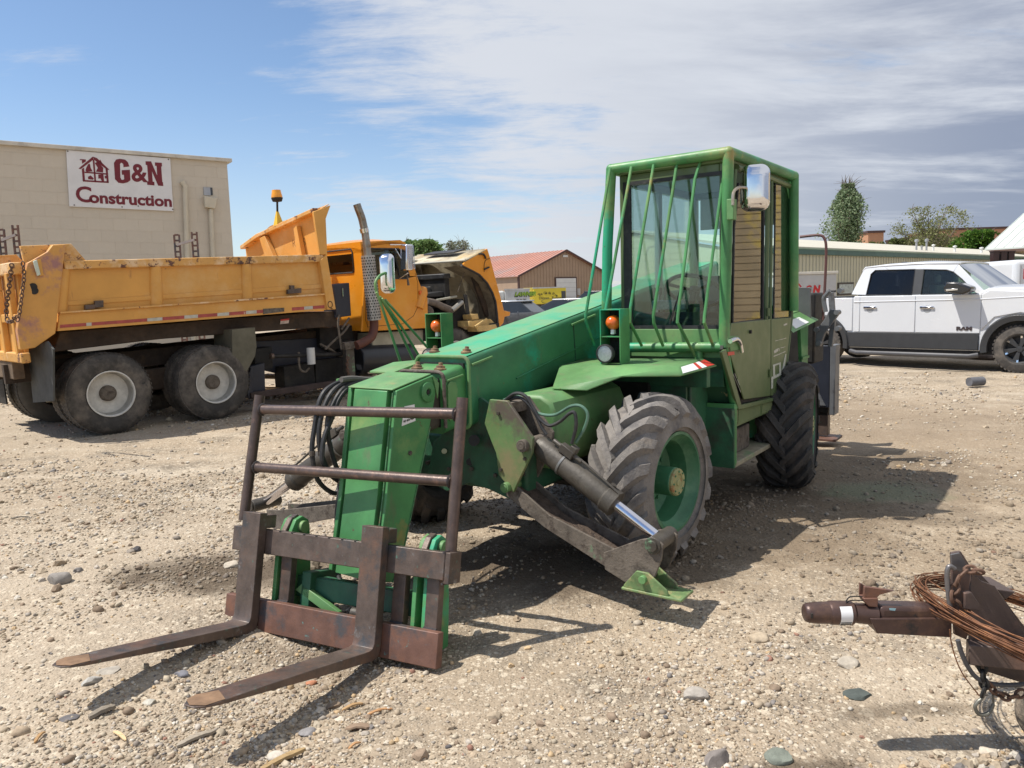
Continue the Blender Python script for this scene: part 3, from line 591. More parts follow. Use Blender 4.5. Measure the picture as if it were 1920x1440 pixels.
# posts, rails
for y in (yl-0.03, yr+0.03):
    put('cab_post', G().box((xf-0.06, y-0.03, zb), (xf, y+0.03, zt_)), OLIVE, CAB, 0.006); put('cab_post', G().box((xr, y-0.03, zb), (xr+0.06, y+0.03, zt_)), OLIVE, CAB, 0.006)
g = G()
g.box((xf-0.06, yr+0.06, zt_-0.07), (xf, yl-0.06, zt_)).box((xf-0.06, yr+0.06, zb), (xf, yl-0.06, 1.345))
put('front_header', g, OLIVE, CAB, 0.006)['kind'] = 'stuff'; g = G()
g.box((xr, yr+0.06, zt_-0.07), (xr+0.06, yl-0.06, zt_)).box((xr, yr+0.06, zb), (xr+0.06, yl-0.06, 1.35))
put('rear_header', g, OLIVE, CAB, 0.006)
g = G().box((xr-0.01, yr-0.005, zt_), (xf+0.02, yl+0.005, zt_+0.045)); put('cab_roof', g, OLIVE, CAB, 0.012)
put('roof_lining', G().box((xr+0.06, yr+0.06, zt_-0.02), (xf-0.07, yl-0.06, zt_-0.004)), CABGREY, CAB)
put('cab_floor', G().box((xr, yr, zb-0.35), (xf-0.1, yl-0.02, zb-0.3)), CABDARK, CAB)
# windscreen with black rubber surround
put('windscreen', G().box((xf-0.022, yr+0.05, 1.36), (xf-0.016, yl-0.05, zt_-0.075)), glass_f, CAB)
g = G(); w_ = 0.022
g.box((xf-0.012, yr+0.03, 1.345), (xf+0.006, yr+0.03+w_+0.035, zt_-0.05)).box((xf-0.012, yl-0.05, 1.345), (xf+0.006, yl-0.03, zt_-0.05))
g.box((xf-0.012, yr+0.087, 1.345), (xf+0.006, yl-0.05, 1.367)).box((xf-0.012, yr+0.087, zt_-0.075), (xf+0.006, yl-0.05, zt_-0.05))
put('windscreen_seal', g, RUBBER, CAB)['kind'] = 'stuff'
put('front_panel', G().box((xf-0.05, yr+0.0, 1.15), (xf+0.008, yl-0.03, 1.343)), FADED, CAB, 0.003)
put('lower_front_panel', G().box((xf-0.10, yr+0.0, 0.95), (xf-0.03, yl-0.04, 1.15)), DKGREEN, CAB, 0.003)
# rear wall: window and posts seen through the windscreen
put('rear_window', G().box((xr+0.02, yr+0.06, 1.352), (xr+0.026, yl-0.06, zt_-0.072)), glass('rear_glass', (0.90, 0.98, 0.97), 0.6), CAB)
g = G().box((xr+0.06, yr+0.28, 1.3), (xr+0.11, yr+0.34, zt_-0.03)).box((xr+0.06, yr+0.06, 1.32), (xr+0.10, yl-0.06, 1.40)).box((xr+0.05, yr+0.10, zt_-0.32), (xr+0.075, yl-0.07, zt_-0.07))
put('rear_trim', g, CABGREY, CAB, 0.006)
# right side (far) window: posts
put('far_window', G().box((xr+0.06, yr+0.028, 1.352), (xf-0.06, yr+0.033, zt_-0.072)), glass('rear_glass', (0.90, 0.98, 0.97), 0.6), CAB)
g = G().box((-1.45, yr+0.01, 1.35), (-1.39, yr+0.05, zt_-0.07)).box((xr+0.06, yr+0.0, zb), (xf-0.06, yr+0.05, 1.35)).box((xr+0.06, yr+0.0, zt_-0.07), (xf-0.06, yr+0.05, zt_))
put('far_side_frame', g, CABGREY, CAB, 0.005)
# door side: lower skin follows the slanted front edge
# outline of near side at y = 0.985
D = lambda pts: [(p[0], 0.988, p[2]) for p in pts]
door = [(-0.858,0.99,1.381),(-1.709,0.99,1.374),(-1.724,0.99,0.79),(-1.118,0.99,0.838),(-0.799,0.99,1.226)]
put('door', G().ext(door, (0, 0.012, 0)), OLIVE, CAB, 0.004)
rearp = [(-1.735,0.99,1.373),(-2.272,0.99,1.364),(-2.057,0.99,0.766),(-1.751,0.99,0.787)]
put('rear_side_panel', G().ext(rearp, (0, 0.010, 0)), OLIVE, CAB, 0.004)
inner = [(-0.852,0.985,1.402),(-2.32,0.985,1.367),(-2.09,0.985,0.749),(-1.067,0.985,0.815),(-0.763,0.985,1.214)]
put('side_inner_skin', G().ext([(p[0], 0.978, p[2]) for p in inner], (0, -0.02, 0)), BLACK, CAB)
fr_ = [(-0.753,0.985,1.215),(-1.056,0.985,0.809),(-2.09,0.985,0.749),(-2.076,0.985,0.725),(-1.002,0.985,0.782),(-0.676,0.985,1.203)]
put('door_sill_frame', G().ext(fr_, (0, 0.02, 0)), OLIVE, CAB, 0.003)
# corner skirt panel running from cage foot down behind the wheel
sk = [(-0.83, 0.985, 1.15), (-0.99, 0.985, 0.83), (-0.99, 0.55, 0.83), (-0.83, 0.55, 1.15)]
put('skirt_panel', G().ext(sk, (-0.02, 0, -0.01)), mat('chipped_dark_green', (0.03, 0.10, 0.05), 0.55, 0, 0.2, 5, [((0.33, 0.28, 0.14), 9, 0.66, 0.69)]), CAB, 0.002)
# windows of the near side
def pane(nm, pts, m, w=0.018, frame_m=None, parent=CAB, t=0.006):
    o = put(nm, G().ext([(p[0], 0.984, p[2]) for p in pts], (0, 0.004, 0)), m, parent)
    n = len(pts)
    g = G().tube([(p[0], 0.992, p[2]) for p in pts], w/2, 6, closed=True)
    put('window_seal', g, frame_m or RUBBER, parent)
dw = [(-0.903,0.985,1.379),(-0.928,0.985,1.997),(-1.008,0.985,2.298),(-1.548,0.985,2.351),(-1.546,0.985,1.381)]
pane('door_window', dw, glass_s)
rw = [(-1.818,0.985,1.374),(-1.828,0.985,2.379),(-2.278,0.985,2.394),(-2.259,0.985,1.369)]
pane('rear_side_window', rw, glass_s, 0.012)
g = G().tube([(-0.81,1,1.383),(-0.845,1,1.991),(-0.933,1,2.381)], 0.012, 8); g.tube([(-1.631,0.99,1.37),(-1.655,0.99,2.418)], 0.017, 8); g.tube([(-1.735,0.99,1.365),(-1.744,0.99,2.428)], 0.012, 8)
put('door_frame', g, OLIVE, CAB)
g = G().tube([(-0.982,0.99,2.401),(-1.655,0.99,2.411),(-2.32,0.99,2.397)], 0.022, 8); g.tube([(-2.323,0.985,2.398),(-2.32,0.985,1.367),(-2.104,0.985,0.752)], 0.014, 8); put('side_top_rail', g, OLIVE, CAB)
for p in [(-1.59,1,2.221),(-1.61,1,1.429),(-1.674,1,0.967)]:
    put('hinge', G().cyl((p[0], 1.012, p[2]-0.03), (p[0], 1.012, p[2]+0.03), 0.012, 10), OLIVE, CAB)
# door lever and lock
ha = [(-0.785,1.02,1.266),(-0.907,1.02,1.272),(-0.981,1.02,1.235),(-1.014,1.02,1.178)]
put('door_handle', G().tube(bez(ha, 5), [0.016]*10+[0.013]*6, 10), CHROME, CAB)
put('handle_plate', G().ext([(-0.792,1.003,1.3),(-0.988,1.003,1.289),(-1.01,1.003,1.193),(-0.833,1.003,1.199)], (0, 0.004, 0)), FADED, CAB, 0.002)
p = (-1.227,1.004,1.304); put('lock', G().cyl(p, (p[0], p[1]+0.012, p[2]), 0.013, 12), BLACK, CAB)
put('red_reflector', G().ext([(-0.78,1.004,1.196),(-0.902,1.004,1.19),(-0.912,1.004,1.168),(-0.79,1.004,1.171)], (0, 0.002, 0)), REDT, CAB)
# worn white stencil on the rear panel: J O of the old maker's mark
st = mat('worn_white_paint', (0.50, 0.52, 0.45), 0.5, 0, 0.1, 12, [((0.155, 0.215, 0.095), 14, 0.62, 0.68)])
Ol = [(-1.771,1.002,1.023),(-1.977,1.002,1.025),(-1.995,1.002,0.923),(-1.787,1.002,0.911)]; Oi = [(-1.825,1.002,1.01),(-1.936,1.002,1.012),(-1.938,1.002,0.941),(-1.827,1.002,0.94)]
g = G()
for i in range(4):
    k = (i+1) % 4; g.ext([Ol[i], Ol[k], Oi[k], Oi[i]], (0, 0.001, 0))
g.ext([(-1.733,1.002,0.937),(-1.787,1.002,0.931),(-1.776,1.002,0.842),(-1.736,1.002,0.843)], (0, 0.001, 0)).ext([(-2.022,1.002,0.975),(-2.091,1.002,1.079),(-2.12,1.002,1.077),(-2.054,1.002,0.878),(-2.013,1.002,0.832)], (0, 0.001, 0))
put('stencil', g, st, CAB)
g = G()
rr = random.Random(3)
for (x0, y0, x1, y1, w) in ((1366,665,1440,655,1.3), (1448,668,1474,659,1.6), (1449,660,1462,655,5), (1369,690,1386,735,1.6), (1392,747,1440,737,1.8), (1376,700,1384,722,2.2), (1448,640,1476,634,1.2), (1452,655,1474,650,1.1), (1470,610,1479,607,3.5), (1394,653,1436,646,0.9)):
    n = 9; up = []; dn = []
    for i in range(n):
        t = i/(n-1); up.append((x0+(x1-x0)*t, y0+(y1-y0)*t-w*(0.15+rr.random()*0.5))); dn.append((x0+(x1-x0)*t, y0+(y1-y0)*t+w*(0.15+rr.random()*0.5)))
    CHIPS = (up, dn)
    # converted below to the side plane
    A = Vector((-0.807,1.001,1.264)); B = Vector((-2.004,1.001,1.187)); C_ = Vector((-0.81,1.001,0.91)); D_ = Vector((-2.018,1.001,0.763))
    def cv(q):
        u = (q[0]-1366)/100; v = (q[1]-640)/100
        return (A*(1-u)+B*u)*(1-v)+(C_*(1-u)+D_*u)*v
    for i in range(n-1):
        if rr.random() < 0.15: continue
        g.ext([cv(up[i]), cv(up[i+1]), cv(dn[i+1]), cv(dn[i])], (0, 0.0008, 0))
put('paint_chips', g, mat('bare_primer', (0.55, 0.53, 0.47), 0.6, 0, 0.1, 20), CAB)['kind'] = 'stuff'
# interior
put('seat_cushion', G().box((-1.75, 0.42, 1.10), (-1.28, 0.84, 1.24)), CABDARK, CAB, 0.04, seg=4)
put('seat_back', G().ext([(-1.72, 0.42, 1.2), (-1.60, 0.42, 1.22), (-1.72, 0.42, 1.72), (-1.82, 0.42, 1.70)], (0, 0.42, 0)), CABDARK, CAB, 0.04, seg=4)
put('dashboard', G().ext([(-0.92, 0.25, 1.15), (-1.12, 0.25, 1.15), (-1.10, 0.25, 1.42), (-0.98, 0.25, 1.46), (-0.92, 0.25, 1.40)], (0, 0.66, 0)), CABDARK, CAB, 0.015)
put('gauge_panel', G().box((-1.06, 0.36, 1.47), (-1.00, 0.62, 1.54)), mat('gauge_grey', (0.35, 0.38, 0.38), 0.4, 0, 0.3, 30), CAB, 0.01)
wc = Vector((-1.17, 0.62, 1.60)); wn = Vector((-0.55, 0, 0.83)).normalized(); wx = Vector((0, 1, 0)); wy = wn.cross(wx)
put('steering_wheel', G().tube([wc+wx*0.20*math.cos(a*math.pi/16)+wy*0.20*math.sin(a*math.pi/16) for a in range(32)], 0.015, 8, closed=True), RUBBER, CAB)
g = G()
for a in (90, 210, 330): g.bar(wc, wc+wx*0.19*math.cos(R(a))+wy*0.19*math.sin(R(a)), 0.028, 0.01, wn)
g.cyl(wc-wn*0.02, wc+wn*0.02, 0.04, 12).cyl(wc, wc-wn*0.32, 0.025, 10)
put('steering_spokes', g, RUBBER, CAB)
for y in (0.30, 0.34, 0.38): put('lever', G().tube([(-1.15, y, 1.3), (-1.2, y, 1.6)], 0.007, 6).tube([(-1.2, y, 1.58), (-1.205, y, 1.63)], 0.014, 8), RUBBER, CAB)
# ---- guard cage
CG = sub('guard_cage', TH)
r_ = 0.036
FLT = (-0.80, 1.0, 2.475); FRT = (-0.74, 0.19, 2.455); RLT = (-2.22, 1.02, 2.475); RRT = (-2.18, 0.2, 2.455)
FLB = (-0.81, 0.97, 1.225); FRB = (-0.74, 0.13, 1.215)
put('top_tube', G().tube([FLT, FRT], r_, 16), GREEN, CG); put('top_tube', G().tube([FLT, RLT], r_, 16), GREEN, CG)
put('top_tube', G().tube([RLT, RRT], r_, 16), GREEN, CG); put('top_tube', G().tube([FRT, RRT], r_, 16), GREEN, CG)
for p in (FLT, FRT, RLT, RRT):
    g = G().lathe([(0.0, -r_*1.02)]+[(r_*1.02*math.sin(R(a)), -r_*1.02*math.cos(R(a))) for a in range(20, 180, 20)]+[(0.0, r_*1.02)], p, (0, 0, 1), 16)
    put('corner_joint', g, GREEN, CG)
put('front_post', G().tube([FLT, FLB], r_, 16), GREEN, CG); put('front_post', G().tube([FRT, (-0.74, 0.15, 1.9), (-0.75, 0.12, 1.15)], r_, 16), GREEN, CG)
put('rear_post', G().tube([RLT, (-2.26, 1.02, 1.42)], r_, 16), GREEN, CG); put('rear_post', G().tube([RRT, (-2.2, 0.2, 1.42)], r_, 16), GREEN, CG)
put('gusset', G().ext([(-2.2, 0.99, 2.44), (-2.2, 0.99, 2.30), (-2.08, 0.99, 2.44)], (0, -0.01, 0)), GREEN, CG)
put('bottom_tube', G().tube([FLB, FRB], 0.034, 16), GREEN, CG)
put('corner_slope_tube', G().tube([FLB, (-0.90, 0.975, 1.0), (-1.0, 0.975, 0.80)], 0.030, 12), GREEN, CG)
put('foot_post', G().tube([(-0.80, 0.80, 1.22), (-0.80, 0.80, 1.13)], 0.028, 12), GREEN, CG)
bars = [([(-0.677,0.215,2.45)], [(-0.33,0.2,1.458),(-0.336,0.2,1.415)], [(-0.474,0.18,1.252)], .2),
        ([(-0.71,0.36,2.448)], [(-0.344,0.345,1.497),(-0.335,0.345,1.428)], [(-0.53,0.33,1.247)], .2),
        ([(-0.742,0.51,2.455)], [(-0.39,0.5,1.501),(-0.38,0.5,1.411)], [(-0.569,0.49,1.246)], .2),
        ([(-0.783,0.66,2.459)], [(-0.413,0.65,1.45),(-0.42,0.65,1.402)], [(-0.578,0.64,1.247)], .2),
        ([(-0.824,0.81,2.462)], [(-0.738,0.8,2.321),(-0.452,0.8,1.447),(-0.443,0.8,1.407)], [(-0.629,0.79,1.274),(-0.755,0.79,1.165)], .2),
        ([(-0.892,0.95,2.47)], [(-0.544,0.94,1.442),(-0.535,0.94,1.402)], [(-0.717,0.93,1.241)], .2)]
for a, b, c, q in bars:
    put('guard_bar', G().tube([(a[0][0], a[0][1], a[0][2])]+list(b)+list(c), 0.0105, 8), GREEN, CG)
# near mirror on the front post
arm = [(-0.714,1.06,2.129),(-0.723,1.06,2.206),(-0.812,1.06,2.247),(-0.955,1.06,2.261),(-1.062,1.06,2.267)]
put('mirror_arm', G().tube(bez(arm, 5), 0.010, 8), mat('worn_chrome', (0.5, 0.42, 0.32), 0.3, 0.8, 0.2, 20), CG)
c = (-0.742,1.05,2.116)
put('mirror_bracket', G().box((c[0]-0.03, 1.02, c[2]-0.075), (c[0]+0.03, 1.065, c[2]+0.055)), FADED, CG, 0.004)
mirror_head(CG, (-1.026,1.1,2.263), 0.185, 0.30, 0.07, (0.93, 0.36, 0.0), CHROME)
# ---- rear end
rf = [(-2.241,1,1.241),(-2.517,1,1.377),(-2.75,1,1.387),(-3.133,1,1.302),(-3.079,1,1.275),(-2.272,1,1.213)]
e = sub('rear_fender', TH)
q = [(-2.25, 1.02, 1.24), (-3.05, 1.02, 1.31), (-2.95, 0.88, 1.39), (-2.35, 0.88, 1.36)]
put('fender_plate', G().ext(q, (0, -0.006, 0.006)).ext([(-2.35, 0.88, 1.36), (-2.95, 0.88, 1.39), (-2.95, 0.45, 1.39), (-2.35, 0.45, 1.36)], (0, 0, 0.008)), FADED, e, 0.001)
put('reflector_tape', G().ext([(-2.38, 1.003, 1.265), (-2.78, 1.003, 1.30), (-2.74, 0.93, 1.345), (-2.40, 0.93, 1.325)], (0, 0.004, 0.004)), DECAL, e)
put('fender_side', G().ext([(-2.72, 0.95, 1.30), (-2.98, 0.95, 1.31), (-2.98, 0.95, 0.45), (-2.90, 0.95, 0.40), (-2.80, 0.95, 0.9)], (0, -0.03, 0)), GREEN, e, 0.003)
put('fender_rib', G().box((-2.97, 0.952, 0.98), (-2.76, 0.965, 1.0)), GREEN, e)
put('engine_cover', G().box((-3.3, -0.75, 0.6), (-2.35, 0.50, 1.30)), DKGREEN, TH, 0.03)
put('oil_filter', G().cyl((-2.5, 0.7, 1.40), (-2.5, 0.7, 1.52), 0.05, 12).box((-2.62, 0.6, 1.38), (-2.45, 0.8, 1.46)), GREEN, TH)
# ---- fork carriage
MK = frame((-0.698, 3.419, -0.029), 209, 13, 1.5)
K = sub('fork_carriage', TH, M.inverted() @ MK)
put('upper_beam', G().box((-0.045, (0,-0.966,0.458)[1], 0.375), (0, (0,0.378,0.42)[1], 0.50)), BROWNST, K, 0.004)
put('lower_beam', G().box((-0.045, (0,-0.975,0.068)[1], -0.012), (0, (0,0.371,0.082)[1], 0.145)), REDST, K, 0.004)
g = G()
for i in range(9):
    y = -0.80+i*0.082*1.0
    if i in (1,): continue
    g.box((-0.02, y, 0.496), (0.001, y+0.012, 0.502))
put('notches', g, BLACK, K)
for y in (0.10, 0.29, -0.62, -0.93):
    put('carriage_upright', G().box((-0.09, y-0.03, 0.10), (-0.046, y+0.04, 0.40)), BROWNST, K, 0.004)
put('end_plate', G().box((-0.10, 0.372, 0.36), (-0.005, 0.405, 0.50)), BROWNST, K, 0.003)
def fork(y):
    """L-shaped fork: shank up the carriage, blade tapering to its tip"""
    w = 0.062
    def ring(x, z, th, ang, hw=w): 
        nx, nz = -math.sin(ang), math.cos(ang)
        return [(x, y-hw, z), (x, y+hw, z), (x+nx*th, y+hw, z+nz*th), (x+nx*th, y-hw, z+nz*th)]
    rings = []
    # shank: front face at x=0.052, back at 0.002 ; outline traced bottom outside -> front
    prof = [(0.004, 0.585, 0.052, 0.585)]
    P = [((0.004, 0.585), (0.054, 0.585)), ((0.004, 0.45), (0.054, 0.45)), ((0.004, 0.12), (0.054, 0.13)), ((0.006, 0.04), (0.056, 0.062)), ((0.014, 0.005), (0.066, 0.040)), ((0.035, -0.012), (0.085, 0.033)),
         ((0.07, -0.016), (0.12, 0.031)), ((0.40, -0.012), (0.42, 0.027)), ((0.72, -0.004), (0.72, 0.021)), ((0.92, 0.0), (0.92, 0.014))]
    for (a, b) in P: rings.append([(a[0], y-w, a[1]), (a[0], y+w, a[1]), (b[0], y+w, b[1]), (b[0], y-w, b[1])])
    rings.append([(0.975, y-w*0.8, 0.001), (0.975, y+w*0.8, 0.001), (0.975, y+w*0.8, 0.009), (0.975, y-w*0.8, 0.009)])
    rings.append([(1.005, y-w*0.42, 0.002), (1.005, y+w*0.42, 0.002), (1.005, y+w*0.42, 0.007), (1.005, y-w*0.42, 0.007)])
    return G().loft(rings)
for y in (0.003, -0.785):
    f = put('fork', fork(y), BROWNST, K, 0.004, angle=30)
    put('fork_hook', G().box((-0.07, y-0.055, 0.505), (0.004, y+0.055, 0.575)), BROWNST, f, 0.006)
    put('worn_tip', G().ext([(0.85, y-0.03, 0.0185), (0.93, y-0.062, 0.0148), (0.975, y-0.05, 0.0105), (1.003, y, 0.0085), (0.975, y+0.05, 0.0105), (0.90, y+0.062, 0.0163)], (0, 0, 0.0012)), BARE, f)
# load backrest of round bar
LB = sub('backrest', K)
for y0, y1, z in (((-0.07,-0.917,1.125)[1], (-0.07,0.354,1.126)[1], (-0.07,-0.237,1.127)[2]), ((-0.07,-0.923,0.812)[1], (-0.07,0.348,0.817)[1], (-0.07,-0.248,0.814)[2])):
    put('bar', G().tube([(-0.07, y0, z-0.002), (-0.07, y1, z+0.002)], 0.0265, 16), PIPEST, LB)
g = put('post', G().tube([(-0.07,-0.935,1.203), (-0.07,-0.972,0.525)], 0.0275, 16), PIPEST, LB)
g = put('post', G().tube([(-0.07,0.375,1.204), (-0.07,0.364,0.496), (-0.07, 0.372, 0.36)], 0.0275, 16), PIPEST, LB)
g = G()
for p in ((-0.07,0.345,1.126), (-0.07,0.339,0.816), (-0.07,-0.905,1.125), (-0.07,-0.911,0.812)):
    g.lathe([(0.030, -0.006), (0.036, 0), (0.030, 0.006)], p, (0, 1, 0), 14)
put('weld_bead', g, mat('weld', (0.07, 0.06, 0.06), 0.5, 0.4, 0.3, 60), LB)
# green hinge plates and cross member behind the carriage
for (cy, cz) in ((-0.14,-0.651,0.519)[1:], (-0.14,0.23,0.503)[1:]):
    pts = [(-0.05, 0.02), (-0.26, 0.0), (-0.24, 0.25), (-0.20, cz), (-0.185, cz+0.035), (-0.14, cz+0.055), (-0.095, cz+0.035), (-0.05, cz-0.06)]
    put('hinge_plate', G().prism(pts, 1, cy-0.05, cy-0.026), GREEN, K, 0.003)
    put('hinge_plate', G().prism(pts, 1, cy+0.01, cy+0.034), GREEN, K, 0.003)
    put('hinge_pin', G().cyl((-0.14, cy-0.07, cz), (-0.14, cy+0.06, cz), 0.032, 18), FADED, K, 0.003)
    put('hinge_strap', G().prism([(-0.05, cz-0.06), (-0.10, cz-0.05), (-0.16, cz+0.04), (-0.13, cz+0.062), (-0.09, cz+0.045), (-0.04, cz-0.04)], 1, cy-0.024, cy+0.008), BROWNST, K, 0.003)
y0 = (-0.14,-0.651,0.519)[1]; y1 = (-0.14,0.23,0.503)[1]
put('cross_member', G().box((-0.22, y0, 0.16), (-0.14, y1, 0.27)).box((-0.30, y0+0.10, 0.02), (-0.10, y0+0.16, 0.30)), DKGREEN, K, 0.005)
put('link_plate', G().ext([(-0.10, y0+0.06, 0.20), (-0.10, y0+0.10, 0.235), (-0.10, y0+0.36, 0.13), (-0.10, y0+0.34, 0.09)], (-0.03, 0, 0)), FADED, K, 0.003)
put('tilt_cylinder', G().cyl((-0.14, y0+0.42, 0.13), (-0.14, y0+0.46, 0.13), 0.03, 14).tube([(-0.16, y0+0.50, 0.15), (-0.30, y0+0.58, 0.20), (-0.50, y0+0.62, 0.32)], 0.04, 12), GREASE, K)
put('tilt_rod', G().cyl((-0.13, y0+0.44, 0.115), (-0.16, y0+0.51, 0.155), 0.018, 12), CHROME, K)
hose('hydraulic_hose', [(-0.30, y0+0.20, 0.33), (-0.22, y0+0.24, 0.28), (-0.18, y0+0.34, 0.25), (-0.20, y0+0.5, 0.28)], 0.013, RUBBER, K)
# ---- grey attachment hung on the rear (backhoe frame with stabiliser leg)
BH = thing('backhoe_attachment', 'dark grey backhoe frame with folded links and stabiliser leg behind the green telehandler', 'backhoe', M @ Matrix.Translation((-3.45, 0, 0)))
GR = mat('grey_machine_paint', (0.14, 0.145, 0.155), 0.45, 0, 0.2, 3, [((0.05, 0.045, 0.04), 5, 0.58, 0.7)], (0.3, 40, 0.003))
NAVY = mat('dark_navy_paint', (0.022, 0.026, 0.04), 0.45, 0, 0.2, 3)
def bh(pts, off=3.45): return [(p[0]+off, p[1], p[2]) for p in pts]
put('leg_housing', G().box((-0.50, 0.62, 0.40), (-0.44, 0.93, 1.02)), NAVY, BH, 0.006)
put('leg_outer', G().box((-0.60, 0.935, 0.33), (-0.42, 0.985, 1.03)), GR, BH, 0.006)
put('leg_back', G().box((-0.60, 0.62, 0.30), (-0.52, 0.90, 0.60)), BLACK, BH, 0.006)
put('leg_inner', G().box((-0.62, 0.76, 0.10), (-0.52, 0.90, 0.34)), BROWNST, BH, 0.004)
put('foot_pad', G().box((-0.72, 0.60, 0.06), (-0.42, 1.0, 0.085)), REDST, BH, 0.004)
put('brace', G().ext([(-0.42, 0.64, 0.80), (-0.42, 0.70, 0.80), (-0.42, 0.90, 0.42), (-0.42, 0.82, 0.42)], (-0.02, 0, 0)), GR, BH, 0.003)
put('bucket_shield', G().ext([(0.55, 0.55, 1.62), (0.55, 0.98, 1.60), (0.5, 0.98, 1.32), (0.5, 0.55, 1.20)], (-0.02, 0, 0)), GR, BH, 0.004)
g = G().ext(bh([(-3.1,1.081,1.553),(-3.1,1.126,1.552),(-3.1,1.148,1.307),(-3.1,1.125,1.07),(-3.1,1.089,1.069),(-3.1,1.103,1.307)]), (-0.05, 0, 0)); put('link', g, GR, BH, 0.005)
g = G().ext(bh([(-3.05,1.113,1.403),(-3.05,1.176,1.393),(-3.05,1.185,1.356),(-3.05,1.072,1.191),(-3.05,1.037,1.072),(-3.05,0.992,1.071),(-3.05,0.999,1.215),(-3.05,1.065,1.31)]), (-0.05, 0, 0)); put('link', g, GR, BH, 0.005)
for p in bh([(-3,1.201,1.565),(-3,1.178,1.376),(-3,1.185,1.236),(-3,1.011,1.227),(-3,1.031,1.104)]): put('link_pin', G().cyl(p, (p[0]-0.10, p[1], p[2]), 0.022, 12), GR, BH)
put('control_rod', G().tube(bez(bh([(-3,0.863,2.049),(-3,1.021,2.052),(-3,1.071,2.017),(-3,1.086,1.915),(-3,1.081,1.638),(-3,1.068,1.312)]), 5), 0.012, 8), mat('dark_red_rod', (0.12, 0.05, 0.045), 0.5), BH)
put('arm_block', G().box((-0.1, 0.6, 0.9), (0.25, 0.95, 1.55)), BLACK, BH, 0.02)
put('control_rod', G().tube(bez(bh([(-3,1.118,1.567),(-3,1.074,1.499),(-3,1.09,1.382)]), 5), 0.02, 8), GR, BH)

g = G()
for y in (0.003, -0.785):
    pass
for y, z in ((0.372, 0.50), (0.372, 0.36), (-0.9, 0.50)): put('weld_bead', G().tube([(0.001, y, z), (-0.045, y, z)], 0.006, 6), mat('weld', (0, 0, 0)), K)
for y in (0.10, 0.29, -0.62): put('weld_bead', G().tube([(-0.045, y-0.03, 0.146), (-0.045, y+0.04, 0.146)], 0.007, 6), mat('weld', (0, 0, 0)), K)
# wiper on the windscreen and its motor box
put('wiper', G().tube([(xf+0.012, 0.58, 1.38), (xf+0.014, 0.66, 1.62), (xf+0.014, 0.70, 1.86)], 0.006, 6), RUBBER, CAB)

# ================================================================ orange dump truck
BEDO = mat('bed_orange_paint', (0.68, 0.34, 0.075), 0.5, 0, 0.10, 1.2,
           [((0.70, 0.42, 0.16), 1.4, 0.5, 0.7), ((0.60, 0.24, 0.12), 1.1, 0.66, 0.72), ((0.30, 0.13, 0.05), 5, 0.62, 0.74, (1, 1, 0.2)), ((0.10, 0.05, 0.035), 11, 0.685, 0.71)], (0.2, 30, 0.004))
BEDRUST = mat('bed_edge_paint', (0.68, 0.36, 0.10), 0.55, 0, 0.12, 2, [((0.75, 0.52, 0.30), 3, 0.5, 0.62), ((0.14, 0.06, 0.04), 7, 0.585, 0.61), ((0.10, 0.05, 0.035), 1.8, 0.60, 0.63), ((0.30, 0.12, 0.05), 16, 0.60, 0.66)], (0.3, 40, 0.004))
CORNER = mat('corner_paint', (0.66, 0.33, 0.08), 0.5, 0, 0.12, 1.5, [((0.36, 0.17, 0.15), 1.6, 0.52, 0.62), ((0.12, 0.055, 0.035), 2.8, 0.66, 0.70)], (0.2, 30, 0.004))
CABO = mat('cab_orange_paint', (0.72, 0.27, 0.012), 0.33, 0, 0.06, 1.5, [((0.75, 0.33, 0.04), 1.2, 0.5, 0.7)], coat=0.3)
UNDER = mat('underbody', (0.05, 0.033, 0.022), 0.8, 0, 0.3, 5, [((0.10, 0.06, 0.03), 3, 0.55, 0.7)], (0.4, 30, 0.006))
CREAMW = mat('cream_rim_paint', (0.50, 0.42, 0.27), 0.6, 0, 0.15, 6, [((0.20, 0.15, 0.10), 7, 0.56, 0.7), ((0.35, 0.18, 0.08), 14, 0.64, 0.7)])
RIMLIP = mat('rim_lip_paint', (0.62, 0.60, 0.55), 0.5, 0, 0.12, 12)
TT = frame((-5.105, 9.678, 0), 43, 2.4)
TK = thing('dump_truck', 'orange tandem-axle dump truck with worn side bed, tall exhaust stack and tilted-open hood', 'dump truck', TT)
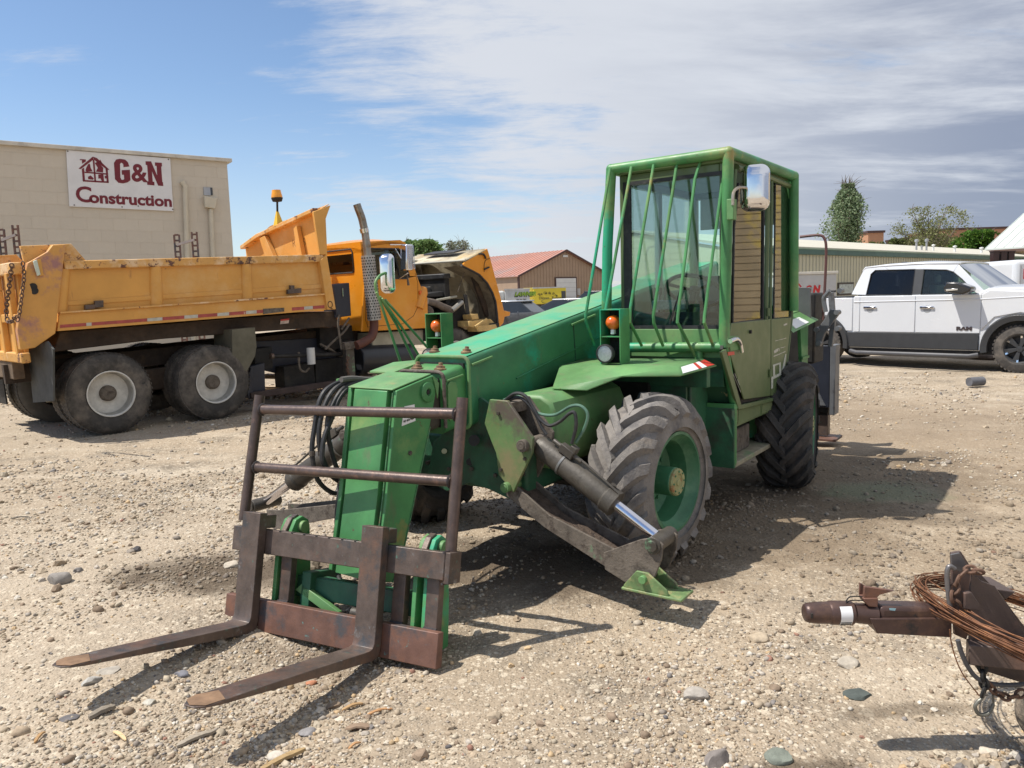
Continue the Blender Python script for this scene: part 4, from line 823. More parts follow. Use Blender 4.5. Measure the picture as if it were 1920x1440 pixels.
def truck_wheel(c, dual, out, m=None, rimm=None):
    """c = centre of the outer tyre face plane, out = -1 towards the near side"""
    e = sub('wheel', TK)
    def tyre(y0):
        s = out
        prof = [(0.285, 0.02), (0.30, -0.0), (0.36, -0.012), (0.45, -0.002), (0.495, 0.022), (0.508, 0.04)]
        for k in range(4):
            h = 0.045+k*0.052; prof += [(0.520, h), (0.520, h+0.036), (0.508, h+0.038), (0.508, h+0.050)]
        prof = prof[:-2]+[(0.508, 0.24), (0.495, 0.258), (0.45, 0.282), (0.36, 0.292), (0.29, 0.27), (0.27, 0.2), (0.27, 0.08)]
        rings = []; n = 64
        for r_, h in prof: rings.append([(c[0]+r_*math.cos(2*math.pi*k/n), y0-s*h, c[2]+r_*math.sin(2*math.pi*k/n)) for k in range(n)])
        rings.append(rings[0])
        g = G().loft(rings, cap=False)
        for k in range(56):   # block tread edges
            a = 2*math.pi*k/56
            for hh in (0.05, 0.215):
                p = Vector((c[0]+0.520*math.cos(a), y0-s*hh, c[2]+0.520*math.sin(a)))
                g.obox(p, (0.004, 0.03, 0.013), (math.cos(a), 0, math.sin(a)), (0, 1, 0))
        put('tyre', g, m or TYRE, e, angle=30)
    tyre(c[1])
    if dual: tyre(c[1]-out*0.33)
    s = out
    if dual: pr = [(0.292, 0.0), (0.295, -0.012), (0.283, -0.014), (0.272, 0.0), (0.265, 0.06), (0.255, 0.13), (0.235, 0.165), (0.20, 0.178), (0.12, 0.172), (0.118, 0.17)]
    else: pr = [(0.292, 0.0), (0.295, -0.012), (0.28, -0.01), (0.265, 0.01), (0.25, 0.02), (0.2, -0.02), (0.12, -0.03), (0.118, -0.03)]
    g = G().lathe([(r_, -s*h) for r_, h in pr[3:]]+[(0.0, -s*(pr[-1][1]))], (c[0], c[1], c[2]), (0, 1, 0), 40)
    put('rim', g, rimm or CREAMW, e)
    put('rim_lip', G().lathe([(r_, -s*h) for r_, h in pr[:6]], (c[0], c[1], c[2]), (0, 1, 0), 40), RIMLIP, e)
    d = pr[-1][1]
    put('hub', G().lathe([(0.105, -s*d), (0.10, -s*(d-0.08)), (0.075, -s*(d-0.10)), (0.0, -s*(d-0.105))], (c[0], c[1], c[2]), (0, 1, 0), 24), DIRTSTEEL, e)
    g = G()
    for k in range(10):
        a = 2*math.pi*k/10+0.1; p = (c[0]+0.143*math.cos(a), c[1]-s*d, c[2]+0.143*math.sin(a)); g.cyl(p, (p[0], c[1]-s*(d-0.035), p[2]), 0.016, 6)
    put('wheel_nuts', g, DIRTSTEEL, e)['kind'] = 'stuff'
    for k in (0,):
        a = 0.75+k; p = (c[0]+0.215*math.cos(a), c[1]-s*0.155, c[2]+0.215*math.sin(a)); put('hand_hole', G().lathe([(0.036, 0), (0.036, s*0.016), (0, s*0.017)], p, (0, 1, 0), 18), BLACK, e)
truck_wheel((0.05, 0.0, 0.52), True, -1); truck_wheel((1.44, 0.0, 0.465), True, -1)
truck_wheel((0.0, 2.42, 0.52), True, 1, m=mat('muddy_tyre', (0.10, 0.09, 0.075), 0.9, 0, 0.2, 5)); truck_wheel((1.38, 2.42, 0.465), True, 1)
fw = (6.231,0.1,-0.062)
truck_wheel((fw[0]-0.06, 0.16, 0.26), False, -1); truck_wheel((fw[0]-0.06, 2.2, 0.26), False, 1)
put('chassis_rails', G().box((-0.9, 0.72, 0.74), (6.6, 0.80, 0.98)).box((-0.9, 1.55, 0.74), (6.6, 1.63, 0.98)), UNDER, TK)
put('axle', G().cyl((0.05, 0.4, 0.52), (0.05, 2.0, 0.52), 0.12, 14).cyl((1.44, 0.4, 0.465), (1.44, 2.0, 0.465), 0.12, 14).lathe([(0.1, -0.25), (0.22, -0.1), (0.22, 0.1), (0.1, 0.25)], (0.05, 1.2, 0.52), (0, 1, 0), 16), BLACK, TK)
put('bogie', G().box((0.2, 0.5, 0.42), (1.3, 0.62, 0.72)), UNDER, TK, 0.02)
# --- dump bed
W_ = 2.40
top = [(-0.292,0,2.199),(-0.041,0,2.205),(3.369,0,2.192)]
zb0 = (-0.465,0,1.359)[2]; xb0 = (-0.465,0,1.359)[0]; zb1 = (3.482,0,1.335)[2]; xb1 = (3.482,0,1.335)[0]
xt0 = (-0.28,0,2.199)[0]; xt1 = (3.398,0,2.192)[0]; ztp = (0.87,0,2.207)[2]
BD = sub('bed', TK)
for s_, y in ((1, 0.0), (-1, W_)):
    yy = lambda d: y+s_*d
    pan = [(-0.281,0,2.103),(3.329,0,2.087),(3.37,0,1.576),(-0.407,0,1.579)]
    put('side_panel', G().ext([(p[0], yy(0.06), p[2]) for p in pan], (0, s_*0.02, 0)), BEDO, BD)
    rail = [(-0.292,0,2.199),(3.389,0,2.192),(3.366,0,2.078),(-0.282,0,2.097)]
    put('top_rail', G().ext([(p[0], yy(0.0), p[2]) for p in rail], (0, s_*0.12, 0)), BEDRUST, BD, 0.012)
    crease = [(-0.384,0,1.712),(3.369,0,1.741),(3.371,0,1.675),(-0.391,0,1.661)]
    put('side_crease', G().ext([(p[0], yy(0.048), p[2]) for p in crease], (0, s_*0.014, 0)), BEDO, BD, 0.004)
    led = [(-0.406,0,1.592),(3.362,0,1.593),(3.36,0,1.568),(-0.408,0,1.572)]
    put('ledge', G().ext([(p[0], yy(-0.02), p[2]) for p in led], (0, s_*0.09, 0)), BEDRUST, BD, 0.002)
    sill = [(-0.408,0,1.572),(3.36,0,1.568),(3.492,0,1.334),(-0.458,0,1.364)]
    put('sill', G().ext([(p[0], yy(0.012), p[2]) for p in sill], (0, s_*0.08, 0)), BEDO, BD, 0.004)
    fp = [(3.291,0,2.097),(3.427,0,2.191),(3.502,0,1.333),(3.344,0,1.337)]
    put('front_post', G().ext([(p[0], yy(-0.03), p[2]) for p in fp], (0, s_*0.14, 0)), BEDO, BD, 0.008)
for a, b in (([(0.822,0,2.098),(0.773,0,1.585)], 0), ([(2.107,0,2.093),(2.073,0,1.577)], 0), ([(-0.281,0,2.103),(-0.395,0,1.584)], 0)):
    p0, p1 = a; g = G(); rings = []
    for p, r_ in ((p0, 0.075), (p1, 0.085)):
        rings.append([(p[0]+r_*math.cos(R(q)), 0.062-0.055*math.sin(R(q)), p[2]) for q in range(0, 181, 20)])
    put('side_stake', g.loft(rings, closed=False), BEDO, BD, angle=60)
# hinged latches
for q in ([(-0.111,0,1.654),(0,0,1.653),(-0.007,0,1.601),(-0.118,0,1.602)], [(0.005,0,1.699),(0.105,0,1.699),(0.095,0,1.613),(-0.005,0,1.614)], [(2.707,0,1.687),(2.937,0,1.698),(2.929,0,1.626),(2.7,0,1.624)], [(2.759,0,1.748),(2.822,0,1.745),(2.815,0,1.681),(2.752,0,1.685)]):
    put('latch', G().ext([(p[0], -0.005, p[2]) for p in q], (0, 0.055, 0)), BROWNST, BD, 0.003)
put('tape_bracket', G().ext([(p[0], 0.0, p[2]) for p in [(2.275,0,1.432),(2.615,0,1.423),(2.609,0,1.368),(2.266,0,1.355)]], (0, 0.012, 0)), DIRTSTEEL, BD, 0.002)
# conspicuity tape, red and white
RW = mat('faded_red_tape', (0.40, 0.075, 0.06), 0.5, 0, 0.2, 12, [((0.6, 0.42, 0.3), 9, 0.62, 0.66)]); WW = mat('faded_white_tape', (0.52, 0.50, 0.42), 0.5, 0, 0.15, 12)
tt = [(113,152,0),(152,160,1),(160,228,0),(228,250,0),(250,276,1),(276,315,0),(315,340,1),(340,377,0),(377,400,1),(400,434,0),(434,456,1),(456,493,0),(533,561,0),(561,581,1),(581,609,0)]
A_ = (-0.419,0,1.438); B_ = (3.323,0,1.413); C2_ = (-0.424,0,1.4); D2_ = (3.318,0,1.364)
def tp(px, v):
    u = (px-113)/496; lo = Vector(C2_)*(1-u)+Vector(D2_)*u; hi = Vector(A_)*(1-u)+Vector(B_)*u
    # perspective-correct enough along a nearly side-on plane
    return (lo*(1-v)+hi*v)
for a, b, w in tt:
    P_ = [tp(a, 0), tp(b, 0), tp(b, 1), tp(a, 1)]
    put('reflector_tape', G().ext([(p[0], 0.008, p[2]) for p in P_], (0, 0.003, 0)), WW if w else RW, BD)
put('floor', G().ext([(xb0, 0.1, zb0+0.02), (xb1, 0.1, zb1), (xb1, W_-0.1, zb1), (xb0, W_-0.1, zb0+0.02)], (0, 0, 0.05)), BEDO, BD)
u_ = [(-0.361,0.25,1.346),(3.669,0.25,1.298),(3.724,0.25,1.042),(2.256,0.25,1.096),(0.843,0.25,1.13),(-0.464,0.25,1.106)]
put('bed_underframe', G().ext([(p[0], 0.25, p[2]) for p in u_], (0, 1.9, 0)), UNDER, BD, 0.01)
# rear corner plate with chain slots, tailgate
cp_ = [(-0.25,-0.04,2.392),(-0.496,-0.04,1.343),(-0.732,-0.04,1.195),(-0.882,-0.04,1.187),(-0.885,-0.04,1.412),(-0.832,-0.04,1.649),(-0.74,-0.04,2.02),(-0.68,-0.04,2.184),(-0.457,-0.04,2.308),(-0.39,-0.04,2.388)]
for y, s_ in ((-0.04, 1), (W_+0.04, -1)):
    put('corner_plate', G().ext([(p[0], y, p[2]) for p in cp_], (0, s_*0.10, 0)), CORNER, BD, 0.008)
up_ = [(-0.706,0.05,2.386),(-0.156,0.05,2.404),(-0.019,0.05,2.2),(-0.249,0.05,2.181),(-0.406,0.05,2.008),(-0.677,0.05,2.02)]
for y, s_ in ((0.05, 1), (W_-0.05, -1)): put('corner_upper_plate', G().ext([(p[0], y, p[2]) for p in up_], (0, s_*0.05, 0)), BEDRUST, BD, 0.006)
xg = (-0.788,0,1.776)[0]
tg = sub('tailgate', TK)
put('gate_panel', G().ext([(xg-0.02, 0.12, 1.10), (xg+0.02, 0.12, 2.10), (xg+0.02, W_-0.12, 2.10), (xg-0.02, W_-0.12, 1.10)], (0.05, 0, 0)), BEDO, tg, 0.006)
put('gate_top_rail', G().box((xg-0.06, 0.04, 2.06), (xg+0.08, W_-0.04, 2.20)), BEDRUST, tg, 0.015)
put('gate_bottom_rail', G().box((xg-0.08, 0.04, 1.02), (xg+0.02, W_-0.04, 1.14)), BEDRUST, tg, 0.015)
for k in range(5):
    y = 0.16+k*(W_-0.4)/4; put('gate_rib', G().box((xg-0.08, y, 1.12), (xg-0.01, y+0.09, 2.08)), BEDO, tg, 0.01)
put('gate_mid_rail', G().box((xg-0.07, 0.1, 1.50), (xg-0.01, W_-0.1, 1.60)), BEDO, tg, 0.01)
put('slot', G().cyl((-0.658,-0.047,1.861), (-0.653,-0.03,1.861), 0.045, 16).cyl((-0.663,-0.047,1.904), (-0.658,-0.03,1.905), 0.045, 16), BLACK, BD)['kind'] = 'stuff'
put('marker_light', G().ext([(-0.634,-0.06,2.2),(-0.593,-0.06,2.217),(-0.576,-0.06,2.043),(-0.612,-0.06,2.026)], (0, -0.03, 0)), mat('pale_lens', (0.55, 0.6, 0.5), 0.3), BD, 0.006)
put('light_plate', G().ext([(-0.633,-0.045,2.213),(-0.543,-0.045,2.223),(-0.534,-0.045,2.035),(-0.603,-0.045,2.02)], (0, -0.01, 0)), BEDO, BD, 0.003)
def chain(name, pts, r, link, parent, m):
    P = bez(pts, 24); acc = 0; g = G(); prev = P[0]; k = 0; nxt = 0
    for p in P[1:]:
        L_ = (p-prev).length
        while acc+L_ >= nxt:
            t = (nxt-acc)/L_ if L_ else 0; c = prev.lerp(p, t); d = (p-prev).normalized()
            o = d.orthogonal().normalized(); o2 = d.cross(o); n_ = o if k % 2 else o2
            g.tube([c+d*(link*0.62)*math.cos(2*math.pi*j/10)+n_*(link*0.40)*math.sin(2*math.pi*j/10) for j in range(10)], r, 6, closed=True)
            nxt += link*0.92; k += 1
        acc += L_; prev = p
    o = put(name, g, m, parent); o['kind'] = 'stuff'; return o
CHAINR = mat('rusty_chain', (0.16, 0.09, 0.06), 0.7, 0.3, 0.3, 30)
chain('chain', [(-0.747,-0.1,2.17),(-0.756,-0.1,2.018),(-0.815,-0.1,1.776),(-0.86,-0.1,1.595),(-0.884,-0.1,1.535)], 0.007, 0.05, TK, CHAINR)
chain('chain', [(-1.12,-1.093,2.116),(-1.12,-0.881,1.893),(-1.12,-0.665,1.67),(-1.12,-0.644,1.555),(-1.12,-0.793,1.538),(-1.12,-0.979,1.599)], 0.007, 0.05, TK, CHAINR)
# headboard / cab shield
xh = (3.436,0,2.183)[0]-0.05
hb = [(3.42,2.758,2.672),(3.42,2.196,2.731),(3.42,0.186,2.867),(3.42,-0.021,2.165),(3.42,2.874,2.329)]
ys = [p[1] for p in hb]
hbp = [(xh, W_-0.02, 2.42), (xh, W_*0.75, 2.58), (xh, 0.04, 2.86), (xh, 0.02, 2.12), (xh, W_-0.02, 2.12)]
put('headboard', G().ext(hbp, (0.04, 0, 0)), BEDO, BD, 0.005)
put('headboard_lip', G().ext([(xh-0.10, W_-0.02, 2.42), (xh-0.10, W_*0.75, 2.575), (xh-0.10, 0.03, 2.84), (xh-0.10, 0.03, 2.90), (xh-0.10, W_*0.75, 2.64), (xh-0.10, W_-0.02, 2.48)], (0.16, 0, 0)), BEDRUST, BD, 0.008)
put('headboard_hood', G().ext([(xh, 0.0, 2.86), (xh+0.18, 0.0, 2.95), (xh+0.18, W_*0.75, 2.76), (xh+0.18, W_, 2.55), (xh, W_, 2.46), (xh, W_*0.75, 2.64)], (0, 0, 0.012)), BEDRUST, BD)
ck = [(3.271,-0.01,2.838),(3.59,-0.01,2.941),(3.48,-0.01,2.736),(3.449,-0.01,2.182),(3.315,-0.01,2.193)]
put('headboard_cheek', G().ext(ck, (0, 0.05, 0)), BEDO, BD, 0.006)
for y0_, y1_, w in ((0.45, 0.55, 0.16), (1.25, 1.55, 0.30)):
    put('headboard_rib', G().ext([(xh-0.01, y0_, 2.12), (xh-0.01, y0_+w, 2.12), (xh-0.01, y1_+w*0.55, 2.68-0.2*y1_*0.4), (xh-0.01, y1_, 2.72-0.2*y1_*0.4)], (-0.08, 0, 0)), BEDO, BD, 0.006)
text('scratched_name', 'ROSS', 0.17, mat('scratch_ink', (0.28, 0.14, 0.05), 0.7), BD, (xh-0.003, 0.86, 2.36), (0, -1, 0), (0, 0, 1), -0.004, 0.0005, sx=1.0)
text('scratched_letter', 'Q', 0.16, mat('dark_scratch', (0.10, 0.05, 0.02), 0.7), BD, ((3.348,-0.035,1.411)[0], -0.033, (3.343,-0.035,1.361)[2]), (1, 0, 0), (0, 0, 1), 0.0, 0.001, sx=0.8)
# beacon
bc = sub('beacon', TK)
bp_ = (3.3,1.092,2.832); k0 = Vector((xh+0.25, bp_[1], bp_[2]))
b0 = Vector((3.6,1.574,2.895)); b1 = Vector((3.6,1.541,3.157)); b2 = Vector((3.6,1.521,3.348))
put('beacon_base', G().loft([[b0+Vector((x, y, -0.16)) for x, y in ((-.07,-.07),(.07,-.07),(.07,.07),(-.07,.07))], [b0+Vector((x, y, 0.12)) for x, y in ((-.012,-.012),(.012,-.012),(.012,.012),(-.012,.012))]]), mat('yellow_paint', (0.65, 0.42, 0.03), 0.5), bc)
put('beacon_pole', G().tube([b0+Vector((0, 0, 0.08)), b1+Vector((0, 0, 0.02))], 0.018, 8), BLACK, bc)
h_ = b2.z-b1.z
put('beacon_foot', G().lathe([(0.0, -0.01), (0.075, 0.0), (0.095, 0.05), (0.095, 0.065), (0.0, 0.07)], b1, (0, 0, 1), 18), BLACK, bc)
put('beacon_lens', G().lathe([(0.092, 0.065), (0.092, 0.09), (0.080, h_*0.75), (0.072, h_), (0.0, h_+0.01)], b1, (0, 0, 1), 18), mat('beacon_amber', (0.85, 0.36, 0.01), 0.2, coat=0.5), bc)
# --- cab
C = sub('cab', TK)
yn, yf = 0.16, 2.18
cs = [(4.239,0.16,2.338),(4.309,0.16,2.389),(5.052,0.16,2.408),(5.165,0.16,2.361),(5.233,0.16,2.205),(5.341,0.16,1.833),(5.461,0.16,1.557),(5.543,0.16,1.505),(5.58,0.16,1.371),(5.542,0.16,0.849),(4.09,0.16,0.921)]
xc = cs[0][0]
# side skin with window opening is built from strips around the opening
win = [(4.362,0.16,2.275),(5.013,0.16,2.255),(5.107,0.16,2.135),(5.191,0.16,1.784),(5.127,0.16,1.75),(4.311,0.16,1.787)]
def ringpts(outer, inner, y, s_, t):
    g = G(); P = [Vector((p[0], y, p[2])) for p in outer]; Q = [Vector((p[0], y, p[2])) for p in inner]
    return g, P, Q
zlow = win[5][2]; 
for y, s_ in ((yn, 1), (yf, -1)):
    low = [(cs[10][0], y, cs[10][2]), (cs[9][0], y, cs[9][2]), (cs[8][0], y, cs[8][2]), (cs[7][0], y, cs[7][2]), (cs[6][0], y, cs[6][2]), (cs[5][0]+0.03, y, win[3][2]), (win[4][0], y, win[4][2]), (win[5][0], y, win[5][2]), (cs[0][0], y, win[5][2])]
    put('cab_side', G().ext(low, (0, s_*0.04, 0)), CABO, C, 0.012)
    put('rear_pillar', G().ext([(cs[0][0], y, win[5][2]), (win[5][0], y, win[5][2]), (win[0][0], y, win[0][2]), (cs[1][0], y, cs[1][2]), (cs[0][0], y, cs[0][2])], (0, s_*0.05, 0)), CABO, C)
    put('roof_side', G().ext([(win[0][0], y, win[0][2]), (win[1][0], y, win[1][2]), (cs[4][0], y, cs[4][2]), (cs[3][0], y, cs[3][2]), (cs[2][0], y, cs[2][2]), (cs[1][0], y, cs[1][2])], (0, s_*0.05, 0)), CABO, C)
    put('front_pillar', G().ext([(win[1][0], y, win[1][2]), (win[2][0], y, win[2][2]), (win[3][0], y, win[3][2]), (cs[5][0]+0.03, y, win[3][2]), (cs[4][0], y, cs[4][2])], (0, s_*0.05, 0)), CABO, C)
    put('door_glass', G().ext([(p[0], y+s_*0.025, p[2]) for p in win], (0, s_*0.004, 0)), glass('truck_glass', (0.20, 0.24, 0.24), 1.6), C)
    put('window_seal', G().tube([(p[0], y+s_*0.0, p[2]) for p in win], 0.016, 6, closed=True), RUBBER, C)
put('window_divider', G().tube([(win[1][0]-0.10, yn+0.02, win[1][2]), (win[4][0]-0.12, yn+0.02, win[4][2])], 0.014, 6), RUBBER, C)
zr = max(p[2] for p in cs)
# roof shell: crowned
def roofring(x, dz):
    out = []
    for i in range(13):
        t = i/12; y = yn+(yf-yn)*t; out.append((x, y, zr-0.05+dz+0.08*math.sin(math.pi*t)**0.6))
    return out+[(x, yf, zr-0.10+dz), (x, yn, zr-0.10+dz)]
put('cab_roof', G().loft([roofring(cs[0][0]-0.02, -0.10), roofring(cs[1][0]+0.04, -0.01), roofring((cs[1][0]+cs[3][0])/2, 0.035), roofring(cs[3][0]-0.06, 0.0), roofring(cs[3][0]+0.04, -0.06)]), CABO, C, angle=50)
bwz0, bwz1 = (3.95,0.384,1.899)[2], (3.95,0.324,2.284)[2]
by1 = 0.40; by2 = 1.95
g = G().box((xc-0.02, yn, cs[10][2]), (xc+0.03, yf, bwz0)).box((xc-0.02, yn, bwz1), (xc+0.03, yf, zr-0.02)).box((xc-0.02, yn, bwz0), (xc+0.03, by1, bwz1)).box((xc-0.02, by2, bwz0), (xc+0.03, yf, bwz1))
put('cab_back', g, CABO, C, 0.0)
put('back_window', G().box((xc, by1, bwz0), (xc+0.005, by2, bwz1)), glass('truck_glass_dark', (0.10, 0.12, 0.12), 1.2), C)
put('back_window_seal', G().tube([(xc-0.025, by1+0.03, bwz0), (xc-0.025, by1, bwz0+0.05), (xc-0.025, by1, bwz1-0.05), (xc-0.025, by1+0.03, bwz1), (xc-0.025, by2, bwz1), (xc-0.025, by2, bwz0)], 0.014, 6, closed=True), RUBBER, C)
put('cab_floor', G().box((xc, yn+0.04, cs[10][2]+0.05), (cs[8][0], yf-0.04, cs[10][2]+0.12)), CABDARK, C)
put('firewall', G().box((cs[7][0]-0.05, yn+0.04, cs[10][2]+0.1), (cs[7][0]-0.01, yf-0.04, cs[7][2]-0.02)), CABDARK, C)
put('windscreen', G().ext([(cs[4][0], yn+0.05, cs[4][2]), (cs[6][0]-0.03, yn+0.05, cs[6][2]), (cs[6][0]-0.03, yf-0.05, cs[6][2]), (cs[4][0], yf-0.05, cs[4][2])], (-0.006, 0, 0)), glass('truck_glass', (0.2, 0.24, 0.24)), C)
put('seat', G().box((xc+0.15, 0.35, 1.3), (xc+0.55, 0.85, 1.45)).box((xc+0.10, 0.35, 1.4), (xc+0.22, 0.85, 2.05)), CABDARK, C, 0.03)
# door seams
sm_ = [(4.27,0.152,1.771),(4.19,0.152,1.107),(4.221,0.152,0.989),(4.972,0.152,0.976),(5.224,0.152,1.095),(5.337,0.152,1.245),(5.378,0.152,1.664),(5.334,0.152,1.833)]
put('door_seam', G().tube([(p[0], yn-0.001, p[2]) for p in sm_], 0.004, 5), BLACK, C)
put('side_marker', G().ext([(5.382,0.13,1.523),(5.519,0.13,1.525),(5.512,0.13,1.45),(5.376,0.13,1.458)], (0, 0.03, 0)), ORANGE_LENS, C, 0.004)
put('cowl_bulge', G().lathe([(0.0, 0.10), (0.06, 0.09), (0.10, 0.0), (0.10, -0.30)], (5.501,0.2,1.49), (0.5, 0, 1), 14), CABO, C)
# truck mirror on west-coast arms
mm_ = [(4.953,-0.12,2.318),(5.105,-0.12,2.316),(5.061,-0.12,1.878),(4.91,-0.12,1.884)]
put('mirror_back', G().ext([(p[0], -0.12, p[2]) for p in mm_], (0, 0.17, 0)), CHROME, C, 0.02)
g = G()
for i in range(6):
    x = mm_[0][0]+0.01+(mm_[1][0]-mm_[0][0]-0.02)*i/5; g.tube([(x, -0.125, mm_[0][2]-0.02), (x, -0.125, mm_[2][2]+0.02)], 0.006, 6)
put('mirror_ribs', g, CHROME, C)['kind'] = 'stuff'
put('mirror_arm', G().tube([(4.657,-0.05,2.318),(5.057,-0.05,2.313)], 0.010, 6), CHROME, C); put('mirror_arm', G().tube([(4.884,0.1,2.262), (4.983,-0.05,1.92)], 0.009, 6), CHROME, C)
put('mirror_arm', G().tube([(4.926,0.1,1.757), (4.998,-0.05,1.838)], 0.010, 6), CHROME, C); put('mirror_arm', G().tube([(4.996,0,1.877),(5.021,0,1.767),(5.031,0,1.631)], [0.014, 0.014, 0.022], 8), DIRTSTEEL, C)
# --- exhaust stack
EX = sub('exhaust_stack', TK)
cx = [(4.079,-0.02,2.967),(4.102,-0.02,2.893),(4.151,-0.02,2.759),(4.178,-0.02,2.615),(4.196,-0.02,2.488),(4.214,-0.02,2.146)]
STK = mat('stack_steel', (0.35, 0.33, 0.30), 0.35, 0.8, 0.2, 5, [((0.25, 0.17, 0.10), 4, 0.5, 0.62)])
put('stack_pipe', G().tube(bez(cx, 5), 0.062, 18, cap=False), STK, EX, angle=60)
put('stack_pipe_bore', G().tube([Vector(cx[0])+(Vector(cx[1])-Vector(cx[0]))*0.05, Vector(cx[1])], 0.056, 16), BLACK, EX)
put('stack_clamp', G().tube([(4.175,-0.02,2.59),(4.189,-0.02,2.522)], 0.074, 18), CHROME, EX)
s0, s1_ = Vector((4.215,-0.02,2.155)), Vector((4.235,-0.02,1.103))
n, mrows = 40, 44
SHM = mat('shield_steel', (0.42, 0.41, 0.39), 0.4, 0.7, 0.15, 4)
put('heat_shield', G().tube([s0, s1_], 0.112, 28), SHM, EX)
ax_ = (s1_-s0).normalized(); uu = ax_.orthogonal().normalized(); ww = ax_.cross(uu); g = G(); Ls = (s1_-s0).length
for i in range(22):
    for j in range(16):
        a = 2*math.pi*(j+0.5*(i % 2))/16; c = s0+ax_*(0.04+(Ls-0.08)*i/21)+(uu*math.cos(a)+ww*math.sin(a))*0.1125
        g.cyl(c, c+(uu*math.cos(a)+ww*math.sin(a))*0.002, 0.013, 8)
put('shield_holes', g, BLACK, EX)['kind'] = 'stuff'
put('lower_pipe', G().tube(bez([(4.256,0.02,1.119),(4.24,0.02,0.961),(4.171,0.02,0.827),(4.012,0.02,0.755),(3.86,0.02,0.719)], 6), 0.072, 18), mat('rust_pipe', (0.12, 0.045, 0.03), 0.6, 0.2, 0.2, 8), EX, angle=60)
# --- below the cab and bed
g = G().ext([(4.409,0.3,0.871),(5.559,0.3,0.818),(5.545,0.3,0.548),(4.384,0.3,0.637)], (0, 1.7, 0)); put('cab_skirt', g, mat('dirty_cream', (0.38, 0.35, 0.26), 0.6, 0, 0.2, 3), TK, 0.01)
fa, fb = Vector((4.069,0.35,0.437)), Vector((5.242,0.35,0.35)); put('fuel_tank', G().cyl(fa+Vector((0, 0.05, 0)), fb+Vector((0, 0.05, 0)), 0.27, 24), mat('tank_black', (0.022, 0.023, 0.028), 0.35, 0, 0.2, 3), TK, 0.02)
put('side_locker', G().ext([(3.646,0.18,1.716),(3.946,0.18,1.735),(3.931,0.18,1.199),(3.64,0.18,1.188)], (0, 0.35, 0)), NAVY, TK, 0.01)
put('locker_handle', G().tube([(3.796,0.17,1.657),(3.792,0.17,1.52)], 0.012, 8), CHROME, TK)
for a in ([(1.756,0,1.176),(2.11,0,1.174),(2.103,0,0.895),(2.062,0,0.76),(1.913,0,0.56),(1.826,0,0.588),(1.701,0,0.635)],):
    put('mud_flap', G().ext(a, (0, 0.55, 0)), mat('mud_flap', (0.13, 0.12, 0.085), 0.85, 0, 0.2, 3), TK)
rfl = [(-0.62,0.683,1.146),(-0.62,-0.113,1.261),(-0.62,-0.284,1.17),(-0.62,-0.028,0.538),(-0.62,0.793,0.458)]
put('mud_flap', G().ext([(p[0], p[1], p[2]) for p in rfl], (0.02, 0, 0)), mat('rear_flap', (0.075, 0.08, 0.08), 0.8, 0, 0.2, 4), TK)
put('rear_crossbeam', G().box((-0.85, 0.55, 0.80), (-0.72, 1.9, 1.02)), mat('rear_beam', (0.16, 0.11, 0.07), 0.85, 0, 0.3, 5), TK, 0.01)
put('rear_flap_far', G().box((-0.64, 1.95, 0.35), (-0.62, 2.35, 0.9)), BLACK, TK)
blk = [([(2.344,0.5,0.817),(2.633,0.5,0.826),(2.614,0.5,0.495),(2.302,0.5,0.453)], 0.25), ([(2.121,0.3,0.583),(2.369,0.3,0.616),(2.327,0.3,0.091),(2.066,0.3,0.109)], 0.12), ([(2.467,0.7,0.922),(4.056,0.7,0.829),(4.152,0.7,0.193),(3.764,0.7,0.109),(3.581,0.7,0.36),(2.792,0.7,0.377),(2.42,0.7,0.512)], 0.1),
       ([(3.386,0.5,0.516),(3.967,0.5,0.499),(3.938,0.5,0.031),(3.337,0.5,0.067)], 0.5), ([(1.983,0.2,0.233),(2.083,0.2,0.576),(2.116,0.2,0.572),(2.065,0.2,0.132),(1.997,0.2,0.135)], 0.1), ([(2.77,0.45,0.493),(3.311,0.45,0.492),(3.311,0.45,0.126),(2.76,0.45,0.157)], 0.3), ([(3.945,0.55,0.77),(4.217,0.55,0.778),(4.173,0.55,0.049),(3.87,0.55,0.075)], 0.2),
       ([(3.588,0.6,1.027),(4.223,0.6,1.014),(4.249,0.6,0.737),(3.75,0.6,0.611),(3.555,0.6,0.722)], 0.4)]
for q, d in blk: put('under_frame', G().ext(q, (0, d, 0)), NAVY if d < 0.2 else BLACK, TK, 0.006)
put('torque_rod', G().tube([(2.492,0.25,0.7),(3.717,0.25,0.589)], 0.032, 12), BLACK, TK); put('rod_end', G().cyl((2.492,0.25,0.7), (2.448,0.25,0.706), 0.045, 12), BROWNST, TK)
put('push_beam', G().bar((2.029,0.22,0.168), (3.699,0.22,0.135), 0.10, 0.09), mat('rust_beam', (0.055, 0.035, 0.03), 0.7, 0, 0.3, 6), TK, 0.008)
fa, fb = (3.121,0.2,0.762), (3.111,0.2,0.501); put('oil_filter', G().cyl(fa, fb, 0.065, 16), mat('filter_white', (0.62, 0.62, 0.60), 0.4), TK, 0.006)
put('bracket_tower', G().ext([(3.708,0.1,0.716),(3.875,0.1,0.715),(3.848,0.1,0.156),(3.691,0.1,0.161)], (0, 0.10, 0)), GREASE, TK, 0.006)
put('bracket_head', G().ext([(3.667,0.06,0.782),(3.896,0.06,0.784),(3.906,0.06,0.678),(3.675,0.06,0.669)], (0, 0.14, 0)), DIRTSTEEL, TK, 0.006)
chain('chain', [(3.694,0.05,0.529),(3.668,0.05,0.376),(3.695,0.05,0.241),(3.707,0.05,0.161)], 0.008, 0.05, TK, CHAINR)
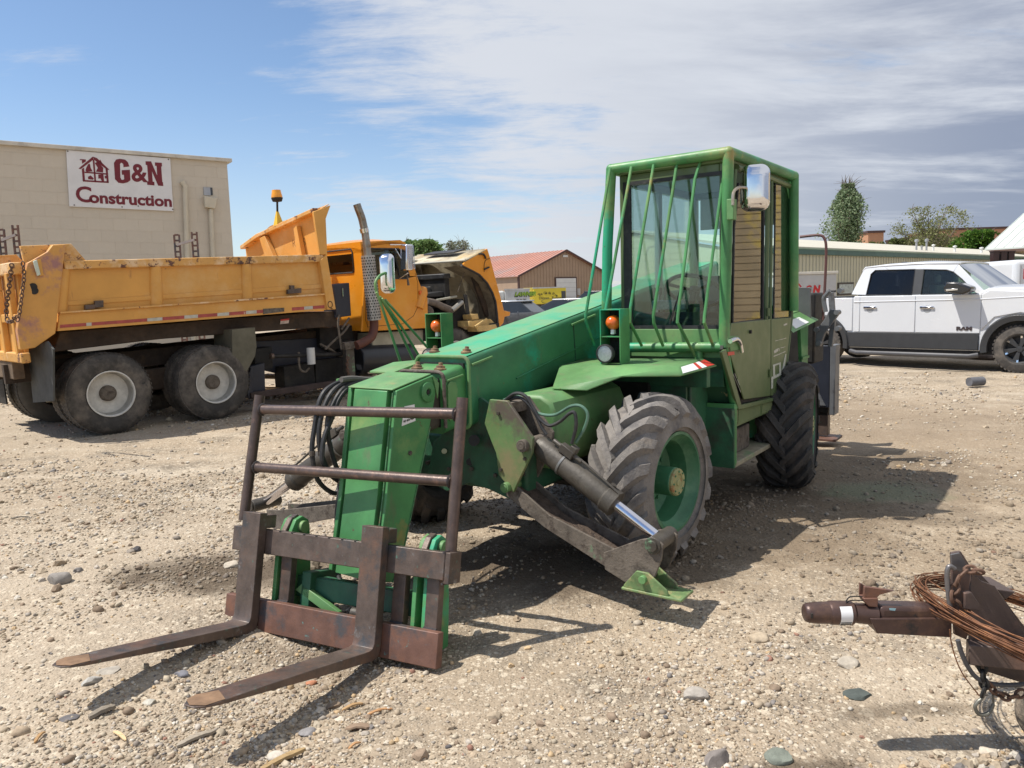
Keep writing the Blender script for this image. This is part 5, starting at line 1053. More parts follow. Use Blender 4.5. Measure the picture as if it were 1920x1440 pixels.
for q in ([(3.39,0.2,0.706),(3.553,0.2,0.818),(3.773,0.2,0.951),(3.889,0.2,1.063)], [(3.675,0.15,1.236),(3.637,0.15,1.068),(3.65,0.15,0.808),(3.657,0.15,0.678)], [(3.365,0.3,0.792),(3.555,0.3,0.685),(3.747,0.3,0.549),(3.879,0.3,0.604)], [(2.936,0.25,0.714),(2.927,0.25,0.464),(3.015,0.25,0.393),(3.098,0.25,0.442)], [(3.9,0.2,1.166),(3.818,0.2,1.086),(3.725,0.2,0.991)]):
    put('air_hose', G().tube(bez(q, 6), 0.018, 8), DIRTSTEEL, TK)
put('warning_plate', G().ext([(2.674,0.24,1.243),(2.821,0.24,1.247),(2.804,0.24,1.175),(2.657,0.24,1.172)], (0, -0.006, 0)), mat('warning_white', (0.6, 0.5, 0.44), 0.6, 0, 0.2, 20), TK)
put('warning_band', G().ext([(2.67,0.232,1.244),(2.817,0.232,1.248),(2.814,0.232,1.223),(2.667,0.232,1.219)], (0, -0.004, 0)), REDT, TK)
# --- engine bay
EB = sub('engine_bay', TK)
put('engine_block', G().box((cs[8][0]+0.05, 0.75, 0.75), (cs[8][0]+1.05, 1.65, 1.45)), BLACK, EB, 0.03)
put('rocker_cover', G().box((cs[8][0]+0.10, 0.85, 1.45), (cs[8][0]+0.95, 1.15, 1.57)), mat('engine_grey', (0.24, 0.23, 0.21), 0.5, 0.4, 0.3, 9), EB, 0.02)
xr_ = (6.357,0.3,1.323)[0]
put('radiator', G().box((xr_-0.08, 0.45, 0.70), (xr_+0.04, 1.95, 1.72)), BLACK, EB, 0.01)
put('radiator_tank', G().box((xr_-0.12, 0.42, 1.70), (xr_+0.06, 1.98, 1.80)), RUBBER, EB, 0.02)
put('hose_shelf', G().ext([(5.859,0.5,1.457),(6.284,0.5,1.472),(6.301,0.5,1.371),(5.851,0.5,1.379)], (0, 0.5, 0)), RUBBER, EB, 0.02)
put('intake_tube', G().tube(bez([(5.715,0.35,1.317),(5.905,0.35,1.275),(6.12,0.35,1.182),(6.329,0.35,1.107)], 5), 0.065, 14), mat('grey_duct', (0.17, 0.135, 0.11), 0.7, 0, 0.25, 12), EB, angle=50)
put('coolant_tube', G().tube(bez([(6.269,0.3,1.111),(6.383,0.3,1.162),(6.544,0.3,1.251)], 4), [0.05]*9, 12), mat('alu_tube', (0.42, 0.40, 0.36), 0.35, 0.6), EB, angle=50)
put('frame_brace', G().tube([(5.992,0.4,1.319),(6.509,0.4,1.356)], 0.022, 8), mat('brace_cream', (0.42, 0.40, 0.32), 0.6), EB)
put('air_cleaner', G().cyl((5.566,0.2,1.125), (5.781,0.45,1.11), 0.13, 16), DIRTSTEEL, EB, 0.01)
put('fan_shroud', G().ext([(6.224,0.42,1.185),(6.691,0.42,1.304),(6.766,0.42,0.89),(6.694,0.42,0.731),(6.199,0.42,0.777)], (0, 0.3, 0)), BLACK, EB, 0.01)
put('splash_guard', G().ext([(6.564,0.25,1.389),(6.648,0.25,1.384),(6.691,0.25,0.936),(6.606,0.25,0.933)], (0, 0.02, 0)), RUBBER, EB)
put('inner_fender', G().ext([(5.553,0.2,0.992),(6.002,0.2,0.954),(6.004,0.2,0.56),(5.516,0.2,0.612)], (0, 0.1, 0)), BLACK, EB)
# --- hood tilted forward, open: near fender, crown and far fender
HO = sub('hood', TK)
HIN = mat('hood_inside', (0.52, 0.46, 0.33), 0.75, 0, 0.22, 2.0, [((0.16, 0.12, 0.08), 2.5, 0.5, 0.66), ((0.48, 0.33, 0.13), 1.5, 0.55, 0.7)])
ya, yb = 0.05, 2.10
outer_ = [(6.484,0.05,1.998),(7.067,0.05,2.222),(7.125,0.05,2.06),(7.306,0.05,1.432),(7.389,0.05,1.169),(7.443,0.05,0.916),(7.385,0.05,0.774),(7.258,0.05,0.702)]
inner_ = [(7.258,0.05,0.702),(7.249,0.05,0.952),(7.227,0.05,1.211),(7.154,0.05,1.39),(7.024,0.05,1.58),(6.824,0.05,1.749),(6.621,0.05,1.837),(6.383,0.05,1.933)]
put('near_fender', G().ext([(p[0], ya, p[2]) for p in outer_+inner_[1:]], (0, 0.05, 0)), CABO, HO, 0.01)
put('wheel_arch_lip', G().tube([(p[0], ya+0.03, p[2]) for p in inner_], 0.028, 8), RUBBER, HO)
# wide rim face of the arch, turned inwards
rin = [Vector((p[0], ya+0.05, p[2])) for p in inner_]; rdeep = [Vector((p[0]-0.02, ya+0.50, p[2]-0.02)) for p in inner_]
put('inner_arch', G().loft([rin, rdeep], cap=False, closed=False), mat('arch_liner', (0.20, 0.165, 0.115), 0.8, 0, 0.3, 6), HO, angle=60)
# crown panel: front skin seen from inside, spanning both fenders
fr1 = [(outer_[i][0]-0.03, outer_[i][2]) for i in range(1, 7)]
ringA = [Vector((x, ya+0.04, z)) for x, z in fr1]; ringB = [Vector((x+0.12, (ya+yb)/2, z)) for x, z in fr1]; ringC = [Vector((x, yb-0.04, z)) for x, z in fr1]
o = put('hood_crown', G().loft([ringA, ringB, ringC], cap=False, closed=False), HIN, HO, angle=60); md = o.modifiers.new('s', 'SOLIDIFY'); md.thickness = 0.02
# cowl-end band: the rear edge of the hood, arched between the fenders
xc0 = outer_[0][0]; zc0 = outer_[0][2]; xq = outer_[1][0]; zq = outer_[1][2]
n = 18; top_ = []; bot_ = []
for i in range(n+1):
    t = i/n; y = ya+(yb-ya)*t; bump = 0.16*math.exp(-((t-0.5)/0.22)**2)
    top_.append(Vector((xq-0.03-0.05*abs(t-.5), y, zq-0.02))); bot_.append(Vector((xc0-0.02-bump*0.6-t*0.15, y, zc0+0.02)))
o = put('hood_top', G().loft([top_, bot_], cap=False, closed=False), HIN, HO, angle=60); md = o.modifiers.new('s', 'SOLIDIFY'); md.thickness = 0.02
put('hood_edge', G().tube(bot_, 0.022, 8), mat('edge_cream', (0.50, 0.47, 0.38), 0.6), HO)
gr = [(xq-0.10-0.30, 0.55, zq-0.05), (xq-0.10-0.30, 1.45, zq-0.05), (xq-0.12, 1.45, zq-0.0), (xq-0.12, 0.55, zq-0.0)]
put('grille_mesh', G().ext(gr, (0, 0, 0.03)), RUBBER, HO, 0.01)
# far fender with its arch
fo = [(xc0-0.18, zc0+0.03), (xq-0.03, zq-0.02)]+[(x, z) for x, z in fr1[1:]]+[(fr1[-1][0]-0.15, fr1[-1][1])]
ar = [(xc0+0.62+0.62*math.cos(R(a)), fr1[-1][1]+0.02+0.78*math.sin(R(a))) for a in range(20, 171, 15)]
put('far_fender', G().ext([(x, yb, z) for x, z in [(xc0-0.9, zc0-0.25), (xc0-0.55, zc0+0.02)]+fo+ar+[(xc0-0.72, fr1[-1][1]+0.1)]], (0, -0.03, 0)), HIN, HO)
ab = []
for i in range(15):
    t = i/14; a = R(172-95*t); ab.append(Vector((xc0-0.10+0.80*math.cos(a), yb-0.6, fr1[-1][1]+0.35+0.93*math.sin(a))))
put('far_arch_liner', G().loft([ab, [p+Vector((0, 0.5, 0)) for p in ab], [p+Vector((0.0, 0.5, -0.10)) for p in ab]], cap=False, closed=False), mat('arch_liner', (0, 0, 0)), HO, angle=60)
put('arch_edge', G().tube([p+Vector((0, -0.01, 0.03)) for p in ab], 0.03, 8), mat('edge_cream', (0, 0, 0)), HO)
put('inner_brace', G().ext([(xr_+0.40, 0.30, 1.95), (xr_+0.50, 0.30, 1.95), (xr_+0.95, 0.30, 0.92), (xr_+0.82, 0.30, 0.92)], (0, 0.05, 0)), UNDER, HO)
put('hood_cable', G().tube([(6.697,0.3,1.855),(6.45,0.3,1.437)], 0.006, 5), DIRTSTEEL, HO)
put('hood_latch', G().tube(bez([(6.81,0.03,2.126),(6.937,0.03,2.113),(6.987,0.03,2.032)], 4), 0.018, 6), BLACK, HO); put('hood_latch', G().tube([(6.926,0.03,1.834),(7.059,0.03,1.87)], 0.018, 6), BLACK, HO)
put('hood_seam', G().tube(bez([(7.118,0.045,2.04),(6.999,0.045,2.003),(6.949,0.045,1.924),(6.936,0.045,1.785)], 4), 0.005, 5), BLACK, HO)
put('hinge_lug', G().ext([(7.422,0.05,1.022),(7.602,0.05,0.977),(7.58,0.05,0.905),(7.426,0.05,0.896)], (0, 0.08, 0)), CABO, HO, 0.01)
put('bumper', G().box((outer_[6][0]-0.35, 0.05, 0.55), (outer_[6][0]-0.1, 2.2, 0.80)), BLACK, TK, 0.02)
YW = mat('yellow_scrap', (0.62, 0.42, 0.16), 0.6, 0, 0.2, 6)
for q, d in (([(6.58,0.1,1.005),(6.75,0.1,1.012),(6.769,0.1,0.909),(6.599,0.1,0.913)], 0.25), ([(6.513,0.1,0.891),(7.087,0.1,0.883),(7.281,0.1,0.721),(6.78,0.1,0.705),(6.504,0.1,0.791)], 0.4), ([(6.63,0,0.78),(7.122,0,0.777),(7.172,0,0.669),(6.649,0,0.678)], 0.3)):
    put('frame_bracket', G().ext(q, (0, d, 0)), YW, EB, 0.006)
put('support_strut', G().tube([(6.545,0,0.778),(6.87,0,0.901)], 0.022, 8), YW, EB)

# ================================================================ white pickup
WP = mat('white_car_paint', (0.64, 0.655, 0.675), 0.20, 0, 0.02, 1.0, coat=0.8)
CLAD = mat('black_cladding', (0.035, 0.036, 0.038), 0.5, 0, 0.1, 6)
PT = frame((8.863, 13.384, 0), 139)
PK = thing('pickup_truck', 'white crew-cab pickup truck with black lower cladding parked side-on at the right', 'pickup truck', PT)
Wd = 2.02
bl = [(-3.276,0,1.389),(-3.021,0,1.395),(-2.935,0,1.436),(-2.666,0,1.398),(-1.795,0,1.391),(-0.644,0,1.387),(-0.537,0,1.489),(0.037,0,1.51)]
zbelt = (-1.795,0,1.401)[2]; zrail = (-3.209,0,1.387)[2]; zhood = (-0.003,0,1.52)[2]
xcb = (-2.924,0,1.436)[0]; xcl = (-0.537,0,1.498)[0]
zcl = (-1.736,0,0.681)[2]; zbt = (-1.874,0,0.36)[2]
FA = [(0.56*math.cos(R(a)), 0.42+0.56*math.sin(R(a))) for a in range(155, 24, -13)]
def wellpts(cx): return [(cx+x, z) for x, z in FA]
low = [(-4.75, 0.75)]+[(-4.72, zrail)]+[(xcb-0.02, zrail), (xcb, zbelt), (xcl-0.15, zbelt+0.01), (xcl+0.02, zhood-0.02), (0.55, zhood-0.03), (0.95, zhood-0.12), (1.05, 0.85), (1.02, 0.50)]
low += list(reversed([(x, z) for x, z in wellpts(0)]))+[(-0.56, zbt), (-3.05, zbt)]+list(reversed(wellpts(-3.62)))+[(-4.75, 0.6)]
# body built as a side profile with slightly tumbled flanks
def slab(poly, ys):
    g = G(); rings = []
    for y, ins in ys:
        rings.append([(x, y, z) for x, z in poly])
    return g.loft(rings)
put('body', G().prism(low, 1, 0.03, Wd-0.03), WP, PK, 0.035, seg=3)
put('wheel_well', G().prism([(x, z) for x, z in [(-0.55, 0.3), (-0.53, 0.8), (-0.3, 1.0), (0.3, 1.0), (0.53, 0.8), (0.55, 0.3)]], 1, 0.10, 0.55), BLACK, PK)
# door panels, proud of the body so that shut lines show
def dpan(nm, x0, x1, z0, z1): return put(nm, G().box((x0, 0.012, z0), (x1, 0.05, z1)), WP, PK, 0.010, seg=3)
xd0, xd1, xd2 = (-2.805,0,0.921)[0], (-1.743,0,0.925)[0], (-0.62,0,0.929)[0]
dpan('door', xd0+0.006, xd1-0.006, zcl+0.005, zbelt-0.01); dpan('door', xd1+0.006, xd2-0.006, zcl+0.005, zbelt-0.01)
dpan('bed_side', -4.6, xcb-0.03, zcl+0.02, zrail-0.02)
put('cab_corner', G().box((xcb, 0.014, zcl), (xd0-0.004, 0.05, zbelt-0.01)), WP, PK, 0.010)
put('front_wing', G().ext([(xd2+0.004, 0.010, zcl+0.1), (xd2+0.004, 0.010, zbelt-0.02), (xcl+0.05, 0.010, zhood-0.06), (0.9, 0.010, zhood-0.14), (1.0, 0.01, 0.85), (0.56, 0.01, 0.80), (0.40, 0.01, 0.98), (0.0, 0.01, 1.06), (-0.40, 0.01, 0.98), (-0.60, 0.01, 0.75)], (0, 0.05, 0)), WP, PK, 0.012, seg=3)
# shoulder crease
put('shoulder_crease', G().tube([(xcb, 0.014, zbelt-0.12), (xd2, 0.014, zbelt-0.10), (0.6, 0.012, zhood-0.16)], 0.012, 6), WP, PK)
# lower cladding and flares
put('cladding', G().ext([(-3.08, 0.0, zbt+0.02), (xd2-0.02, 0.0, zbt+0.02), (xd2-0.02, 0.0, zcl+0.01), (-3.05, 0.0, zcl-0.005)], (0, 0.05, 0)), CLAD, PK, 0.012)
put('sill', G().box((-3.0, 0.05, zbt-0.06), (-0.55, 0.5, zbt+0.03)), BLACK, PK, 0.02)
def flare(cx):
    rings = []
    for a in range(-8, 189, 7):
        c_, s_ = math.cos(R(a)), math.sin(R(a))
        rings.append([(cx+0.50*c_, -0.02, 0.42+0.50*s_), (cx+0.59*c_, -0.035, 0.42+0.59*s_), (cx+0.62*c_, 0.02, 0.42+0.62*s_), (cx+0.50*c_, 0.10, 0.42+0.50*s_)])
    return G().loft(rings)
put('wheel_flare', flare(0), CLAD, PK, angle=50); put('wheel_flare', flare(-3.62), CLAD, PK, angle=50)
put('running_board', G().tube([(-2.95, -0.05, zbt-0.06), (-2.8, -0.11, zbt-0.085), (-0.75, -0.11, zbt-0.085), (-0.62, -0.05, zbt-0.06)], 0.045, 10), mat('board_grey', (0.09, 0.09, 0.095), 0.4, 0.2), PK)
# greenhouse
def gh(y, s_):
    d = lambda q: y+s_*q
    return d
base = [(xcb+0.02, 0.05), (-0.62, 0.05)]
ct = [(-3,0.14,1.434),(-2.826,0.14,1.9),(-2.773,0.14,1.951),(-2.428,0.14,1.966),(-1.779,0.14,1.975),(-1.079,0.14,1.94),(-0.625,0.14,1.537)]
xr0, xr1 = ct[1][0], ct[5][0]; zrf = ct[4][2]
def side_ring(yb_, yt_):
    return [(ct[0][0], yb_, zbelt-0.01), (ct[1][0], yt_+0.01, ct[1][2]), (ct[2][0], yt_, ct[2][2]), (ct[3][0], yt_, ct[3][2]), (ct[4][0], yt_, ct[4][2]), (ct[5][0], yt_, ct[5][2]), (xcl-0.02, yb_, zbelt+0.01)]
wrl = [(-2.702,0.08,1.419),(-2.659,0.08,1.829),(-2.587,0.08,1.9),(-1.83,0.08,1.886),(-1.826,0.08,1.4)]; wfl = [(-1.662,0.08,1.407),(-1.667,0.08,1.879),(-1.264,0.08,1.851),(-1.144,0.08,1.807),(-0.987,0.08,1.674),(-0.705,0.08,1.396)]
def tum(p): # lean of the glasshouse
    return 0.045+0.15*max(0, (p[2]-zbelt))/(zrf-zbelt)
for (y0_, s_) in ((0, 1), (Wd, -1)):
    P3 = lambda L: [(p[0], y0_+s_*tum(p), p[2]) for p in L]
    topr = P3([ct[0], ct[1], ct[2], ct[3], ct[4], ct[5], (xcl-0.02, 0, zbelt+0.01)])
    # roof side rail strip above the windows
    g = G(); g.ext([topr[0], topr[1], topr[2], topr[3]]+P3([(wrl[2][0]+0.25, 0, wrl[2][2]), wrl[2], wrl[1], wrl[0]]), (0, s_*0.05, 0))
    put('cab_pillar', g, WP, PK, 0.006)
    g = G().ext([topr[3], topr[4], topr[5]]+P3([wfl[3], wfl[2], wfl[1], wrl[3], (wrl[2][0]+0.25, 0, wrl[2][2])]), (0, s_*0.05, 0)); put('roof_rail', g, WP, PK, 0.006)
    g = G().ext([topr[5], topr[6]]+P3([wfl[5], wfl[4], wfl[3]]), (0, s_*0.05, 0)); put('front_pillar', g, WP, PK, 0.006)
    g = G().ext(P3([wrl[4], wrl[3], wfl[1], wfl[0]]), (0, s_*0.045, 0)); put('centre_pillar', g, CLAD, PK, 0.004)
    put('rear_door_glass', G().ext([(p[0], p[1]+s_*0.02, p[2]) for p in P3(wrl)], (0, s_*0.004, 0)), glass('privacy_glass', (0.16, 0.17, 0.18), 1.3), PK)
    put('front_door_glass', G().ext([(p[0], p[1]+s_*0.02, p[2]) for p in P3(wfl)], (0, s_*0.004, 0)), glass('car_glass', (0.80, 0.90, 0.86), 1.1), PK)
    for L in (wrl, wfl): put('window_seal', G().tube(P3(L), 0.010, 6, closed=True), RUBBER, PK)
def rr(x, z, hump, yi): 
    n = 10; return [(x, yi+(Wd-2*yi)*i/n, z+hump*math.sin(math.pi*i/n)**0.7) for i in range(n+1)]
o = put('roof', G().loft([rr(ct[1][0], ct[1][2]-0.02, 0.0, 0.18), rr(ct[2][0], ct[2][2], 0.02, 0.185), rr(ct[3][0], ct[3][2], 0.045, 0.19), rr(ct[4][0], ct[4][2], 0.05, 0.19), rr(ct[5][0], ct[5][2], 0.03, 0.19)], cap=False, closed=False), WP, PK, angle=50)
md = o.modifiers.new('s', 'SOLIDIFY'); md.thickness = 0.03
put('windscreen', G().loft([rr(ct[5][0]+0.01, ct[5][2]-0.005, 0.028, 0.22), rr(xcl+0.12, zbelt+0.02, 0.03, 0.10)], cap=False, closed=False), glass('screen_glass', (0.72, 0.88, 0.80), 1.1), PK, angle=50)
put('rear_glass', G().loft([rr(ct[1][0]+0.01, ct[1][2]-0.04, 0, 0.24), rr(xcb+0.03, zbelt, 0, 0.12)], cap=False, closed=False), glass('privacy_glass'), PK)
put('cab_back', G().box((xcb, 0.05, zrail-0.1), (xcb+0.05, Wd-0.05, zbelt)), WP, PK)
put('hood', G().loft([rr(xcl+0.05, zhood-0.02, 0.05, 0.06), rr(0.4, zhood-0.03, 0.06, 0.08), rr(0.95, zhood-0.12, 0.05, 0.12), rr(1.05, zhood-0.30, 0.0, 0.14)], cap=False, closed=False), WP, PK, angle=50)
put('wiper', G().tube([(xcl+0.08, 0.35, zbelt+0.06), (xcl+0.0, 1.2, zbelt+0.09)], 0.012, 6), RUBBER, PK)
put('bed_rail_cap', G().box((-4.7, 0.02, zrail-0.005), (xcb-0.02, 0.12, zrail+0.02)), CLAD, PK, 0.006)
put('antenna_fin', G().ext([(xr0+0.35, 0.98, zrf+0.03), (xr0+0.58, 0.98, zrf+0.03), (xr0+0.50, 0.98, zrf+0.09), (xr0+0.42, 0.98, zrf+0.09)], (0, 0.06, 0)), CLAD, PK, 0.01)
put('interior_mirror', G().box((xcl-0.55, 0.9, zrf-0.22), (xcl-0.5, 1.15, zrf-0.14)), RUBBER, PK, 0.01)
for y in (0.35, 1.25):
    for x in (-1.65, -2.5):
        put('seat', G().box((x, y, zbelt-0.5), (x+0.15, y+0.45, zbelt+0.18)).box((x+0.02, y+0.12, zbelt+0.2), (x+0.12, y+0.33, zbelt+0.38)), CABDARK, PK, 0.04)
put('cabin_floor', G().box((xcb+0.1, 0.1, 0.9), (xcl-0.1, Wd-0.1, zbelt-0.25)), CABDARK, PK)
put('dashboard', G().box((xcl-0.25, 0.1, zbelt-0.3), (xcl-0.0, Wd-0.1, zbelt)), CABDARK, PK, 0.03)
for q in ((-2.597,0,1.165), (-1.529,0,1.156)):
    put('door_handle', G().box((q[0]-0.13, -0.018, q[2]-0.022), (q[0]+0.13, 0.006, q[2]+0.028)), CHROME, PK, 0.012)
    put('handle_recess', G().lathe([(0.0, -0.001), (0.07, 0), (0.0, 0.003)], (q[0], 0.011, q[2]-0.03), (0, 1, 0), 20), mat('recess_grey', (0.35, 0.36, 0.37), 0.4), PK)
mc = [(-1.153,-0.15,1.517),(-1.12,-0.15,1.623),(-0.925,-0.15,1.616),(-0.695,-0.15,1.524),(-0.701,-0.15,1.448),(-0.829,-0.15,1.394),(-1.133,-0.15,1.449)]
put('door_mirror', G().ext([(p[0], -0.30, p[2]) for p in mc], (0, 0.30, 0)), mat('mirror_black', (0.015, 0.015, 0.017), 0.2, 0, 0.1, 4, coat=0.5), PK, 0.03, seg=3)
put('mirror_trim', G().ext([(p[0], -0.31, p[2]) for p in [(-1.108,-0.3,1.499),(-0.905,-0.3,1.503),(-0.904,-0.3,1.475),(-1.098,-0.3,1.461)]], (0, 0.02, 0)), CHROME, PK, 0.003)
bp = (-1.028,0,0.761); text('badge', 'RAM', 0.085, mat('badge_dark', (0.05, 0.035, 0.035), 0.4), PK, (bp[0]+0.015, 0.006, bp[2]-0.018), (1, 0, 0), (0, 0, 1), 0.006, 0.004, sx=1.5)
def car_wheel(parent, c, r, w, rimr, s=1, spokes=6, dark=CLAD):
    e = sub('wheel', parent); g = G(); n = 48
    pr = [(rimr, 0.01), (rimr+0.03, -0.008), (r*0.86, -0.004), (r*0.97, 0.012), (r, 0.035), (r, w-0.035), (r*0.97, w-0.01), (rimr, w-0.01), (rimr-0.01, w/2)]
    rings = [[(c[0]+a*math.cos(2*math.pi*k/n), c[1]+s*h, c[2]+a*math.sin(2*math.pi*k/n)) for k in range(n)] for a, h in pr]; rings.append(rings[0]); g.loft(rings, cap=False)
    for k in range(36):
        a = 2*math.pi*k/36; g.obox((c[0]+r*0.985*math.cos(a), c[1]+s*0.028, c[2]+r*0.985*math.sin(a)), (0.012, 0.026, 0.020), (math.cos(a), 0, math.sin(a)), (0, 1, 0))
    put('tyre', g, TYRE, e, angle=30)
    put('rim', G().lathe([(rimr+0.004, 0), (rimr-0.01, s*0.012), (rimr-0.025, s*0.05), (rimr-0.03, s*0.13), (0.0, s*0.14)], c, (0, 1, 0), 36), dark, e)
    for k in range(spokes):
        a = 2*math.pi*k/spokes+0.25; u = Vector((math.cos(a), 0, math.sin(a))); v = Vector((-math.sin(a), 0, math.cos(a))); cc = Vector(c)
        for t_ in (-1, 1):
            o_ = put('spoke', G().ext([cc+u*0.05+v*0.004*t_+Vector((0, s*0.035, 0)), cc+u*(rimr-0.012)+v*0.055*t_+Vector((0, s*0.012, 0)), cc+u*(rimr-0.012)+v*0.022*t_+Vector((0, s*0.012, 0)), cc+u*0.09+v*0.0*t_+Vector((0, s*0.035, 0))], (0, s*0.02, 0)), CHROME if t_ > 0 else dark, e)
        put('spoke', G().ext([cc+u*0.02-v*0.02+Vector((0, s*0.028, 0)), cc+u*(rimr-0.014)-v*0.05+Vector((0, s*0.016, 0)), cc+u*(rimr-0.014)+v*0.05+Vector((0, s*0.016, 0)), cc+u*0.02+v*0.02+Vector((0, s*0.028, 0))], (0, s*0.03, 0)), dark, e, 0.004)
    put('hub_cap', G().lathe([(0.0, s*0.01), (0.05, s*0.015), (0.055, s*0.05), (0.0, s*0.06)], c, (0, 1, 0), 20), dark, e)
    return e
car_wheel(PK, (0, 0.03, 0.42), 0.42, 0.28, 0.245); car_wheel(PK, (-3.62, 0.03, 0.42), 0.42, 0.28, 0.245)
car_wheel(PK, (0, Wd-0.03, 0.42), 0.42, 0.28, 0.245, -1); car_wheel(PK, (-3.62, Wd-0.03, 0.42), 0.42, 0.28, 0.245, -1)
put('underbody', G().box((-4.4, 0.35, 0.35), (0.8, Wd-0.35, 0.7)), BLACK, PK)

# ================================================================ buildings
def blockpaint(name, base):
    m = mat(name, base, 0.85, 0, 0.05, 0.5, [(tuple(c*0.9 for c in base), 0.9, 0.55, 0.75, (1, 1, 0.25)), (tuple(c*1.06 for c in base), 2.5, 0.6, 0.75)], (0.3, 25, 0.003))
    n = m.node_tree.nodes; L = m.node_tree.links; b = n['Principled BSDF']; src = b.inputs['Base Color'].links[0].from_socket
    oi = n.new(nd('ObjectInfo')); r_ = n.new(nd('MapRange')); L.new(oi.outputs['Random'], r_.inputs[0]); r_.inputs[3].default_value = 0.975; r_.inputs[4].default_value = 1.02
    mx = n.new(nd('Mix')); mx.data_type = 'RGBA'; mx.blend_type = 'MULTIPLY'; mx.inputs[0].default_value = 1; L.new(src, mx.inputs[6]); L.new(r_.outputs[0], mx.inputs[7]); L.new(mx.outputs[2], b.inputs[0]); return m
MB_ = frame((-7.75, 22, 0), 54)
B1 = thing('block_building', 'tan painted concrete-block building with a big sign behind the orange dump truck', 'building', MB_)
zr0 = (-3.005,0,5.542)[2]; 
xl = -20.0
BKM = blockpaint('painted_block', (0.60, 0.535, 0.435)); put('wall', G().box((xl, 0.008, 0), (-0.008, 9, zr0)), BKM, B1)
bkm = {}
for r_i in range(7, int(zr0/0.3)+1):
    z0 = r_i*0.3; h_ = min(0.29, zr0-z0-0.005)
    if h_ < 0.05: continue
    k = 0; x_ = 0.0 if r_i % 2 == 0 else 0.3
    while x_ > -12.5:
        w_b = 0.59 if x_ <= 0 else 0.29; xa = min(x_, 0.0)-w_b if x_ <= 0 else -0.29
        key = (w_b, round(h_, 3))
        if key not in bkm: bkm[key] = G().box((0, 0.004, 0), (w_b, 0.008, h_)).mesh('block')
        o = put('block', bkm[key], BKM, B1); o.location = (xa, 0, z0); x_ = (xa-0.01)
put('coping', G().box((xl-0.1, -0.09, zr0), (0.12, 9.1, zr0+0.10)), mat('coping_white', (0.62, 0.58, 0.50), 0.6, 0, 0.12, 3, [((0.4, 0.36, 0.3), 2, 0.55, 0.7)]), B1, 0.01)
sg = [(-3.914,-0.04,5.538),(-1.493,-0.04,5.522),(-1.516,-0.04,4.139),(-3.959,-0.04,4.159)]
SB = put('sign_board', G().ext([(p[0], -0.05, p[2]) for p in sg], (0, 0.045, 0)), mat('sign_white', (0.72, 0.71, 0.70), 0.5, 0, 0.04, 3), B1, 0.004)
MAR = mat('sign_maroon', (0.17, 0.012, 0.022), 0.5, 0, 0.08, 6)
s00, s10, s11, s01 = map(Vector, (sg[3], sg[2], sg[1], sg[0]))  # lower left, lower right, upper right, upper left
Wx = (s10-s00).length; Wz = (s01-s00).length
def sgn(u, v): # u right, v up, both 0..1 on the board
    return (s00*(1-u)+s10*u)*(1-v)+(s01*(1-u)+s11*u)*v
def letter(name, polys, m=MAR, par=None):
    g = G()
    for P_ in polys: g.ext([(lambda q: (q.x, -0.056, q.z))(sgn(u, v)) for u, v in P_], (0, 0.006, 0))
    return put(name, g, m, par or SB)
# block-slab G and N (u,v from the photographed lettering)
def U(x): return (x-505)/(1285-505)
def V(y, x): # zoom px: board top/bottom edges are slanted
    t = U(x); yt = 130+t*60; yb = 550+t*32; return 1-(y-yt)/(yb-yt)
def Z(L): return [(U(x), V(y, x)) for x, y in L]
Gp = [(960,250),(915,256),(915,232),(900,222),(890,232),(887,330),(893,348),(905,350),(915,345),(915,312),(900,312),(900,278),(962,275),(962,352),(940,368),(905,376),(870,372),(846,345),(845,225),(862,200),(890,194),(930,200),(950,218)]
letter('letter_G', [Z(Gp)])
Np = [(1087,212),(1130,212),(1172,318),(1172,245),(1160,245),(1160,220),(1215,223),(1215,250),(1208,250),(1210,365),(1215,368),(1215,395),(1175,392),(1132,285),(1134,362),(1146,364),(1146,390),(1090,386),(1090,360),(1100,360),(1098,240),(1087,238)]
letter('letter_N', [Z(Np)])
def sgtext(nm, body, x, y, size, off, sx):
    p = sgn(U(x), V(y, x)); X = (s10-s00); Zv = (s01-s00)
    return text(nm, body, size, MAR, SB, (p.x, -0.053, p.z), (X.x, 0, X.z), (0, 0, 1), off, 0.004, sx=sx)
zs = Wz/425
sgtext('letter_ampersand', '&', 972, 356, 150*zs*1.30, 0.016, 0.92)
sgtext('letter_C', 'C', 552, 512, 118*zs*1.40, 0.012, 1.0)
tx = sgtext('word_onstruction', 'onstruction', 648, 519, 118*zs*1.02, 0.013, 1.0)
bb = [v.co.x for v in tx.data.vertices]; wn_ = max(bb)-min(bb); want = (U(1272)-U(645))*Wx; tx.scale = (want/wn_, 1, 1)
mm = tx.matrix_local.copy()
# serif feet under the stems
# house emblem
def hz(L): return Z(L)
EM = [
 [(585,268),(690,180),(696,180),(696,200),(600,272)], [(696,180),(722,190),(808,275),(790,275),(722,222),(700,200)],
 [(598,198),(640,200),(640,215),(612,232),(612,205),(598,205)], [(608,270),(624,262),(626,352),(610,362)], [(780,262),(796,270),(798,372),(784,370)],
 [(610,352),(798,362),(798,374),(612,364)], [(690,200),(702,200),(706,366),(694,366)], [(626,290),(784,302),(784,312),(626,300)],
 [(640,262),(655,235),(668,232),(672,262),(684,288),(640,292),(634,280)], [(704,226),(730,215),(745,240),(764,262),(760,296),(708,290),(724,262)],
 [(648,330),(668,318),(690,340),(684,350),(650,346)], [(724,312),(762,308),(764,364),(750,364),(738,340),(724,342)], [(744,200),(760,230),(748,232),(738,212)], [(770,320),(782,322),(782,340),(772,340)]]
letter('house_emblem', [hz(q) for q in EM])
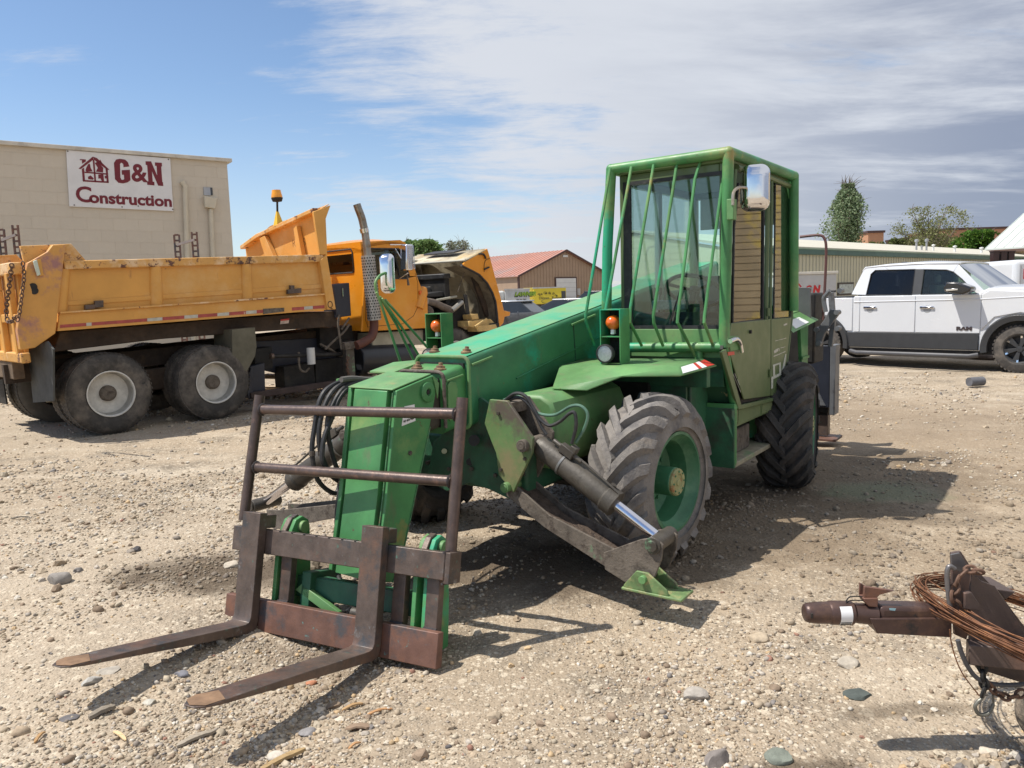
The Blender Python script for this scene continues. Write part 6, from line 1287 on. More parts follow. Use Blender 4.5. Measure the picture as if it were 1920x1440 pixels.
for (x, y) in ((540,540),(887,552),(1010,545),(1280,568),(515,140),(1270,198)):
    p = sgn(U(x), V(y, x)); put('screw', G().cyl((p.x, -0.056, p.z), (p.x, -0.05, p.z), 0.018, 8), DIRTSTEEL, SB)
PIPEC = mat('conduit_cream', (0.58, 0.52, 0.40), 0.5, 0, 0.06, 3)
a = [(-1.245,-0.06,4.937),(-1.174,-0.06,4.801),(-1.192,-0.06,4.546),(-1.26,-0.06,2.879)]
put('conduit', G().tube([(p[0], -0.07, p[2]) for p in a]+[(a[-1][0], -0.07, 0)], 0.065, 10), PIPEC, B1)
a = [(-0.547,-0.06,4.233),(-0.586,-0.06,2.882)]
put('conduit', G().tube([(p[0], -0.07, p[2]) for p in a]+[(a[-1][0], -0.07, 0)], 0.06, 10), PIPEC, B1)
a = [(-0.716,-0.1,4.58),(-0.38,-0.1,4.525),(-0.444,-0.1,4.233),(-0.71,-0.1,4.265)]
put('conduit_box', G().ext([(p[0], -0.16, p[2]) for p in a], (0, 0.17, 0)), PIPEC, B1, 0.02)
a = [(-0.687,0,4.822),(-0.446,0,4.822),(-0.446,0,4.62),(-0.688,0,4.607)]
put('vent_window', G().ext([(p[0], -0.01, p[2]) for p in a], (0, 0.02, 0)), mat('vent_dark', (0.06, 0.065, 0.07), 0.2, 0, 0.3, 12), B1)
a2 = [(a[0][0], -0.02, a[0][2]), (a[0][0]+0.18, -0.02, a[0][2]), (a[0][0]+0.18, -0.02, a[3][2]), (a[0][0], -0.02, a[3][2])]
put('vent_flap', G().ext(a2, (0, 0.012, 0)), mat('galvanised', (0.45, 0.45, 0.45), 0.35, 0.7), B1)
# rusty slotted posts between truck and building
def rack(px, lab):
    e = thing('slotted_rack', lab, 'rack', Matrix.Translation((px[0][0], px[0][1], 0)), 'rusty slotted racks')
    for (x, y, z) in px:
        g = G(); x -= px[0][0]; y -= px[0][1]
        for s_ in (-1, 1): g.box((x+s_*0.055-0.014, y-0.02, 0), (x+s_*0.055+0.014, y+0.02, z))
        k = 0
        while k*0.12 < z: g.box((x-0.041, y-0.012, k*0.12), (x+0.041, y+0.012, k*0.12+0.04)); k += 1
        put('post', g, REDST, e)
    a, b = Vector(px[0])-Vector((px[0][0], px[0][1], 0)), Vector(px[1])-Vector((px[0][0], px[0][1], 0)); z = min(a.z, b.z)
    put('cross_bar', G().bar((a.x, a.y, z-0.22), (b.x, b.y, z-0.12), 0.06, 0.05), mat('bar_paint', (0.42, 0.36, 0.33), 0.6), e)
rack(((-7.192,17,3.146), (-6.806,17,3.192)), 'rusty slotted posts standing behind the middle of the truck bed')
rack(((-10.338,16,3.267), (-10.046,16,3.344)), 'rusty slotted posts at the left edge behind the truck corner')

# brown steel building, red roof
qg = frame(((1.361,110,4.473)[0], 110, 0), 50)
B2 = thing('barn', 'brown metal building with a faded red roof beyond the parked box trucks', 'building', qg)
Lg = (0,0,4.473); Pk = (9.245,0,8.119); hw = Pk[0]; ze = Lg[2]; zp = Pk[2]
BRW = mat('brown_metal', (0.34, 0.24, 0.165), 0.6, 0, 0.06, 1)
put('gable_wall', G().prism([(0, 0), (2*hw, 0), (2*hw, ze), (hw, zp-0.15), (0, ze)], 1, 0, 0.3), BRW, B2)
g = G()
k = 0
while k*0.6 < 2*hw:
    x = k*0.6; h = ze+(zp-0.2-ze)*(1-abs(x-hw)/hw); g.box((x, -0.05, 0), (x+0.12, 0.01, h)); k += 1
put('wall_ribs', g, BRW, B2)['kind'] = 'stuff'
Ln = 34.0
put('side_wall', G().box((0, 0.3, 1.9), (0.2, Ln, ze)), BRW, B2); put('side_wall_base', G().box((-0.02, 0.3, 0), (0.2, Ln, 1.9)), mat('tan_metal', (0.52, 0.38, 0.24), 0.6, 0, 0.08, 1), B2)
RRF = mat('red_roof', (0.43, 0.205, 0.15), 0.55, 0, 0.1, 0.5, [((0.33, 0.22, 0.19), 0.16, 0.46, 0.60)])
for s_ in (0, 1):
    x0 = -0.4 if s_ == 0 else 2*hw+0.4
    put('roof', G().ext([(x0, -0.4, ze-0.15), (hw, -0.4, zp), (hw, Ln, zp), (x0, Ln, ze-0.15)], (0, 0, 0.12)), RRF, B2)
g = G(); k = 0
while k*0.9 < Ln:
    g.bar((-0.4, k*0.9-0.3, ze+0.0), (hw, k*0.9-0.3, zp+0.15), 0.06, 0.06); k += 1
put('roof_seams', g, RRF, B2)['kind'] = 'stuff'
put('verge_trim', G().bar((-0.4, -0.42, ze-0.1), (hw, -0.42, zp+0.05), 0.12, 0.25).bar((hw, -0.42, zp+0.05), (2*hw+0.4, -0.42, ze-0.1), 0.12, 0.25), mat('dark_trim', (0.07, 0.035, 0.03), 0.6), B2)
put('corner_trim', G().box((-0.12, -0.12, 0), (0.12, 0.12, ze-0.1)), mat('dark_trim', (0, 0, 0)), B2)
dd = [(7.152,0,4.043),(11.362,0,4.011),(11.492,0,0.558),(7.153,0,0.674)]
put('door_frame', G().box((dd[0][0]-0.15, -0.14, 0), (dd[1][0]+0.15, -0.02, dd[0][2]+0.18)), mat('dark_trim', (0, 0, 0)), B2)
dg = put('overhead_door', G().box((dd[0][0]+0.05, -0.20, 0), (dd[1][0]-0.10, -0.15, dd[0][2])), mat('door_white', (0.62, 0.63, 0.62), 0.5, 0, 0.04, 1), B2)
for k in range(1, 6): put('door_joint', G().box((dd[0][0]+0.05, -0.205, dd[0][2]*k/6-0.02), (dd[1][0]-0.10, -0.199, dd[0][2]*k/6+0.02)), mat('joint_grey', (0.35, 0.35, 0.35), 0.6), dg)
for q in ((11.76,0,2.001), (12.103,0,1.994)): put('small_panel', G().box((q[0]-0.09, -0.12, q[2]-0.5), (q[0]+0.09, -0.05, q[2]+0.5)), mat('door_white', (0, 0, 0)), B2)
put('gable_vent', G().box((hw-0.5, -0.12, zp-0.95), (hw+0.5, -0.05, zp-0.65)), mat('door_white', (0, 0, 0)), B2)

# box trucks and cars parked in front of the barn
def box_truck(nm, lab, px_l, px_r, zt, zb, yd, m, tl, cat='box truck', front=None):
    x0, x1 = px_l, px_r
    e = thing(nm, lab, cat, Matrix.Translation((x0, yd, 0)))
    put('cargo_box', G().box((0, 0, zb), (x1-x0, 5, zt)), m, e, 0.05)
    put('roof_cap', G().box((-0.03, -0.03, zt-0.06), (x1-x0+0.03, 5.03, zt+0.05)), mat('cap_alu', (0.5, 0.5, 0.5), 0.5, 0.3), e)
    put('underframe', G().box((0.3, 0.4, 0.45), (x1-x0-0.3, 4.5, zb)), BLACK, e)
    for x in (0.6, x1-x0-0.6): put('wheel', G().cyl((x, 0.1, 0.45), (x, 0.5, 0.45), 0.45, 20), TYRE, e)
    return e
gp = ((-0.361,60,2.135), (1.577,60,1.996))
e = box_truck('box_truck', 'grey box truck with a green and black logo left of the yellow truck', gp[0][0], gp[1][0], gp[0][2], 0.8, 60, mat('box_grey', (0.48, 0.50, 0.52), 0.5), None)
w1 = gp[1][0]-gp[0][0]
text('lettering', 'LAWNER', 0.42, mat('logo_green', (0.22, 0.36, 0.03), 0.5), e, (w1*0.40, -0.01, 1.62), (1, 0, 0), (0, 0, 1), 0.025, 0.004, sx=0.95, shear=0.3)
text('lettering_shadow', 'LAWNER', 0.42, INK, e, (w1*0.385, -0.005, 1.57), (1, 0, 0), (0, 0, 1), 0.04, 0.002, sx=0.95, shear=0.3)
text('phone_number', '605 332 7000', 0.14, INK, e, (w1*0.46, -0.01, 1.28), (1, 0, 0), (0, 0, 1), 0.004, 0.004)
put('cab_front', G().box((-1.1, 0.3, 0.6), (-0.02, 3, 2.05)), mat('door_white', (0, 0, 0)), e, 0.15)
yp = ((2.246,72,2.311), (5.267,72,2.173))
YEL = mat('yellow_van_paint', (0.66, 0.53, 0.04), 0.45, 0, 0.05, 1)
e = box_truck('moving_truck', 'long yellow moving truck body with dark arched lettering in front of the brown building', yp[0][0], yp[1][0], yp[0][2], 0.8, 72, YEL, None)
w2 = yp[1][0]-yp[0][0]; zt2 = yp[0][2]
body = 'The Guide Pine'
for i, ch in enumerate(body):
    if ch == ' ': continue
    a = R(128-i*76/13); cx_, cz_ = w2*0.45, zt2-1.55
    text('lettering', ch, 0.34, mat('ink_olive', (0.10, 0.09, 0.02), 0.6), e, (cx_+1.25*math.cos(a)-0.08, -0.01, cz_+0.95*math.sin(a)), (math.sin(a), 0, -math.cos(a)), (math.cos(a), 0, math.sin(a)), 0.006, 0.004)
text('lettering', 'Dinner', 0.34, mat('ink_olive', (0, 0, 0)), e, (w2*0.16, -0.01, 1.25), (1, 0, 0), (0, 0, 1), 0.006, 0.004)
text('lettering', 'Runner', 0.34, mat('ink_olive', (0, 0, 0)), e, (w2*0.56, -0.01, 1.25), (1, 0, 0), (0, 0, 1), 0.006, 0.004)
put('emblem', G().tube([(w2*0.45+0.62*math.cos(2*math.pi*k/24), -0.01, zt2-1.25+0.22*math.sin(2*math.pi*k/24)) for k in range(24)], 0.02, 5, closed=True), mat('ink_olive', (0, 0, 0)), e)
put('side_window', G().box((w2*0.86, -0.03, 1.25), (w2*0.99, 0.02, 1.95)), mat('vent_dark', (0, 0, 0)), e)
put('end_box', G().box((-0.9*1.0, 0.5, 0.9), (-0.02, 4.6, zt2+0.02)), mat('yellow_light', (0.74, 0.62, 0.12), 0.45), e, 0.03)
def car(lab, loc, yaw, m, h=1.45, L_=4.6, grp='cars parked beyond the dump truck', nm='parked_car', cat='car'):
    e = thing(nm, lab, cat, Matrix.Translation((loc[0], loc[1], 0)) @ Matrix.Rotation(R(yaw), 4, 'Z'), grp)
    pr = [(-L_/2, 0.35), (-L_/2, 0.85), (-L_/2+0.15, 0.95), (L_/2-1.25, 0.98), (L_/2-0.2, 0.85), (L_/2, 0.6), (L_/2, 0.35)]
    put('body', G().prism(pr, 1, -0.88, 0.88), m, e, 0.08, seg=3)
    def rg(x, z, w): return [(x, -w, z), (x, w, z)]
    a = [(-L_/2+0.5, 0.92), (-L_/2+1.1, h-0.04), (L_/2-2.3, h-0.02), (L_/2-1.3, 0.95)]
    put('glasshouse', G().loft([[(x, -0.80+(0.16 if z > 1.2 else 0), z) for x, z in a], [(x, 0.80-(0.16 if z > 1.2 else 0), z) for x, z in a]]), mat('car_window', (0.03, 0.035, 0.04), 0.12, 0, 0.1, 3), e, 0.03)
    put('roof', G().box((-L_/2+1.0, -0.66, h-0.05), (L_/2-2.25, 0.66, h)), m, e, 0.03)
    for x in (-L_/2+0.85, L_/2-0.9):
        for y in (-0.86, 0.66): put('wheel', G().cyl((x, y, 0.33), (x, y+0.2, 0.33), 0.33, 20), TYRE, e)
    return e
q = (0.667,28,1.384); car('silver sedan parked just past the hood, left of the white one', (q[0]-1.2, 28, 0), 160, mat('silver_paint', (0.45, 0.48, 0.52), 0.25, 0.6))
q = (1.749,30,1.338); car('white sedan parked just above the green boom', (q[0]+0.3, 31, 0), 150, mat('white_paint2', (0.75, 0.76, 0.78), 0.25))
q = (2.968,36,1.26); car('dark blue hatchback with a high roof behind the white sedan', (q[0]+1.2, 40, 0), 150, mat('dark_blue_paint', (0.02, 0.025, 0.04), 0.25), h=1.75)
q = (0.063,22,1.232)
e = thing('round_bale_roll', 'black ribbed culvert pipe lying between hood and green boom', 'pipe', Matrix.Translation((q[0]+0.1, 20.5, 0)))
g = G().tube([(0.6*t/6*2.6-0.4, t*0.15, 0.58) for t in range(7)], 0.58, 28)
for k in range(4): 
    c = Vector((0.6*k*0.7*2.6/6*2.2-0.35, k*0.28, 0.58)); g.tube([c+Vector((0, 0.62*math.cos(a*math.pi/12)*1.0, 0.60*math.sin(a*math.pi/12))) for a in range(24)], 0.015, 5, closed=True)
put('pipe_shell', g, RUBBER, e)
e.name = 'culvert_pipe'

# long cream steel building with green trim
uo = (0,0,3.163)
qx = (12.374,33,3.163)
B3 = thing('warehouse', 'long low cream ribbed-metal building with green eave behind the white pickup', 'building', frame((qx[0], 33, 0), 48))
ZE = uo[2]; zt3 = (3.073,1.6,3.611)[2]
CRM = mat('cream_metal', (0.52, 0.50, 0.36), 0.5, 0, 0.05, 0.6)
x0, x1 = -5.6, 40
put('wall', G().box((x0, 0, 0), (x1, 5.0, ZE)), CRM, B3)
put('end_gable', G().prism([(0, ZE), (4.5, ZE+0.9), (5.0, ZE+0.8), (5.0, ZE)], 0, x0, x0+0.2), CRM, B3)
rbm = G().ext([(0, 0, 0), (0.02, -0.035, 0), (0.05, -0.035, 0), (0.07, 0, 0)], (0, 0, ZE-0.17)).mesh('wall_rib'); k = 0
while x0+k*0.305 < x1: o = put('wall_rib', rbm, mat('rib_cream', (0.44, 0.42, 0.32), 0.5), B3); o.location = (x0+k*0.305, 0, 0); k += 1
put('eave_trim', G().box((x0-0.1, -0.12, ZE-0.16), (x1+0.1, 0.02, ZE+0.06)), mat('green_trim', (0.035, 0.10, 0.075), 0.4), B3, 0.01)
put('gutter_trim', G().box((x0-0.1, -0.14, ZE+0.061), (x1+0.1, 0.02, ZE+0.11)), mat('pale_trim', (0.25, 0.34, 0.24), 0.5), B3)
put('roof', G().ext([(x0-0.1, -0.1, ZE+0.08), (x1+0.1, -0.1, ZE+0.08), (x1+0.1, 4.5, ZE+0.95), (x0-0.1, 4.5, ZE+0.95)], (0, 0, 0.08)).ext([(x0-0.1, 4.5, ZE+0.95), (x1+0.1, 4.5, ZE+0.95), (x1+0.1, 5.2, ZE+0.85), (x0-0.1, 5.2, ZE+0.85)], (0, 0, 0.08)), mat('roof_ivory', (0.52, 0.49, 0.40), 0.6, 0, 0.05, 0.5), B3)
w = [(3.502,0,1.782),(5.086,0,1.741),(5.114,0,1.142),(3.525,0,1.201)]
wf = put('window', G().box((w[0][0], -0.06, w[3][2]), (w[1][0], 0.01, w[0][2])), mat('window_brown', (0.06, 0.045, 0.035), 0.6), B3, 0.01)
put('pane', G().box((w[0][0]+0.08, -0.065, w[3][2]+0.08), (w[1][0]-0.08, -0.055, w[0][2]-0.08)), mat('curtain', (0.40, 0.45, 0.42), 0.3, 0, 0.3, 6), wf)
def roof_vent(px, py0, py1, y, r, m, cap=False, lab=''):
    pass
for i, (px_, zlo, h, r, m, cp) in enumerate([(((15.29,1,3.491)), 0, 0.62, 0.055, 'g', 0), (((16.618,1.2,3.526)), 0, 0.30, 0.05, 'g', 0), (((16.786,1,3.516)), 0, 0.68, 0.055, 'g', 0),
     (((17.849,1,3.535)), 0, 0.42, 0.05, 'w', 1), (((21.358,1,3.465)), 0, 0.42, 0.06, 'w', 1), (((26.285,1,3.402)), 0, 0.42, 0.07, 'w', 1)]):
    zz = ZE+0.08+px_[1]*0.19
    mm2 = mat('galvanised', (0.45, 0.45, 0.45)) if m == 'g' else mat('vent_white', (0.72, 0.72, 0.70), 0.5)
    g = G().cyl((px_[0], px_[1], zz), (px_[0], px_[1], zz+h), r, 12).lathe([(r*1.9, 0), (r*1.9, h*0.18), (0, h*0.25)], (px_[0], px_[1], zz+h*0.9), (0, 0, 1), 12).cyl((px_[0], px_[1], zz), (px_[0], px_[1], zz+0.05), r*1.8, 12)
    put('roof_vent', g, mm2, B3)
# site trailer / container with hand-painted lettering in front of it
cbx = ((9.402,26,2.047), (10.994,26,2.036), (11.009,26,1.2))
e = thing('white_container', 'off-white container with red G&N lettering behind the telehandler cab', 'container', Matrix.Translation((cbx[0][0], 26, 0)))
wC = cbx[1][0]-cbx[0][0]; zc_ = cbx[1][2]
put('container_box', G().box((-0.5, 0, 0.4), (wC, 2.4, zc_)), mat('dirty_white', (0.50, 0.49, 0.47), 0.6, 0, 0.06, 2), e, 0.02)
put('top_rail', G().box((-0.55, -0.04, zc_), (wC+0.04, 2.44, zc_+0.09)), mat('rail_cream', (0.62, 0.58, 0.50), 0.6), e, 0.01)
put('skid', G().box((-0.5, 0.1, 0), (wC, 0.4, 0.4)), BLACK, e)
RED = mat('sign_red', (0.55, 0.02, 0.02), 0.5)
t1 = (9.929,26,1.428); text('lettering', 'G', 0.34, RED, e, (t1[0]-cbx[0][0], -0.006, t1[2]), (1, 0, 0), (0, 0, 1), 0.010, 0.003, sx=0.85, shear=0.15)
t1 = (10.073,26,1.424); text('lettering', '&', 0.30, mat('joint_grey', (0, 0, 0)), e, (t1[0]-cbx[0][0], -0.006, t1[2]), (1, 0, 0), (0, 0, 1), 0.0, 0.003, sx=0.75)
t1 = (10.198,26,1.42); text('lettering', 'N', 0.34, RED, e, (t1[0]-cbx[0][0], -0.006, t1[2]), (1, 0, 0), (0, 0, 1), 0.022, 0.003, sx=0.85, shear=0.15)
hx = (9.768,26,1.433)[0]-cbx[0][0]; hz_ = (9.768,26,1.433)[2]
g = G()
for L in ([(-.2,.22),(-.08,.36),(.06,.2),(0,.2),(-.08,.29),(-.15,.2)], [(-.16,0),(-.11,0),(-.11,.2),(-.16,.2)], [(-.02,0),(.03,0),(.03,.2),(-.02,.2)], [(-.1,.08),(-.03,.02),(-.02,.06),(-.09,.14)]): g.ext([(hx+a, -0.006, hz_+b) for a, b in L], (0, 0.004, 0))
put('house_emblem', g, RED, e)
text('lettering', 'Const', 0.12, INK, e, (wC-0.30, -0.006, t1[2]), (1, 0, 0), (0, 0, 1), 0.004, 0.003)
# gabled white roof far right
q = (36.749,60,4.025)
B4 = thing('gabled_house', 'house with a steep white metal roof and tan siding at the right edge', 'building', frame((q[0], 60, 0), 140))
zE4 = q[2]; 
pA = (42.354,65.4,7.085)
zt4 = pA[2]
put('gable_wall', G().prism([(0.3, 0), (16.5, 0), (16.5, zE4-0.1), (8.4, zt4-0.1), (0.3, zE4-0.1)], 0, 0.2, 0.5), mat('tan_siding', (0.42, 0.30, 0.18), 0.7, 0, 0.06, 1), B4)
put('wall', G().box((0.3, 0.3, 0), (16, 16, zE4-0.05)), mat('tan_siding', (0.42, 0.30, 0.18), 0.7, 0, 0.06, 1), B4)
for k in range(14): put('siding_board', G().box((0.28, 0.27, zE4-0.3-k*0.25), (16.02, 0.30, zE4-0.12-k*0.25)), mat('tan_siding', (0, 0, 0)), B4)
put('roof', G().ext([(0, 0, zE4), (16.5, 0, zE4), (16.5, 8.4, zt4), (0, 8.4, zt4)], (0, 0, 0.14)).ext([(0, 8.4, zt4), (16.5, 8.4, zt4), (16.5, 16.8, zE4), (0, 16.8, zE4)], (0, 0, 0.14)), mat('white_metal_roof', (0.56, 0.60, 0.56), 0.45, 0, 0.03, 0.3), B4)
put('eave_board', G().bar((0, -0.02, zE4-0.1), (16.5, -0.02, zE4-0.1), 0.1, 0.22), mat('brown_board', (0.12, 0.07, 0.05), 0.6), B4)
g = G()
for k in range(26):
    t = k/26; g.bar((0.05+16.2*t, 0.0, zE4+0.16), (0.05+16.2*t, 8.4, zt4+0.16), 0.04, 0.05)
put('roof_seams', g, mat('white_metal_roof', (0, 0, 0)), B4)['kind'] = 'stuff'
for i, px_ in enumerate(((28.15,45,3.371), (28.614,45,3.357), (29.047,45,3.345))):
    e = thing('dark_bin', ('left', 'middle', 'right')[i]+' one of three dark brown cowls above the long cream roof', 'vent cowl', Matrix.Translation((px_[0], 45, px_[2]-0.3)), 'dark cowls on the roof line')
    put('cowl', G().loft([[(x*0.16, y*0.16, -0.7) for x, y in ((-1,-1),(1,-1),(1,1),(-1,1))], [(x*0.17, y*0.17, 0.25) for x, y in ((-1,-1),(1,-1),(1,1),(-1,1))]]).box((-0.20, -0.20, 0.25), (0.20, 0.20, 0.32)), mat('dark_cowl', (0.045, 0.022, 0.02), 0.5), e)
    put('duct', G().box((-0.08, -0.08, -(px_[2]-0.3)), (0.08, 0.08, -0.7)), BLACK, e)
    e.name = 'vent_cowl'
# far brick buildings
def brick_far(lab, a, b, y, m, dpt=14):
    e = thing('brick_building', lab, 'building', Matrix.Translation((a[0], y, 0)))
    put('wall', G().box((0, 0, 0), (b[0]-a[0], dpt, a[2])), m, e); put('parapet', G().box((-0.2, -0.2, a[2]), (b[0]-a[0]+0.2, dpt, a[2]+0.4)), mat('dark_trim', (0, 0, 0)), e)
BRK = mat('far_brick', (0.44, 0.23, 0.13), 0.8, 0, 0.06, 0.3)
brick_far('far orange brick block with flat roof just right of the poplar', (64.72,140,10.993), (67.497,140,11.007), 140, BRK)
brick_far('long far tan brick building behind the spreading tree', (84.116,150,11.738), (97.744,150,12.147), 150, BRK)
brick_far('far grey-tan wall standing below the spreading tree', (72.319,135,9.732), (75.369,135,9.733), 135, mat('far_tan', (0.34, 0.27, 0.20), 0.8))
# white van nose at the right edge
q = ((13.057,20,2.154), (13.102,20,1.156))
e = thing('white_van', 'white van with a red emblem cut off by the right edge behind the pickup', 'van', Matrix.Translation((q[0][0], 20, 0)))
put('body', G().box((0, 0, 0.5), (5.2, 2.0, q[0][2])), WP, e, 0.12, seg=4)
put('emblem', G().box((0.22, -0.012, q[0][2]-0.50), (0.6, -0.001, q[0][2]-0.24)), REDT, e, 0.003)
put('door_seam', G().box((0.14, -0.008, 0.7), (0.155, -0.001, q[0][2]-0.15)), mat('joint_grey', (0, 0, 0)), e)
for x in (0.8, 4.2): put('wheel', G().cyl((x, -0.02, 0.35), (x, 0.25, 0.35), 0.35, 20), TYRE, e)
# lap-sided shed to the right, outside the frame: it shows as a reflection in the cab windows
e = thing('sided_shed', 'tan lap-sided shed reflected as wavy stripes in the cab side windows', 'building', Matrix.Translation((20.8, 13.6, 0)) @ Matrix.Rotation(R(36), 4, 'Z') )
put('wall', G().box((0, -6.5, 0), (6, 6.5, 6.4)), mat('shed_tan', (0.44, 0.34, 0.20), 0.7, 0, 0.15, 0.8, [((0.6, 0.45, 0.12), 0.4, 0.55, 0.62)]), e)
for k in range(29): put('siding_board', G().ext([(0.0, -6.5, k*0.22+0.02), (-0.015, -6.5, k*0.22+0.02), (0.0, -6.5, k*0.22+0.21)], (0, 13, 0)), mat('shed_tan', (0, 0, 0)), e)

# ================================================================ trees
def tree(name, label, loc, H_, crown, n_leaf, leaf, cols, trunk_r=0.2, up=0.5, seed=1, nb=16, bare=0.0, grp=None, tw=True, barkc=(0.16, 0.13, 0.10)):
    """crown = function t (0..1 up the tree) -> half width"""
    rnd = random.Random(seed); r2 = np.random.default_rng(seed)
    e = thing(name, label, 'tree' if H_ > 3.5 else 'bush', Matrix.Translation(loc), grp)
    g = G(); tips = []
    if tw:
        g.tube([(0, 0, 0), (0.02*H_*rnd.uniform(-1, 1), 0, H_*0.35), (0.03*H_*rnd.uniform(-1, 1), 0, H_*0.8)], [trunk_r, trunk_r*0.7, trunk_r*0.2], 8)
    for i in range(nb):
        t0 = 0.12+0.6*(i/nb)**1.0; t1 = min(0.99, t0+0.12+up*rnd.random()*0.9+up*0.3); a = rnd.random()*2*math.pi; wr = crown(t1)*rnd.uniform(0.6, 1.02)
        p0 = Vector((0, 0, H_*t0)); p3 = Vector((math.cos(a)*wr, math.sin(a)*wr, H_*t1)); p1 = p0.lerp(p3, 0.4)+Vector((0, 0, -0.04*H_*(1-up))); 
        pts = bez([p0, p1, p3], 4); rr_ = [trunk_r*0.45*(1-0.85*k/(len(pts)-1)) for k in range(len(pts))]
        g.tube(pts, rr_, 5)
        for k in range(7):
            b0 = pts[rnd.randrange(2, len(pts))]; d = Vector((rnd.gauss(0, 1), rnd.gauss(0, 1), rnd.gauss(up*1.4, 0.7))).normalized()*H_*0.09*rnd.uniform(0.6, 1.5)
            g.tube([b0, b0+d*0.6+Vector((0, 0, 0.01*H_)), b0+d], [trunk_r*0.12, trunk_r*0.08, trunk_r*0.03], 4); tips.append((b0+d*0.6, d))
        tips.append((p3, (p3-p0).normalized()*H_*0.06))
    if tw or bare: put('trunk', g, mat('bark_%d' % int(barkc[0]*100), barkc, 0.9), e)
    # leaf clumps around limb tips plus fill
    cl = []
    for c, d in tips: cl.append((c.x, c.y, c.z))
    cl = np.array(cl); k = r2.integers(0, len(cl), n_leaf)
    c = cl[k]+r2.normal(0, 1, (n_leaf, 3))*np.array([1, 1, 1.1])*H_*0.035
    tt_ = np.clip(c[:, 2]/H_, 0, 1); rad = np.hypot(c[:, 0], c[:, 1]); lim = np.array([crown(float(t)) for t in tt_])*1.12+0.01
    ok = (rad < lim) & (c[:, 2] < H_*1.01) & (c[:, 2] > 0.02*H_); c = c[ok]; m_ = len(c)
    u = r2.normal(0, 1, (m_, 3)); u /= np.linalg.norm(u, axis=1)[:, None]; v = np.cross(u, r2.normal(0, 1, (m_, 3))); v /= np.linalg.norm(v, axis=1)[:, None]
    s = leaf*r2.uniform(0.5, 1.3, (m_, 1)); V_ = np.stack([c-u*s, c-v*s*0.6, c+u*s, c+v*s*0.6], 1).reshape(-1, 3)
    me = bpy.data.meshes.new('crown'); me.vertices.add(m_*4); me.vertices.foreach_set('co', V_.ravel()); me.loops.add(m_*4); me.loops.foreach_set('vertex_index', np.arange(m_*4))
    me.polygons.add(m_); me.polygons.foreach_set('loop_start', np.arange(0, m_*4, 4)); me.polygons.foreach_set('loop_total', np.full(m_, 4)); me.update()
    at = me.color_attributes.new('tint', 'FLOAT_COLOR', 'POINT'); C0, C1 = np.array(cols[0]), np.array(cols[1])
    f = np.repeat(r2.random((m_, 1)), 4, 0); colr = np.concatenate([C0*(1-f)+C1*f, np.ones((m_*4, 1))], 1); at.data.foreach_set('color', colr.ravel())
    put('crown', me, leafmat(), e); return e
def leafmat():
    if 'leaf' in MATS: return MATS['leaf']
    m = bpy.data.materials.new('leaf'); m.use_nodes = True; t = m.node_tree; n = t.nodes; L = t.links; b = n['Principled BSDF']; b.inputs['Roughness'].default_value = 0.7; b.inputs['Specular IOR Level'].default_value = 0.2
    a = n.new(nd('VertexColor')); a.layer_name = 'tint'; L.new(a.outputs[0], b.inputs[0])
    tr = n.new(nd('BsdfTranslucent')); L.new(a.outputs[0], tr.inputs[0]); mx = n.new(nd('MixShader')); mx.inputs[0].default_value = 0.35; L.new(b.outputs[0], mx.inputs[1]); L.new(tr.outputs[0], mx.inputs[2])
    L.new(mx.outputs[0], n['Material Output'].inputs[0]); MATS['leaf'] = m; return m
dome = lambda w, lo=0.15: (lambda t: w*math.sqrt(max(0.0, 1-((t-0.55)/0.47)**2)) if t > lo else w*0.2)
pop = lambda w: (lambda t: w*(min(1, 0.35+t*2.2) if t < 0.35 else max(0.05, math.cos((t-0.35)/0.66*math.pi/2)**0.6)))
def at(px, y): return px
q = ((32.641,75,5.528), (32.539,75,10.71), (30.397,75,7.614))
tree('poplar_tree', 'tall pointed grey-green poplar behind the long cream roof', (q[0][0], 75, 0), q[1][2]+0.5, lambda t: (3.9 if t < 0.42 else 3.9*max(0.08, (1-(t-0.42)/0.60))**0.8), 24000, 0.12, ((0.13, 0.20, 0.09), (0.32, 0.39, 0.24)), 0.22, 0.75, 3, 70)
q = ((43.267,80,5.542), (43.149,80,9.258))
tree('spreading_tree', 'wide half-bare spreading tree with thin yellow-green leaves behind the roof vents', (q[0][0], 80, 0), q[1][2], lambda t: 3.9*math.sqrt(max(0.02, 1-((t-0.72)/0.36)**2)) if t > 0.4 else 1.8, 9500, 0.10, ((0.13, 0.15, 0.05), (0.30, 0.31, 0.14)), 0.22, 0.35, 8, 26, barkc=(0.22, 0.18, 0.14))
q = ((38.068,78,5.459), (38.048,78,6.25))
for i, (px_, w, lab, s_) in enumerate((((41.405,82,6.392), 3.4, 'low olive bush between the poplar and the spreading tree', 1), ((44.427,84,6.563), 3.0, 'low bush under the left side of the spreading tree', 2), ((50.463,88,6.685), 3.6, 'low hazy green bush right of the spreading tree', 3), ((39.547,84,6.196), 3.0, 'low bush at the right foot of the poplar', 4))):
    tree('bush', lab, (px_[0], px_[1], 0), px_[2], dome(w, 0.0), 3200, 0.15, ((0.06, 0.09, 0.02), (0.17, 0.19, 0.07)), 0.12, 0.5, 20+s_, 14, grp='bushes along the roof line')
q = (42.276,70,6.196)
tree('round_tree', 'dense bright green round tree beside the steep white roof', (q[0], 70, 0), q[2], dome(2.9, 0.1), 9000, 0.16, ((0.035, 0.10, 0.015), (0.12, 0.22, 0.03)), 0.2, 0.5, 31, 24)
q = (-5.861,55,5.649)
tree('green_tree', 'leafy light green tree behind the orange cab', ((-6.163,55,3.873)[0], 55, 0), q[2], dome(3.0, 0.1), 16000, 0.12, ((0.09, 0.17, 0.05), (0.24, 0.35, 0.13)), 0.2, 0.5, 41, 26)
